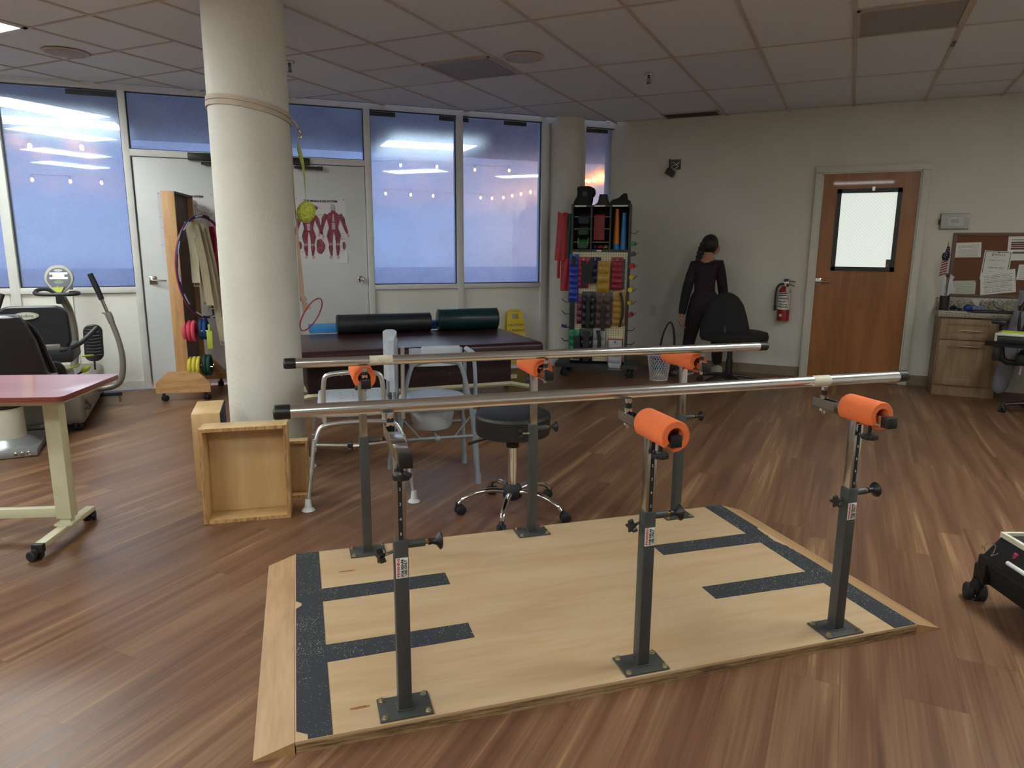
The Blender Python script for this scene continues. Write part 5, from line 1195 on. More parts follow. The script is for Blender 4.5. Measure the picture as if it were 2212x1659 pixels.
# ---------------------------------------------------------------- cuff weight rack
M_RK = mat('charcoal_laminate', '#2f3133', .5, var=.08)
M_PEG = bpy.data.materials.new('cream_pegboard'); M_PEG.use_nodes = True
def _peg():
    nt = M_PEG.node_tree; N = nt.nodes.new; Lk = nt.links.new; bs = nt.nodes['Principled BSDF']
    tc = N('ShaderNodeTexCoord'); sp = N('ShaderNodeSeparateXYZ'); Lk(tc.outputs['Object'], sp.inputs[0]); q = []
    for ax in ('X', 'Z'):
        m_ = N('ShaderNodeMath'); m_.operation = 'FRACT'; d_ = N('ShaderNodeMath'); d_.operation = 'DIVIDE'; d_.inputs[1].default_value = .0254; Lk(sp.outputs[ax], d_.inputs[0]); Lk(d_.outputs[0], m_.inputs[0])
        s_ = N('ShaderNodeMath'); s_.operation = 'SUBTRACT'; Lk(m_.outputs[0], s_.inputs[0]); s_.inputs[1].default_value = .5; p_ = N('ShaderNodeMath'); p_.operation = 'POWER'; Lk(s_.outputs[0], p_.inputs[0]); p_.inputs[1].default_value = 2; q.append(p_.outputs[0])
    a = N('ShaderNodeMath'); a.operation = 'ADD'; Lk(q[0], a.inputs[0]); Lk(q[1], a.inputs[1]); l = N('ShaderNodeMath'); l.operation = 'LESS_THAN'; Lk(a.outputs[0], l.inputs[0]); l.inputs[1].default_value = .028
    mx = N('ShaderNodeMix'); mx.data_type = 'RGBA'; Lk(l.outputs[0], mx.inputs[0]); mx.inputs[6].default_value = lin('#cdc2a2'); mx.inputs[7].default_value = lin('#2b2721'); Lk(mx.outputs[2], bs.inputs['Base Color']); bs.inputs['Roughness'].default_value = .6
_peg()
rk = T('weight_rack', 'tall charcoal rack with open cubbies over a cream pegboard on casters', 'rack', (-2.35, 7.02, 0), 14)
D = .30
for x in (-.303, .285):
    b = MB(); b.box(x, x+.018, 0, D, .14, 1.795); b.build('side_panel', M_RK, rk)
b = MB(); b.box(-.285, .285, D-.008, D, .14, 1.78); b.build('rear_panel', mat('rack_rear', '#37302b', .7, var=.1), rk)
b = MB(); b.box(-.285, .285, 0, D-.008, 1.762, 1.782); b.build('top_panel', M_RK, rk)
b = MB(); b.box(-.285, .285, 0, D-.008, 1.31, 1.335); b.build('shelf', M_RK, rk)
for x in (-.105, .09):
    b = MB(); b.box(x, x+.016, 0, D-.008, 1.335, 1.762); b.build('divider', M_RK, rk)
b = MB(); b.box(-.285, .285, .012, .018, .165, 1.31); b.build('pegboard', M_PEG, rk)
b = MB(); b.prism([(-.44, -.06), (.43, -.06), (.43, D+.05), (-.44, D+.05)], .10, .14); b.build('base_board', M_RK, rk)
for x, y, a in ((-.36, -.02, 40), (.36, -.02, 140), (-.36, D+.02, 20), (.36, D+.02, 200)): caster(rk, x, y, a, r=.035, h=.10, m=M_RUB, w=.012)
for x0, x1 in ((-.27, -.152), (-.07, .042), (.115, .268)):
    b = MB(); b.box(x0, x1, -.002, 0, 1.765, 1.779); b.build('shelf_label', M_PAPER, rk)
b = MB(); b.box(-.035, .015, -.002, 0, 1.315, 1.33); b.build('shelf_label', M_PAPER, rk)
for x0, x1, z in ((-.28, -.108, 1.668), (-.28, -.108, 1.545), (-.28, -.108, 1.41), (-.088, .088, 1.668), (-.088, .088, 1.545), (-.088, .088, 1.41)):
    b = MB(); b.cyl((x0, .09, z), (x1, .09, z), .006, n=10); b.build('dowel', mat('dowel_wood', '#b9a98c', .6), rk)
for k in range(7):
    z = 1.395-.125*k if k else 1.38
def side_hook(sgn, z):
    b = MB(); x = sgn*.303
    for dy in (.03, .055): b.tube([(x, dy, z), (x+sgn*.05, dy, z-.004), (x+sgn*.085, dy, z+.03)], .003, 6)
    return b.build('side_hook', M_BLACK, rk)
for z in (1.50, 1.38, 1.275, 1.155, 1.04, .91, .78, .655, .50, .35): side_hook(1, z)
for z in (.915, .785, .66, .515, .37, 1.10): side_hook(-1, z)
def rkP(x, y, z):
    a = R(14); return (-2.35+x*math.cos(a)-y*math.sin(a), 7.02+x*math.sin(a)+y*math.cos(a), z)
def on_rack(name, label, cat, x, y, z, group=None, drz=0): return T(name, label, cat, rkP(x, y, z), 14+drz, group)
# band rolls
def broll(label, x0, x1, z, r, col, tail=0, core=None):
    t = on_rack('band_roll', label, 'band roll', (x0+x1)/2, .09, z, 'rolls of exercise band on dowels'); L = (x1-x0)/2; m = mat('band_'+col[1:], col, .55, var=.06)
    b = MB(); b.lathe([(.008, -L), (r, -L), (r, L), (.008, L)], (0, 0, 0), (1, 0, 0), 24); b.build('roll', m, t)
    if tail: b = MB(); b.grid(lambda u, v: (-L+2*L*u, -r-.002*math.sin(5*v), -tail*v), 4, 8, th=.003); b.build('loose_end', m, t)
    if core:
        for s_ in (-1, 1):
            b = MB(); b.lathe([(.008, 0), (r+.014, 0), (r+.014, .006), (.008, .006)], (s_*(L+.003)-.003, 0, 0), (1, 0, 0), 24); b.build('flange', mat('yellow_flange', '#c9c42c', .5), t)
broll('navy band roll on the top dowel of the left cubby', -.235, -.125, 1.66, .026, '#1b2136', .06)
broll('dark green band roll on the middle dowel of the left cubby', -.235, -.13, 1.545, .024, '#1a3a33', .06)
broll('green band roll between yellow flanges, lowest in the left cubby', -.232, -.135, 1.405, .036, '#17512f', .06, core=True)
broll('dark red band roll hanging as a sheet in the middle cubby', -.075, .035, 1.675, .02, '#8c2a2e', .245)
for n_, (x, dz, c, lab) in enumerate(((-.06, .012, '#27357a', 'blue coiled band on the floor of the middle cubby'), (.0, .01, '#a32a33', 'red coiled band on the floor of the middle cubby'), (.06, .016, '#96803a', 'olive coiled band at the right of the middle cubby floor'))):
    t = on_rack('band_coil', lab, 'band', x, .07, 1.335, 'coiled bands in the middle cubby'); b = MB()
    b.tube([(.026*math.cos(k*.7)*(1-.02*k), .03*math.sin(k*.7), .010+.0015*k) for k in range(18)], .008, 8, smooth=1); b.build('coil', mat('band_'+c[1:], c, .5, var=.1), t)
def cones(label, x, zs, r0, r1, bands, y=.10):
    t = on_rack('cone_stack', label, 'cones', x, y, 1.337, 'stacked training cones')
    for (z0, z1, m_, nm) in bands:
        b = MB(); n = max(2, int((z1-z0)/.012)); pr_ = []
        for i in range(n+1):
            z = z0+(z1-z0)*i/n; f = z/zs; r = r0+(r1-r0)*f
            pr_ += [(r*1.0, z), (r*.965, min(z1, z+.008))] if i < n else [(r, z)]
        pr_.append((0, z1)); b.lathe([(0, z0)] + pr_, n=24); b.build(nm, m_, t)
M_CO = mat('cone_orange', '#d9812a', .5, var=.05); M_CB = mat('cone_blue', '#2f86c9', .5, var=.05)
cones('tall orange cone stack with a blue base in the right cubby', .158, .41, .036, .017, [(0, .055, M_CB, 'blue_cones'), (.055, .41, M_CO, 'orange_cones')])
cones('tall blue cone stack in the right cubby', .233, .37, .036, .019, [(0, .37, M_CB, 'blue_cones')])
# bags and supports on the top
M_BLKF = mat('black_neoprene', '#151619', .8, var=.15, bump=.3, bscale=60)
t = on_rack('back_support', 'bulky black support with a round emblem on top of the rack', 'support', -.18, .12, 1.782)
b = MB(); rings = []
for z, w_, x in ((0, .085, -.015), (.03, .10, -.02), (.06, .095, -.01), (.09, .085, 0), (.13, .085, .005), (.17, .085, .0), (.187, .075, -.005), (.192, .055, -.005)):
    rings.append([(x+w_*math.copysign(abs(math.cos(a))**.6, math.cos(a)), .07*math.copysign(abs(math.sin(a))**.7, math.sin(a)), z) for a in [2*PI*i/24 for i in range(24)]])
b.loft(rings); b.ell((.08, 0, .13), (.03, .05, .05), 12, 8); bd = b.build('body', M_BLKF, t)
b = MB(); F = Matrix.Translation((0, -.073, .115)) @ Euler((PI/2, 0, 0)).to_matrix().to_4x4()
b.lathe([(.024, 0), (.024, .002), (.021, .002), (.021, 0)], n=24, M=F); b.box(-.014, .014, -.002, .002, 0, .002, M=F); b.box(-.002, .002, -.014, .014, 0, .002, M=F); b.build('emblem', mat('emblem_grey', '#4b4c4e', .6), bd)
t = on_rack('foot_brace', 'grey black padded brace in the middle on top of the rack', 'brace', .01, .12, 1.782)
b = MB(); rings = []
for z, w_ in ((0, .09), (.012, .085), (.03, .06), (.06, .05), (.10, .044), (.112, .04)): rings.append([(w_*math.copysign(abs(math.cos(a))**.7, math.cos(a)), .05*math.sin(a), z) for a in [2*PI*i/20 for i in range(20)]])
b.loft(rings); b.build('body', mat('charcoal_neoprene', '#2b2c31', .7, var=.1), t)
t = on_rack('brace_heap', 'jagged heap of black braces at the right on top of the rack', 'brace', .19, .12, 1.782)
b = MB(); b.loft([[(x, y, z*f) for x, z in ((-.10, 0), (.105, 0), (.10, .04), (.07, .06), (.062, .115), (.03, .118), (.005, .10), (-.02, .075), (-.05, .065), (-.085, .055), (-.105, .035))] for y, f in ((-.06, .8), (-.05, 1), (.05, 1), (.06, .8))]); b.build('body', M_BLKF, t)
# hanging cuff weights
def cuff(label, col, x0, x1, zt, zb, rows, cols=1, strap=None, y=-.012, ringx=None, th=.028, rough=.38, hang=None):
    t = on_rack('cuff_weight', label, 'cuff weight', (x0+x1)/2, y, 0, 'vinyl cuff weights on the pegboard'); w = (x1-x0)/2
    m = mat('cuff_'+col[1:], col, rough, var=.08, scale=20)
    def fn(u, v):
        z = zt-(zt-zb)*v; vv = (v-.12)/.86
        p = 0 if vv < 0 else abs(math.sin(PI*rows*vv))**.6*(abs(math.sin(PI*cols*u))**.5)
        e = min(1, 12*min(u, 1-u), 12*min(v, 1-v))
        return (-w+2*w*u, -(.006+th*p*.8)*e, z)
    b = MB(); b.grid(fn, 10*cols+2, 8*rows+6, th=.0); b.grid(lambda u, v: (w-2*w*u, .0, zt-(zt-zb)*v), 1, 1); b.build('pouch', m, t)
    b = MB(); b.tube([(.009*math.cos(2*PI*k/14), -.010, zt-.022+.009*math.sin(2*PI*k/14)) for k in range(14)], .0022, 6, closed=True); b.build('grommet', M_CHROME, t)
    b = MB(); b.cyl((0, .0, zt-.018), (0, -.04, zt-.018), .003, n=8); b.build('peg_hook', M_BLACK, t)
    if strap:
        sx0, sx1, z0, z1, bow = strap
        b = MB(); b.grid(lambda u, v: (sx0+(sx1-sx0)*u + bow*math.sin(PI*v), -th-.008-.004*math.sin(3*v), z0+(z1-z0)*v), 3, 14, th=.004); b.build('strap', M_RUB, t)
cuff('long royal blue cuff weight, leftmost on the upper row of the pegboard', '#1f3c9a', -.315, -.213, 1.285, .79, 7, strap=(-.02, .018, 1.265, 1.17, 0), th=.02)
cuff('crimson cuff weight with black strap beside the long blue one', '#a3263c', -.221, -.108, 1.258, .94, 5, strap=(-.025, .03, 1.22, .95, .01))
cuff('navy cuff weight draped with a wide black flap in the upper row', '#1a2548', -.104, .015, 1.256, 1.0, 3, strap=(-.075, .005, 1.20, .99, -.03))
cuff('mustard cuff weight in three padded sections, middle of the upper row', '#a8842f', -.02, .113, 1.218, .895, 3, y=-.03)
cuff('brick red cuff weight of five sections at the right of the upper row', '#8e2a35', .123, .243, 1.256, .92, 5)
cuff('slate blue cuff weight mostly hidden behind the brick red one', '#2d4354', .20, .262, 1.24, .93, 5, y=.002, th=.01)
cuff('black cuff weight in two columns of pads in the middle row', '#22262c', -.172, -.032, .902, .52, 4, 2, strap=(-.02, .02, .84, .53, 0), y=-.02)
cuff('brown cuff weight with dark label in the middle row', '#54403a', -.028, .136, .897, .53, 4, 2, strap=(-.02, .025, .76, .50, 0), y=-.02)
cuff('mustard cuff weight with curled black strap at the right of the middle row', '#a27f33', .148, .28, .908, .55, 5, strap=(.0, .028, .90, .54, .03))
cuff('dark magenta cuff weight behind the blue one', '#6d1f3f', -.225, -.165, .88, .56, 4, y=.002, th=.012)
cuff('small green cuff weight low on the left of the pegboard', '#1f7a52', -.30, -.187, .50, .19, 4, strap=(-.01, .05, .44, .19, .01))
cuff('plain black cuff weight below the two column one', '#1b1c20', -.183, -.048, .513, .155, 4, strap=(-.03, .03, .49, .17, 0))
cuff('silver grey cuff weight with black strap low in the middle', '#8d9094', -.046, .087, .513, .225, 3, strap=(-.035, .005, .50, .25, .02))
cuff('pale grey cuff weight of four sections at the bottom right', '#a3a6aa', .12, .262, .405, .085, 4, y=-.045, th=.03)
cuff('dark red cuff weight edge showing behind the pale grey one', '#7d2029', .112, .272, .415, .16, 3, y=-.02, th=.01)
cuff('teal cuff weight corner showing between the mustard ones', '#1d5a5f', .10, .16, .935, .80, 1, y=.0, th=.01)
t = on_rack('cuff_strap', 'long black strap hanging below the royal blue cuff', 'strap', -.27, -.02, 0)
b = MB(); b.grid(lambda u, v: ((u-.5)*.05, -.004*math.sin(4*v), .80-.30*v), 3, 10, th=.004); b.build('strap', M_RUB, t)
# red and green bands draped at the left side
t = on_rack('draped_band', 'bright red exercise bands draped over the left side of the rack', 'band', -.40, .02, 0)
mr = mat('band_scarlet', '#a51d2b', .5, var=.06)
for (xa, xb, za, zb, ya, nm) in ((-.075, .03, 1.72, 1.22, -.01, 'wide_band'), (-.045, -.012, 1.30, 1.035, -.012, 'narrow_tail'), (-.008, .08, 1.24, .90, .012, 'lower_band'), (.0, .05, 1.71, 1.20, .02, 'rear_fold')):
    b = MB(); b.grid(lambda u, v: (xa+(xb-xa)*u - (.03*(1-v) if nm == 'wide_band' else 0)*(0 if u > .5 else -1), ya+.008*math.sin(6*u+3*v), za+(zb-za)*v - .05*u*(1-v)*(nm == 'wide_band')), 8, 16, th=.0015); b.build(nm, mr, t)
t = on_rack('draped_band', 'dark green exercise band draped behind the red ones on the rack side', 'band', -.335, .05, 0)
b = MB(); b.grid(lambda u, v: ((u-.5)*.06, .006*math.sin(7*u+2*v), 1.70-.50*v), 6, 12, th=.0015); b.build('band', mat('band_bottle_green', '#1f4a45', .5, var=.06), t)
# dowel grips on the right hooks
for z, dx, c, lab, r_ in ((1.393, 0, '#4f7f6c', 'grey green hand grip on the top right hook', .020), (1.29, 0, '#4d5155', 'dark grey hand grip on the second right hook', .019), (1.17, -.005, '#b92b34', 'red hand grip on the right hooks', .020), (1.058, 0, '#c8b13c', 'upper yellow hand grip on the right hooks', .019), (.93, -.006, '#d0bb33', 'lower yellow hand grip on the right hooks', .020), (.795, -.012, '#b39a35', 'ochre hand grip below the two yellow ones', .017), (.666, .0, '#8a3242', 'long maroon hand grip, lowest on the right hooks', .019)):
    t = on_rack('hand_grip', lab, 'grip', .335+dx, .04, z, 'foam hand grips on the right hooks')
    b = MB(); b.lathe([(.006, -.055), (r_+.004, -.055), (r_+.004, .055), (.006, .055)], (0, 0, 0), (.12, 1, .05), 20); b.build('foam', mat('grip_'+c[1:], c, .75, var=.06, bump=.2, bscale=300), t)
t = on_rack('clamp', 'small indigo clamp hanging on the left hooks', 'clamp', -.36, .03, .525)
b = MB(); b.ell((0, 0, 0), (.03, .012, .012), 12, 8); b.ell((-.015, 0, .012), (.015, .012, .014), 10, 8); b.cyl((-.03, 0, -.01), (.03, 0, .018), .005); b.build('body', mat('indigo_plastic', '#2c2f78', .5), t)
# ---------------------------------------------------------------- person reaching for a handbag
M_TOP = mat('maroon_knit', '#22101a', .85, var=.15, bump=.15, bscale=200)
M_SLV = mat('black_knit', '#0e0e11', .85, var=.15)
M_PANT = mat('plum_leggings', '#21151b', .8, var=.12)
M_HAIR = mat('dark_hair', '#0b090a', .5, var=.3, scale=80, stretch=(4, 4, 1), bump=.4, bscale=200)
M_SKIN = mat('skin', '#a8765a', .55, var=.05)
def skin(name, nodes, edges, m, parent, root=0, sub=2):
    me = bpy.data.meshes.new(name); me.from_pydata([n[0] for n in nodes], edges, []); me.materials.append(m)
    o = bpy.data.objects.new(name, me); COL.objects.link(o)
    if parent: o.parent = parent
    md = o.modifiers.new('s', 'SKIN'); md.use_smooth_shade = True
    if not me.skin_vertices: 
        b = bmesh.new(); b.from_mesh(me); b.verts.layers.skin.verify(); b.to_mesh(me); b.free()
    for i, n in enumerate(nodes):
        r_ = n[1]; sv = me.skin_vertices[0].data[i]; sv.radius = r_ if isinstance(r_, tuple) else (r_, r_); sv.use_root = (i == root)
    sb_ = o.modifiers.new('u', 'SUBSURF'); sb_.levels = sub; sb_.render_levels = sub
    dg = bpy.context.evaluated_depsgraph_get(); bpy.context.view_layer.update(); dg = bpy.context.evaluated_depsgraph_get()
    nm = bpy.data.meshes.new_from_object(o.evaluated_get(dg)); o.modifiers.clear(); o.data = nm
    for p in nm.polygons: p.use_smooth = True
    if not nm.materials: nm.materials.append(m)
    bpy.data.meshes.remove(me); return o
# local frame: x = image right, y = away from the viewer
pe = T('person', 'person in maroon top and dark leggings, seen from behind, holding a bag strap', 'person', (-1.37, 7.62, 0), 11)
N_ = []; E_ = []
def nd(p, r_, link=None):
    N_.append((p, r_)); i = len(N_)-1
    if link is not None: E_.append((link, i))
    return i
pel = nd((0, 0, .80), (.135, .115)); 
wst = nd((-.01, .01, .95), (.115, .09), pel); che = nd((-.01, .05, 1.10), (.135, .095), wst); ush = nd((.005, .085, 1.205), (.11, .08), che)
nk = nd((.01, .11, 1.29), (.045, .045), ush); hd = nd((.02, .135, 1.375), (.075, .085), nk); ht = nd((.025, .14, 1.42), (.065, .075), hd)
# left arm (image left) reaching down to the bag
a1 = nd((-.115, .07, 1.17), .060, ush); a2 = nd((-.165, .03, 1.02), .046, a1); a3 = nd((-.195, -.02, .88), .04, a2); a4 = nd((-.215, -.07, .74), .032, a3); a5 = nd((-.225, -.10, .655), .024, a4); a6 = nd((-.228, -.105, .625), .026, a5)
# right arm hanging, elbow out, hand at hip
b1 = nd((.125, .09, 1.185), .060, ush); b2 = nd((.165, .07, 1.03), .046, b1); b3 = nd((.185, .09, .92), .04, b2); b4 = nd((.20, .13, .82), .032, b3); b5 = nd((.205, .16, .74), .026, b4)
# legs, wide stance
l1 = nd((-.08, 0, .72), .10, pel); l2 = nd((-.105, .02, .55), .085, l1); l3 = nd((-.13, .05, .42), .062, l2); l4 = nd((-.15, .02, .25), .055, l3); l5 = nd((-.165, .0, .09), .04, l4); l6 = nd((-.17, -.0, .055), .036, l5)
r1 = nd((.085, .02, .72), .10, pel); r2 = nd((.12, .08, .55), .085, r1); r3 = nd((.15, .13, .42), .062, r2); r4 = nd((.165, .14, .25), .055, r3); r5 = nd((.175, .16, .09), .04, r4); r6 = nd((.178, .16, .055), .036, r5)
def sh(r_, k): return (r_[0]*k, r_[1]*k) if isinstance(r_, tuple) else r_*k
body = skin('body', [(q, sh(r_, .72 if i not in (nk, hd, ht, a5, a6, b5) else 1)) for i, (q, r_) in enumerate(N_)], E_, M_SKIN, pe, root=0)
# clothes follow the body
def sub_(idx, grow):
    mp_ = {}; nn_ = []; ee = []
    for i in idx:
        mp_[i] = len(nn_); r_ = N_[i][1]; r_ = (r_[0]+grow, r_[1]+grow) if isinstance(r_, tuple) else r_+grow; nn_.append((N_[i][0], r_))
    for a, c in E_:
        if a in mp_ and c in mp_: ee.append((mp_[a], mp_[c]))
    return nn_, ee
n1, e1 = sub_([wst, che, ush, a1, a2, a3, a4, b1, b2, b3, b4], .012)
n1.append(((0, .0, .80), (.146, .126))); e1.append((0, len(n1)-1))
tshirt = skin('top', n1, e1, M_TOP, pe, root=0)
n1, e1 = sub_([a2, a3, a4, a5], .015); skin('sleeve', n1, e1, M_SLV, pe)
n1, e1 = sub_([b2, b3, b4], .015); skin('sleeve', n1, e1, M_SLV, pe)
n1, e1 = sub_([wst, pel, l1, l2, l3, l4, l5, r1, r2, r3, r4, r5], .010); skin('leggings', n1, e1, M_PANT, pe)
# hair cap, braid and face side
b = MB(TR(.023, .128, 1.395, -12, 8, 0)); b.ell((0, 0, 0), (.090, .105, .108), 28, 20, f=lambda q: 1+.02*math.sin(14*q.x)*math.cos(9*q.z)); hr_ = b.build('hair', M_HAIR, pe)
b = MB(); pts = []
for k in range(22):
    f = k/21; pts.append((-.035-.055*f-.02*math.sin(f*3), .06-.02*f, 1.40-.27*f))
b.tube(pts, [.040*(1-.45*(k/21))*(1+.15*math.sin(k*1.9)) for k in range(22)], 12); b.build('braid', M_HAIR, hr_)
b = MB(TR(.080, .165, 1.352, 0, 0, -35)); b.ell((0, 0, 0), (.042, .055, .066), 20, 14); b.ell((.043, .012, -.002), (.012, .010, .013), 10, 8); b.ell((.034, .008, -.036), (.010, .014, .007), 10, 8); fc = b.build('face', M_SKIN, pe)
b = MB(TR(.080, .165, 1.352, 0, 0, -35)); b.ell((.036, -.004, .018), (.006, .009, .005), 10, 8); b.build('eye', M_INK, fc)
b = MB(TR(.073, .118, 1.352, 0, 0, -20)); b.ell((0, 0, 0), (.010, .018, .028), 12, 8); b.build('ear', M_SKIN, fc)
b = MB(TR(.080, .165, 1.352, 0, 0, -35)); b.tube([(.0, -.05, .02), (.03, -.03, .02), (.045, .0, .018), (.048, .03, .018)], .0022, 6); b.build('glasses', M_RUB, fc)
def hand(org, dirv, side, curl, name):
    """palm with four fingers and a thumb grown as skinned chains"""
    o = Vector(org); d = Vector(dirv).normalized(); s_ = Vector(side).normalized(); n_ = d.cross(s_).normalized()
    nodes = [(tuple(o), .019), (tuple(o+d*.035), (.022, .015))]; ed = [(0, 1)]
    palm = nodes[:]
    ob = skin(name, [(tuple(o-d*.01), .018), (tuple(o+d*.02), (.030, .016)), (tuple(o+d*.055), (.034, .014)), (tuple(o+d*.075), (.030, .011))], [(0, 1), (1, 2), (2, 3)], M_SKIN, pe)
    for k, (off, L) in enumerate(((-.027, .060), (-.009, .070), (.009, .066), (.026, .052))):
        p = o + d*.07 + s_*off; pts = [p-d*.012]; dd_ = d.copy(); 
        for q in range(4):
            pts.append(pts[-1] + dd_*L/3); dd_ = (dd_*math.cos(curl[min(q, len(curl)-1)]) + n_*math.sin(curl[min(q, len(curl)-1)])).normalized()
        skin('finger', [(tuple(x), .0085-.0007*i) for i, x in enumerate(pts)], [(i, i+1) for i in range(4)], M_SKIN, ob, sub=1)
    p = o + d*.02 - s_*.024; pts = [p, p - s_*.022 + d*.02, p - s_*.028 + d*.045 + n_*.012, p - s_*.022 + d*.062 + n_*.024]
    skin('thumb', [(tuple(x), .010-.0008*i) for i, x in enumerate(pts)], [(0, 1), (1, 2), (2, 3)], M_SKIN, ob, sub=1)
hand((-.228, -.105, .635), (-.05, -.05, -1), (.2, 1, 0), (.7, .9, .9), 'hand')
hand((.205, .165, .745), (.05, .1, -1), (.3, 1, 0), (.2, .3, .35), 'hand')
M_SHOE = mat('white_trainer', '#b7b2a8', .7, var=.05, bump=.2, bscale=200); M_SHOE2 = mat('grey_trainer', '#6f6b66', .75, var=.2, scale=60)
def shoe(x, y, rz, m):
    b = MB(TR(x, y, 0, 0, 0, rz)); rings = []
    for yy, w_, h, z0 in ((-.075, .022, .05, .012), (-.06, .034, .085, .006), (-.02, .036, .095, .006), (.03, .036, .075, .006), (.08, .042, .055, .006), (.13, .040, .045, .008), (.165, .026, .032, .012), (.175, .010, .02, .016)):
        rings.append([(w_*math.copysign(abs(math.cos(a))**.8, math.cos(a)), yy, z0+h*(.5+.5*math.copysign(abs(math.sin(a))**.7, math.sin(a)))) for a in [2*PI*i/18 for i in range(18)]])
    b.loft(rings); s_ = b.build('shoe', m, pe)
    b = MB(TR(x, y, 0, 0, 0, rz)); b.loft([[(w_*math.cos(a), yy0+l*math.sin(a), z) for a in [2*PI*i/24 for i in range(24)]] for z, w_, l, yy0 in ((0, .042, .125, .048), (.018, .046, .128, .05))]); b.build('sole', M_WHITE, s_)
shoe(-.17, -.01, -35, M_SHOE2); shoe(.18, .16, 25, M_SHOE)

# handbag and box heap
hb = T('handbag', 'black handbag with tall looped handles standing by the wall', 'bag', (-1.70, 7.44, 0), 5)
b = MB(); rings = [[(w_*math.copysign(abs(math.cos(a))**.5, math.cos(a)), d_*math.copysign(abs(math.sin(a))**.5, math.sin(a)), z) for a in [2*PI*i/24 for i in range(24)]] for z, w_, d_ in ((0, .11, .06), (.02, .115, .065), (.18, .11, .055), (.30, .10, .03), (.31, .095, .026))]
b.loft(rings); b.build('body', mat('black_leather', '#151416', .4, var=.15, bump=.15, bscale=90), hb)
for y in (-.03, .025):
    b = MB(); b.tube([(-.075, y, .29), (-.06, y*.8, .42), (-.015, y*.4, .55), (.02, y*.2, .585), (.05, y*.4, .54), (.07, y*.8, .42), (.075, y, .29)], .008, 8, smooth=2); b.build('handle', M_BLACK, hb)
# waste basket
wb = T('mesh_basket', 'white open weave basket holding coloured cloths beside the rack', 'basket', (-1.705, 7.13, 0))
b = MB(); n = 26; ht_ = .272
def bp(a, z): r_ = .088+.034*z/ht_; return (r_*math.cos(a), r_*math.sin(a), z)
b2 = MB()
for k in range(n):
    for s_ in (-1, 1):
        b.tube([bp(2*PI*k/n + s_*f*2*PI*5.0/n, .01+(ht_-.02)*f) for f in [i/10 for i in range(11)]], .0026, 5)
b.tube([bp(2*PI*k/40, ht_) for k in range(40)], .006, 8, closed=True); b.tube([bp(2*PI*k/40, .008) for k in range(40)], .006, 8, closed=True); b.lathe([(0, .002), (.088, .002), (.088, .006), (0, .006)], n=30)
b.build('lattice', mat('basket_white', '#cfc3cc', .5, var=.15, scale=6), wb)
for lab, c, x, y, z, r_ in (('teal cloth bundle inside the mesh basket', '#2a7f78', -.01, -.01, .15, .065), ('magenta cloth bundle inside the mesh basket', '#9a3f74', .03, .04, .22, .05), ('pale yellow cloth at the bottom of the mesh basket', '#b3ae78', .0, -.01, .05, .065), ('violet cloth bundle inside the mesh basket', '#5a4c8c', -.04, .03, .235, .045)):
    t = T('cloth_bundle', lab, 'cloth', (-1.705+x, 7.13+y, z), 0, 'cloths in the mesh basket'); b = MB(); b.ell((0, 0, 0), (r_, r_, r_*.6), 18, 12, f=lambda q: 1+.1*math.sin(7*q.x+3*q.z)*math.cos(6*q.y)); b.build('cloth', mat('cloth_'+c[1:], c, .9, var=.15, bump=.4, bscale=40), t)

# ---------------------------------------------------------------- black office chairs
M_MESHBLK = mat('black_chair_fabric', '#131316', .8, var=.1, bump=.15, bscale=250)
oc = T('office_chair', 'armless black office chair beside the person, its tall back towards the door', 'office chair', (-1.0, 7.10, 0), 8)
b = MB(); rings = []
for f, x0, x1 in ((0, -.12, .02), (.02, -.25, .12), (.06, -.30, .17), (.25, -.30, .17), (.5, -.27, .14), (.75, -.25, .10), (.90, -.20, .05), (.96, -.15, .01), (1.0, -.09, -.03)):
    z = .46+.47*f; xc = (x0+x1)/2; hw = (x1-x0)/2; rings.append([(xc+hw*math.copysign(abs(math.cos(a))**.8, math.cos(a)), .0+.05*math.sin(a)+.03*f, z) for a in [2*PI*i/28 for i in range(28)]])
b.loft(rings); b.build('backrest', M_MESHBLK, oc)
b = MB(); b.loft([[(.03+.33*k*math.copysign(abs(math.cos(a))**.75, math.cos(a)), .15+.26*k*math.copysign(abs(math.sin(a))**.75, math.sin(a)), z) for a in [2*PI*i/40 for i in range(40)]] for z, k in ((.44, .75), (.455, .97), (.49, 1), (.53, .97), (.545, .8))]); b.build('seat', M_MESHBLK, oc)
b = MB(); b.box(-.10, .10, .0, .22, .405, .44, r=.01); b.tube([(-.05, .0, .42), (-.06, -.06, .45), (-.06, -.04, .60)], .018, 8, flat=(1, .5)); b.build('mechanism', M_BLACK, oc)
b = MB(); b.cyl((0, .10, .10), (0, .10, .26), .034, .032, n=24); b.cyl((0, .10, .26), (0, .10, .42), .026, n=24); b.build('column', M_BLACK, oc)
def star_base(par, cx, cy, r_, m, z=.075, phase=0.0, cr=.027):
    b = MB(); b.lathe([(0, .06), (.04, .06), (.045, .075), (.04, .115), (0, .115)], (cx, cy, 0), n=20); b.build('hub', m, par)
    for k in range(5):
        a = 2*PI*k/5+R(phase); c_, s_ = math.cos(a), math.sin(a)
        b = MB(); b.tube([(cx+c_*.03, cy+s_*.03, .10), (cx+c_*r_*.5, cy+s_*r_*.5, .095), (cx+c_*r_*.97, cy+s_*r_*.97, .068)], [.028, .024, .018], 10, smooth=1, flat=(1, .7)); lg = b.build('base_leg', m, par)
        caster(lg, cx+c_*r_, cy+s_*r_, math.degrees(a)+70, r=cr, h=.07, w=.013)
star_base(oc, 0, .10, .30, M_BLACK, phase=-62)

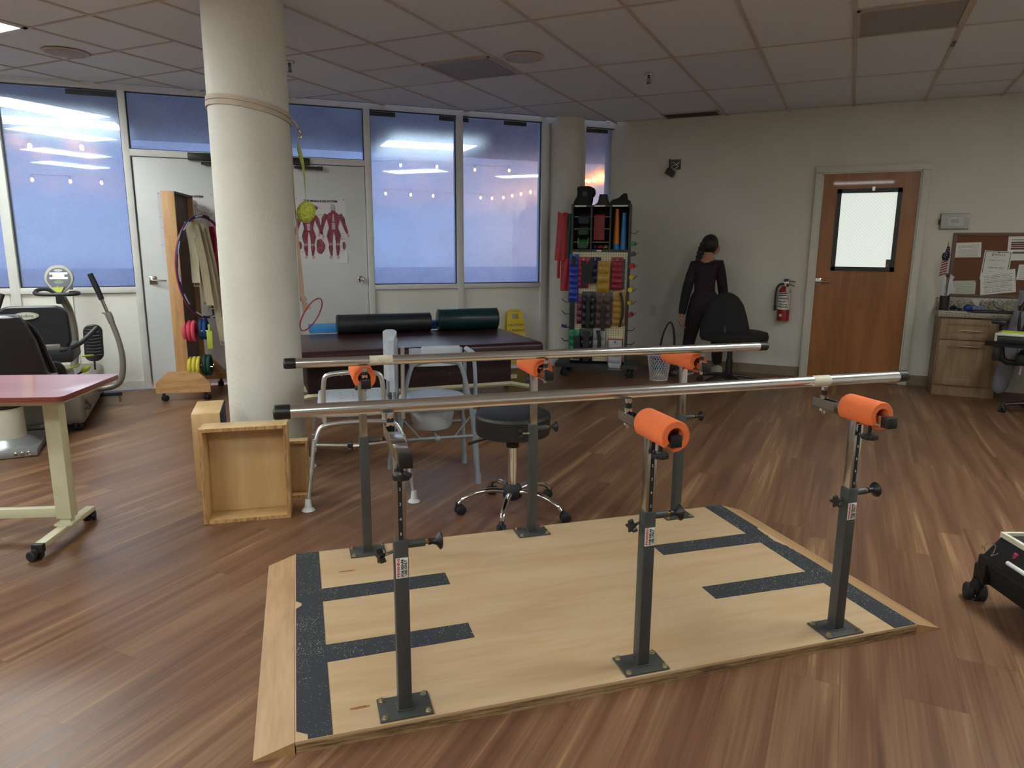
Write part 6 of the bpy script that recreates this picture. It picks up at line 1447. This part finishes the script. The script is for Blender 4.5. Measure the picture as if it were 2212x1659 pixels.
rc = T('office_chair', 'black task chair with mesh back and a grey jacket over it, right edge', 'office chair', (1.60, 7.04, 0), -13)
b = MB(); n = 20
b.grid(lambda u, v: (-.28+.56*u, .24+.05*math.sin(PI*u)+.04*v, .56+.42*v), 14, 10, th=.012); b.build('back_mesh', mat('chair_mesh', '#101215', .8, var=.1, bump=.3, bscale=400), rc)
b = MB(); b.tube([(-.28, .25, .56), (-.31, .25, .80), (-.27, .27, .95), (-.15, .29, 1.0), (.15, .29, 1.0), (.27, .27, .95), (.31, .25, .80), (.28, .25, .56)], .016, 10, closed=True, smooth=2); b.build('back_frame', M_BLACK, rc)
b = MB(); b.box(-.27, .27, -.27, .24, .43, .52, r=.035, seg=3); b.build('seat', M_MESHBLK, rc)
for s_ in (-1, 1):
    b = MB(); b.tube([(s_*.25, .0, .42), (s_*.36, .0, .42), (s_*.39, .02, .50), (s_*.40, .04, .73)], .022, 10, smooth=1, flat=(.7, 1.2)); ar = b.build('arm_support', M_BLACK, rc)
    b = MB(); b.box(s_*.42-.055, s_*.42+.055, -.10, .16, .745, .775, r=.012); b.build('arm_pad', M_BLACK, rc)
b = MB(); b.cyl((0, 0, .10), (0, 0, .43), .026, n=20); b.build('column', M_BLACK, rc)
star_base(rc, 0, 0, .32, M_BLACK, phase=193)
jk = T('grey_jacket', 'grey jacket hung over the task chair back, sleeve almost on the floor', 'jacket', (1.60, 7.04, 0), -13)
M_JK = mat('grey_fleece', '#74727a', .9, var=.1, bump=.4, bscale=30)
b = MB(); b.grid(lambda u, v: (-.335+.12*u+.01*math.sin(9*v), .23+.10*math.sin(PI*u)+.012*math.sin(10*u), 1.015 - .30*v - .02*u), 10, 12, th=.012); b.grid(lambda u, v: (-.335+.67*u, .265+.04*math.sin(PI*u), 1.03-.05*math.cos(2*PI*u)-.10*v), 16, 6, th=.014); b.build('shoulders', M_JK, jk)
b = MB(); b.tube([(-.30, .27, .84), (-.325, .27, .65), (-.33, .27, .45), (-.36, .26, .28), (-.375, .25, .15), (-.36, .25, .11)], [.05, .055, .06, .065, .062, .03], 14, smooth=2, flat=(1, .6)); b.build('sleeve', M_JK, jk)
b = MB(); b.grid(lambda u, v: (-.28+.5*u, .24+.02*math.sin(14*u), .62-.22*v-.05*math.sin(PI*u)), 16, 6, th=.01); b.build('hem', M_JK, jk)
b = MB(); b.grid(lambda u, v: (-.24+.016*u-.01*v, .20, .43-.14*v), 1, 5, th=.003); b.build('tag_tape', M_PAPER, jk)

# tray table in front of the task chair with a black box
dk = T('laptop_tray', 'black wing shaped tray standing before the task chair, right edge', 'tray table', (1.60, 7.04, 0), -13)
b = MB(); b.prism([(-.49, -.22), (-.43, -.27), (.30, -.34), (.34, .0), (-.30, -.05), (-.44, -.14)], .575, .612); b.build('tray', M_BLACK, dk)
b = MB(); b.box(-.43, -.375, -.215, -.165, .45, .575, r=.01); b.build('bracket', M_BLACK, dk)
b = MB(); b.cyl((.34, -.36, 0), (.34, -.36, .60), .02); b.box(.1, .5, -.42, -.30, 0, .02, r=.004); b.box(.28, .36, -.38, -.28, .56, .60); b.build('stand', M_BLACK, dk)
bx = T('clear_case', 'black and clear case with yellow pad, lying on the black tray', 'case', (1.60, 7.04, .612), -13)
b = MB(); b.box(-.40, .02, -.33, -.12, 0, .06, r=.01); b.build('base', M_BLACK, bx)
b = MB(); b.box(-.41, .03, -.34, -.11, .06, .082, r=.008); b.build('clear_lid', mat('frosted_clear_plastic', '#c9ced1', .2, var=.05), bx)
b = MB(); b.box(-.385, .015, -.325, -.125, .0825, .087); b.build('yellow_pad', mat('highlighter_yellow', '#cfe03a', .7, emit='#cfe03a', es=.0), bx)
b = MB(); b.box(-.425, -.405, -.30, -.26, .01, .075, r=.004); b.build('latch', M_WHITE, bx)

# ---------------------------------------------------------------- wall items, right wall
fe = T('fire_extinguisher', 'red fire extinguisher with black hose hung on the wall by the door', 'fire extinguisher', (-.605, WY-.075, 0))
M_FER = mat('extinguisher_red', '#8f1a1e', .3, var=.04, coat=.4)
b = MB(); b.lathe([(0, .60), (.055, .60), (.062, .61), (.062, .90), (.055, .93), (.03, .955), (.018, .965), (0, .965)], n=36); cy2 = b.build('cylinder', M_FER, fe)
b = MB(); b.lathe([(.0628, .72), (.0628, .90)], n=36, a0=-85, a1=75); lb_ = b.build('instruction_label', mat('ext_label', '#c9c6bf', .6, var=.35, scale=60), cy2)
b = MB(); b.lathe([(.0635, .60), (.0635, .715)], n=36); b.build('lower_band', M_FER, cy2)
b = MB()
for k, z in enumerate((.745, .775, .80, .83, .865, .885)): b.lathe([(.0633, z), (.0633, z+.008)], n=12, a0=-50+6*(k % 2), a1=45-8*(k % 3))
b.build('label_print', M_INK, lb_, kind='stuff')
b = MB(); b.lathe([(0, .0), (.014, 0), (.014, .003), (0, .003)], (-.02, -.060, .66), (-.3, -1, 0), 20); b.build('round_badge', M_WHITE, cy2)
b = MB(); b.cyl((0, 0, .96), (0, 0, .995), .016); b.box(-.02, .035, -.012, .012, .985, 1.01, r=.003); b.build('valve', M_STEEL, fe)
b = MB(); b.tube([(0, 0, 1.005), (.05, 0, 1.02), (.10, -.005, 1.012)], .007, 8, smooth=1); b.tube([(0, 0, .985), (.05, 0, .985), (.095, 0, .965)], .006, 8, smooth=1); b.build('handle', M_STEEL, fe)
b = MB(); b.tube([(-.015, -.01, .99), (-.06, -.01, .985), (-.085, -.01, .93), (-.09, -.01, .82), (-.085, -.01, .735)], .010, 10, smooth=2); b.cyl((-.087, -.01, .76), (-.082, -.01, .705), .014, n=12); b.build('hose', M_RUB, fe)
b = MB(); b.box(-.02, .03, .05, .072, .96, 1.04, r=.003); b.cyl((0, .07, 1.0), (0, .0, 1.0), .006); b.build('wall_bracket', M_BLACK, fe)
b = MB(); b.box(.015, .052, -.055, -.050, .84, .955, r=.001, M=None); b.build('inspection_tag', mat('tag_card', '#b9b4a6', .8, var=.2, scale=90), fe)
ol = T('wall_outlet', 'pale duplex outlet low on the wall left of the person', 'outlet', (-2.02, WY, .636))
b = MB(); b.box(-.036, .036, -.006, 0, -.058, .058, r=.003); pl_ = b.build('cover_plate', mat('outlet_plate', '#b9b5a8', .5), ol)
for z in (-.024, .024):
    b = MB(); b.lathe([(.017, 0), (.017, .002), (0, .002)], (0, -.006, z), (0, -1, 0), 20); r_ = b.build('receptacle', mat('outlet_plate', '#b9b5a8'), pl_)
    b = MB()
    for x in (-.006, .006): b.box(x-.0012, x+.0012, -.0092, -.008, z-.002, z+.007)
    b.build('slots', M_INK, r_, kind='stuff')
cmx = T('junction_box', 'open electrical box with loose wires high on the wall', 'electrical box', (-1.845, WY, 2.262))
b = MB()
for q in ((-.06, -.054, -.06, .06), (.054, .06, -.06, .06), (-.06, .06, -.06, -.054), (-.06, .06, .054, .06)): b.box(q[0], q[1], -.012, .0, q[2], q[3])
b.build('ragged_rim', mat('broken_plaster', '#b5b2a8', .8, var=.2, scale=60), cmx)
b = MB(); b.box(-.054, .054, -.003, 0, -.054, .054); b.build('box_interior', mat('box_dark', '#55534e', .7, var=.4, scale=50), cmx)
b = MB(); b.tube([(-.04, -.01, .03), (0, -.02, .01), (.03, -.018, -.02), (.0, -.02, -.045), (-.03, -.02, -.05)], .004, 6, smooth=2); b.tube([(.04, -.01, .03), (.01, -.02, -.01), (-.03, -.02, .0), (-.04, -.02, -.04)], .004, 6, smooth=2); b.build('wires', M_WHITE, cmx, kind='stuff')
b = MB(); b.box(-.072, -.058, -.03, 0, -.10, .06, r=.002); b.build('mount_plate', M_BLACK, cmx)
cam_ = T('small_camera', 'small black camera hanging tilted under the open electrical box', 'camera', (-1.895, WY-.05, 2.175))
b = MB(TR(0, 0, 0, 0, 28, 15)); b.box(-.05, .05, -.03, .03, -.035, .035, r=.01); b.build('body', M_BLACK, cam_)
b = MB(TR(0, 0, 0, 0, 28, 15)); b.lathe([(.018, 0), (.018, .008), (.012, .008), (0, .004)], (0, -.03, 0), (0, -1, 0), 20); b.build('lens', M_BLACK, cam_)
b = MB(); b.tube([(-.01, .03, .03), (-.02, .045, .07)], .008, 8); b.build('arm', M_BLACK, cam_)
tg = T('thermostat', 'thermostat under a clear plastic guard beside the wooden door', 'thermostat', (.866, WY, 1.622))
b = MB(); b.box(-.122, .122, -.012, 0, -.075, .075, r=.004); b.build('guard_base', mat('guard_grey', '#8f8c80', .4, var=.05), tg)
b = MB(); b.box(-.065, .075, -.035, -.012, -.045, .035, r=.006); th = b.build('control', mat('thermostat_body', '#a7a49a', .5), tg)
b = MB(); b.box(-.03, .03, -.0362, -.035, -.012, .022); b.build('display', mat('lcd_grey', '#6f7466', .4), th)
b = MB(); b.ell((.055, -.036, .0), .008, 10, 8); b.build('dial', M_WHITE, th)
b = MB(); b.box(-.115, .115, -.062, -.058, -.068, .068, r=.0015)
for q in ((-.115, -.111, -.068, .068), (.111, .115, -.068, .068), (-.115, .115, -.068, -.064), (-.115, .115, .064, .068)): b.box(q[0], q[1], -.06, -.012, q[2], q[3])
b.build('clear_guard', mat('clear_guard', '#e8eae6', .08, var=.01, alpha=.28), tg)
b = MB(); b.cyl((-.128, -.03, -.03), (-.128, -.03, .02), .006); b.build('lock', M_BLACK, tg)

# cork board and papers
cb = T('cork_board', 'brown cork notice board over the counter', 'notice board', (0, WY, 0))
M_CORK = mat('cork', '#6f4a35', .95, var=.12, scale=200, bump=.2, bscale=300); M_CKF = mat('oak_trim_dark', '#6b5140', .6, var=.08)
b = MB(); b.box(.905, 2.3, -.010, 0, .93, 1.49); b.build('cork_panel', M_CORK, cb)
for q in ((.872, .905, .905, 1.515), (2.3, 2.33, .905, 1.515), (.905, 2.3, 1.487, 1.515), (.905, 2.3, .905, .932)):
    b = MB(); b.box(q[0], q[1], -.016, 0, q[2], q[3], r=.002); b.build('frame_rail', M_CKF, cb)
def sheet(label, pts, y, m=M_PAPER, lines=8, title=None, border=False, logo=None, tint=None):
    t = T('notice_paper', label, 'paper', (0, WY, 0), 0, 'papers pinned on the cork board')
    V = [Vector((p[0], -y, p[1])) for p in pts]       # tl tr br bl
    def P(u, v, o=0): 
        a = V[3].lerp(V[2], u); c = V[0].lerp(V[1], u); q = a.lerp(c, v); q.y -= o; return q
    b = MB(); b.grid(lambda u, v: P(u, v), 3, 3, th=.0008); sh = b.build('sheet', m, t)
    def quad(b, u0, u1, v0, v1, o=.0010): b.add([P(u0, v0, o), P(u1, v0, o), P(u1, v1, o), P(u0, v1, o)], [(0, 1, 2, 3)])
    b = MB(); rnd = random.Random(len(label))
    if lines:
        for k in range(lines):
            v = .08+.74*k/max(1, lines-1)
            u = .10
            while u < .86:
                l = rnd.uniform(.05, .2); quad(b, u, min(.9, u+l), v, v+.018+.01*(k % 3 == 0)); u += l+.02
        b.build('printed_lines', mat('print_grey', '#8e8a86', .8, var=.1), sh, kind='stuff')
    if border:
        b = MB()
        for q in ((.04, .96, .03, .045), (.04, .96, .955, .97), (.04, .06, .03, .97), (.94, .96, .03, .97)): quad(b, *q)
        b.build('border_line', M_INK, sh)
    if tint:
        b = MB(); 
        for (u0, u1, v0, v1, c) in tint: bb = MB(); quad(bb, u0, u1, v0, v1, .0012); bb.build('tinted_row', mat('row_'+c[1:], c, .8, var=.1), sh)
    return t, sh, P
sheet('wide printed slip at the top left of the cork board', ((.897, 1.420), (1.108, 1.427), (1.117, 1.286), (.901, 1.281)), .012, lines=9)
t, sh, P = sheet('bordered notice with a swirl logo and phone number on the cork board', ((1.143, 1.351), (1.363, 1.340), (1.352, 1.068), (1.130, 1.080)), .014, lines=0, border=True)
def ptext(txt, u, v, sz, nm, m=M_INK, xs=1.0):
    q = P(u, v, .0018); b = MB(); b.text(txt, sz, Matrix.Translation(q) @ Euler((PI/2, 0, 0)).to_matrix().to_4x4() @ Euler((0, 0, -.05)).to_matrix().to_4x4(), .0002, xs=xs); b.build(nm, m, sh)
ptext('VIVO', .58, .865, .028, 'logo_word', xs=1.25); ptext('Language Translation Line', .5, .68, .013, 'heading'); ptext('1-800-481-3293', .5, .42, .020, 'phone_number'); ptext('HEALTHCARE', .52, .78, .006, 'small_line', mat('print_grey', '#8e8a86')); ptext('Call toll free', .5, .54, .009, 'small_line', mat('print_grey', '#8e8a86')); ptext('Account Information', .5, .29, .010, 'small_line'); ptext('Pin 4077', .5, .17, .010, 'small_line')
b = MB(); q = P(.34, .865, .0018); b.tube([(q.x+.012*math.cos(k*.5), q.y, q.z+.012*math.sin(k*.5)) for k in range(11)], .0016, 6); b.tube([(q.x+.006*math.cos(k*.6), q.y, q.z+.006*math.sin(k*.6)) for k in range(9)], .0014, 6); b.build('logo_swirl', M_INK, sh)
sheet('tilted sheet with tables overlapping the bordered notice', ((1.131, 1.135), (1.402, 1.183), (1.433, .967), (1.152, .927)), .017, lines=11, tint=((.03, .97, .53, .54, '#4b4b4b'), ))
sheet('tall laminated chart with red and grey rows at the right edge of the board', ((1.317, 1.480), (1.56, 1.485), (1.56, 1.262), (1.325, 1.259)), .011, lines=0, tint=((.1, .95, .72, .78, '#574f52'), (.1, .95, .63, .70, '#7a3a45'), (.1, .95, .56, .61, '#4f3f47'), (.1, .95, .45, .53, '#7a3a45'), (.1, .95, .28, .36, '#56605c'), (.1, .7, .84, .87, '#6b6663')))
sheet('small sheet below the laminated chart at the right edge', ((1.427, 1.222), (1.58, 1.228), (1.575, 1.075), (1.421, 1.081)), .0125, lines=7)
sheet('greenish slip pinned at the lower left of the cork board', ((.925, 1.058), (1.106, 1.065), (1.109, .937), (.915, .922)), .012, m=mat('greenish_paper', '#bfc3b5', .8), lines=7)
b = MB(); 
for i, (x, z, m_) in enumerate(((.926, 1.467, M_STEEL), (1.10, 1.055, M_INK), (1.255, 1.335, M_INK))):
    t = T('push_pin', ('steel push pin in the bare top left corner of the cork board', 'black push pin on the greenish slip', 'black push pin at the top of the bordered notice')[i], 'push pin', (x, WY-.012, z), 0, 'push pins on the cork board'); b = MB(); b.ell((0, -.008, 0), .006, 10, 8); b.cyl((0, -.006, 0), (0, .006, 0), .002, n=8); b.build('pin', m_, t)

# base cabinet and counter
M_CABW = wood('cabinet_maple', '#8f7456', '#7d6347', 'z', 1.0, .5, .4, .02)
CYF = 7.60
cabn = T('base_cabinet', 'taupe wood base cabinet with one drawer over one door', 'cabinet', (.80, CYF, 0))
b = MB(); b.box(0, .50, .02, .45, .10, .735); b.build('carcass', M_CABW, cabn)
b = MB(); b.box(.004, .50, .03, .45, 0, .10); b.build('toe_kick', M_CABW, cabn)
def shaker(name, z0, z1, rail, hx, hz):
    x0, x1 = .012, .452
    b = MB()
    for q in ((x0, x0+rail, z0, z1), (x1-rail, x1, z0, z1), (x0+rail, x1-rail, z1-rail, z1), (x0+rail, x1-rail, z0, z0+rail)): b.box(q[0], q[1], 0, .02, q[2], q[3], r=.001)
    b.box(x0+rail, x1-rail, .009, .02, z0+rail, z1-rail); f = b.build(name, M_CABW, cabn)
    b = MB(); b.cyl((hx-.085, -.028, hz), (hx+.085, -.028, hz), .005, n=10)
    for s_ in (-1, 1): b.cyl((hx+s_*.07, 0, hz), (hx+s_*.07, -.028, hz), .004, n=8)
    b.build('bar_handle', mat('nickel', '#b6aba0', .25, .9), f)
shaker('drawer', .535, .725, .055, .258, .624); shaker('door', .105, .525, .068, .258, .478)
cab2 = T('base_cabinet', 'second taupe base cabinet continuing past the right edge', 'cabinet', (1.94, CYF, 0))
b = MB(); b.box(0, .50, .02, .45, .10, .735); b.box(0, .50, .03, .45, 0, .10); b.build('carcass', M_CABW, cab2)
b = MB(); b.box(.01, .49, 0, .02, .105, .725, r=.001); b.build('door', M_CABW, cab2)
M_GRAN = bpy.data.materials.new('speckled_granite'); M_GRAN.use_nodes = True
def _gr():
    nt = M_GRAN.node_tree; N = nt.nodes.new; Lk = nt.links.new; bs = nt.nodes['Principled BSDF']
    g = N('ShaderNodeNewGeometry'); v = N('ShaderNodeTexNoise'); v.inputs['Scale'].default_value = 95; v.inputs['Detail'].default_value = 3; Lk(g.outputs['Position'], v.inputs['Vector'])
    r_ = N('ShaderNodeValToRGB'); e = r_.color_ramp.elements; e[0].position = .36; e[0].color = lin('#4a443e'); e[1].position = .62; e[1].color = lin('#a89f8c')
    x = e.new(.46); x.color = lin('#7f776a'); x = e.new(.54); x.color = lin('#8f8878'); Lk(v.outputs[0], r_.inputs[0]); Lk(r_.outputs[0], bs.inputs['Base Color']); bs.inputs['Roughness'].default_value = .3
_gr()
ct = T('countertop', 'speckled granite counter with low backsplash', 'countertop', (0, 0, 0))
b = MB(); b.box(.775, 2.5, CYF-.02, WY-.002, .742, .785, r=.003); b.build('slab', M_GRAN, ct)
b = MB(); b.box(.795, 2.5, WY-.022, WY-.001, .785, .895, r=.002); b.build('backsplash', M_GRAN, ct)
CZT = .785
def on_ct(name, label, cat, x, y, z=CZT, rz=0, g=None): return T(name, label, cat, (x, y, z), rz, g)
t = on_ct('pen_cup', 'black wire mesh cup at the left end of the counter', 'cup', .838, 7.80)
b = MB(); b.lathe([(0, 0), (.038, 0), (.041, .14), (.038, .14), (.036, .004), (0, .004)], n=28); b.build('cup', mat('black_wire_mesh', '#1d1d1f', .6, var=.4, scale=300), t)
t = on_ct('small_flag', 'small rolled United States flag standing in the mesh cup', 'flag', .838, 7.80)
b = MB(); b.cyl((-.02, 0, .02), (-.025, 0, .60), .003, n=8); b.build('stick', mat('flag_stick', '#9a8a6a', .5), t)
b = MB(); b.lathe([(.004, 0), (.007, .012), (.002, .045), (0, .05)], (-.025, 0, .60), (0, 0, 1), 10); b.build('finial', mat('flag_gold', '#93856a', .4), t)
b = MB(); NS = 13
for k in range(NS):
    z0 = .335+.155*k/NS; z1 = .335+.155*(k+1)/NS
    b.k = k % 2; b.add([(-.072+.012*k/NS, -.004, z0-.012), (-.012+.002*k/NS, -.010, z0+.012), (-.012+.002*k/NS, -.010, z1+.012), (-.072+.012*(k+1)/NS, -.004, z1-.012), (-.04, .012, z0), (-.04, .012, z1)], [(0, 1, 2, 3), (1, 4, 5, 2), (4, 0, 3, 5)])
b.build('stripes', [mat('flag_red', '#6d2230', .8), mat('flag_white', '#b3a7a6', .8)], t)
b = MB(); rings = [[(x+w_*math.cos(a), .012*math.sin(a)-.002, z) for a in [2*PI*i/12 for i in range(12)]] for z, x, w_ in ((.47, -.032, .022), (.50, -.035, .032), (.535, -.033, .030), (.545, -.025, .018), (.575, -.022, .014), (.60, -.022, .010))]
b.loft(rings); b.build('canton', mat('flag_navy', '#1b1a2e', .8), t)
b = MB()
for x, z in ((-.04, .50), (-.03, .515), (-.045, .525), (-.028, .54), (-.022, .56), (-.026, .58), (-.035, .535), (-.05, .51)): b.ell((x, -.016, z), .0032, 8, 6)
b.build('stars', M_PAPER, t, kind='stuff')
for k, (lab, pts) in enumerate((('white crumpled paper fan leaning right in the mesh cup', [(0, .13), (.075, .20), (.05, .235), (.07, .27), (.038, .285), (.05, .32), (.015, .345), (-.005, .13)]), ('pale folded paper at the left of the mesh cup', [(-.03, .12), (-.005, .12), (-.012, .30), (-.036, .34), (-.045, .26)]))):
    t = on_ct('folded_paper', lab, 'paper', .845, 7.79+.006*k, rz=5*k, g='papers in the mesh cup'); b = MB(); n = len(pts)
    b.add([(p[0], -.004*((i % 2)*2-1), p[1]) for i, p in enumerate(pts)] + [(p[0], .004+.003*(i % 3), p[1]) for i, p in enumerate(pts)], [tuple(range(n)), tuple(range(2*n-1, n-1, -1))] + [(i, (i+1) % n, n+(i+1) % n, n+i) for i in range(n)]); b.build('paper', mat('cup_paper', '#b5b2b4', .8), t)
for k, (lab, x, h, c) in enumerate((('black pen standing in the mesh cup', .008, .26, '#1b1b1d'), ('grey pen standing in the mesh cup', -.008, .24, '#777477'), ('dark spoon shaped pen standing tallest in the mesh cup', -.002, .32, '#2a2628'))):
    t = on_ct('pen', lab, 'pen', .838, 7.795, g='pens in the mesh cup'); b = MB(); b.cyl((x*.4, .01*(k-1), .01), (x, .015*(k-1), h), .004, n=8)
    if k == 2: b.ell((x, .015, h+.012), (.014, .006, .018), 10, 8)
    b.build('barrel', mat('pen_'+c[1:], c, .4), t)
t = on_ct('sunglasses', 'dark safety glasses lying on the counter by the mesh cup', 'glasses', .935, 7.80)
b = MB(); b.tube([(-.05, -.02, .02), (-.02, -.03, .055), (.0, -.03, .03), (.03, -.02, .02), (.05, .0, .02)], .007, 8, smooth=1); b.ell((-.022, -.02, .03), (.028, .006, .022), 14, 10); b.ell((.03, -.01, .02), (.018, .006, .014), 14, 10); b.build('lenses', mat('dark_lens', '#15201f', .15), t)
b = MB(); b.tube([(-.05, -.01, .01), (.02, .03, .015), (.07, .01, .01)], .003, 6, smooth=1); b.build('arms', M_STEEL, t)
t = on_ct('stress_ball', 'blue ball on the counter', 'ball', 1.035, 7.80)
b = MB(); b.ell((0, 0, .033), (.037, .036, .033), 24, 16); b.build('ball', mat('ball_blue', '#1f3f86', .5, var=.05), t)
t = on_ct('tissue_box', 'patterned tissue box with a white tissue sticking out', 'tissue box', 1.115, 7.84)
b = MB(); b.box(-.055, .055, -.03, .05, 0, .05, r=.002); b.build('box', mat('tissue_pattern', '#8f93a8', .7, var=.5, scale=120, col2='#3b4270'), t)
b = MB(); b.loft([[(.012*math.cos(a)-.02*f, .012*math.sin(a)*.6, .05+.07*f) if f == 0 else ((.03+.012*math.sin(5*a))*math.cos(a)*(.4+f)-.02, (.02)*math.sin(a), .05+.065*f+.008*math.sin(3*a)) for a in [2*PI*i/20 for i in range(20)]] for f in (0, .4, .8, 1)]); b.build('tissue', mat('tissue_white', '#bdb8b2', .9), t)
t = on_ct('keyboard', 'black keyboard lying along the counter', 'keyboard', 1.24, 7.74)
b = MB(); b.box(-.18, .20, -.06, .06, 0, .016, r=.004); kbb = b.build('base', M_BLACK, t)
b = MB()
for r_ in range(4):
    for k in range(15): b.box(-.17+.024*k, -.15+.024*k, -.05+.026*r_, -.03+.026*r_, .016, .020)
b.build('keys', M_RUB, kbb, kind='stuff')
t = on_ct('spectacles', 'thin black framed spectacles standing on the keyboard', 'glasses', 1.24, 7.79, CZT+.016)
b = MB(); b.tube([(-.07, -.02, .0), (-.045, .0, .04), (-.02, .01, .085), (.0, .0, .05), (.02, -.01, .02), (.07, -.02, .005)], .0028, 6, smooth=1); b.tube([(-.02, .01, .085), (.01, .03, .03), (.09, .03, .005)], .0028, 6, smooth=1); b.build('frame', M_BLACK, t)
t = on_ct('paper_stack', 'thin stack of white paper at the front left edge of the counter', 'paper', .90, 7.66)
b = MB(); b.box(-.115, .11, -.035, .05, 0, .008, r=.001); b.build('sheets', mat('counter_paper', '#b0ab9f', .8), t)

# ---------------------------------------------------------------- rolling black cart at the right edge
kt = T('rolling_cart', 'black rolling tote cart with cream rim at the right edge', 'cart', (.612, 3.062, 0), -65)
M_CART = mat('black_nylon', '#0f0f12', .7, var=.15, bump=.15, bscale=200)
b = MB(); b.loft([[(x0, y0, z), (.62, y0, z), (.62, .34, z), (x0, .34, z)] for z, x0, y0 in ((.085, .0, -.02), (.185, -.01, -.055), (.20, -.012, -.055), (.29, .004, .0))]); bd = b.build('tote_body', M_CART, kt)
b = MB()
for q in ((-.004, .008, -.004, .345), (.615, .627, -.004, .345), (.008, .615, -.004, .010), (.008, .615, .333, .345)): b.box(q[0], q[1], q[2], q[3], .278, .302)
b.build('cream_rim', mat('cream_vinyl', '#d6d0bb', .6), kt)
b = MB(); b.box(-.018, .63, -.062, -.05, .182, .200, r=.003); b.build('seam_ridge', M_BLACK, bd)
b = MB(); b.box(-.055, .01, -.055, .0, .085, .16, r=.012); b.box(-.03, .02, -.06, -.0, .12, .205, r=.01); b.build('corner_leg', M_BLACK, kt)
for x, y, a in ((-.03, -.045, 160), (.60, -.03, 20), (-.01, .32, 150), (.60, .32, 20)): caster(kt, x, y, a, r=.034, h=.10, m=M_RUB, w=.018)
def ktP(x, y, z): a = R(-65); return (.612+x*math.cos(a)-y*math.sin(a), 3.062+x*math.sin(a)+y*math.cos(a), z)
t = T('spectacles', 'thin wire spectacles hooked on the cart side', 'glasses', ktP(.0, -.03, .25), -65)
b = MB(); b.tube([(.0, -.012, .012), (-.012, -.022, -.006), (.0, -.025, -.026)], .0016, 6, smooth=1); b.tube([(.035, -.012, .010), (.045, -.022, -.008), (.035, -.025, -.030)], .0018, 6, smooth=1); b.tube([(.0, -.012, .012), (.018, -.018, .018), (.035, -.012, .010)], .0016, 6, smooth=1); b.tube([(.0, -.025, -.026), (-.03, -.02, -.016)], .0016, 6); b.tube([(.035, -.025, -.03), (.065, -.02, -.006)], .0016, 6); b.build('frame', M_CHROME, t)
t = T('marker', 'pink marker poking out of the cart pocket', 'marker', ktP(.105, -.02, .225), -65); b = MB(); b.cyl((0, 0, 0), (.008, .0, .040), .008, n=12); b.build('barrel', mat('marker_pink', '#a3264f', .4), t)
t = T('marker', 'white marker lying across the cart pocket', 'marker', ktP(.11, -.045, .228), -65); b = MB(); b.cyl((0, 0, 0), (.11, .0, .0), .008, n=12); b.build('barrel', M_WHITE, t)
t = T('tablet', 'grey tablet lying inside the cart top', 'tablet', ktP(.30, .17, .291), -65); b = MB(); b.box(-.20, .22, -.13, .13, 0, .008, r=.003); b.build('case', mat('tablet_grey', '#5a5f6a', .4, var=.1), t)
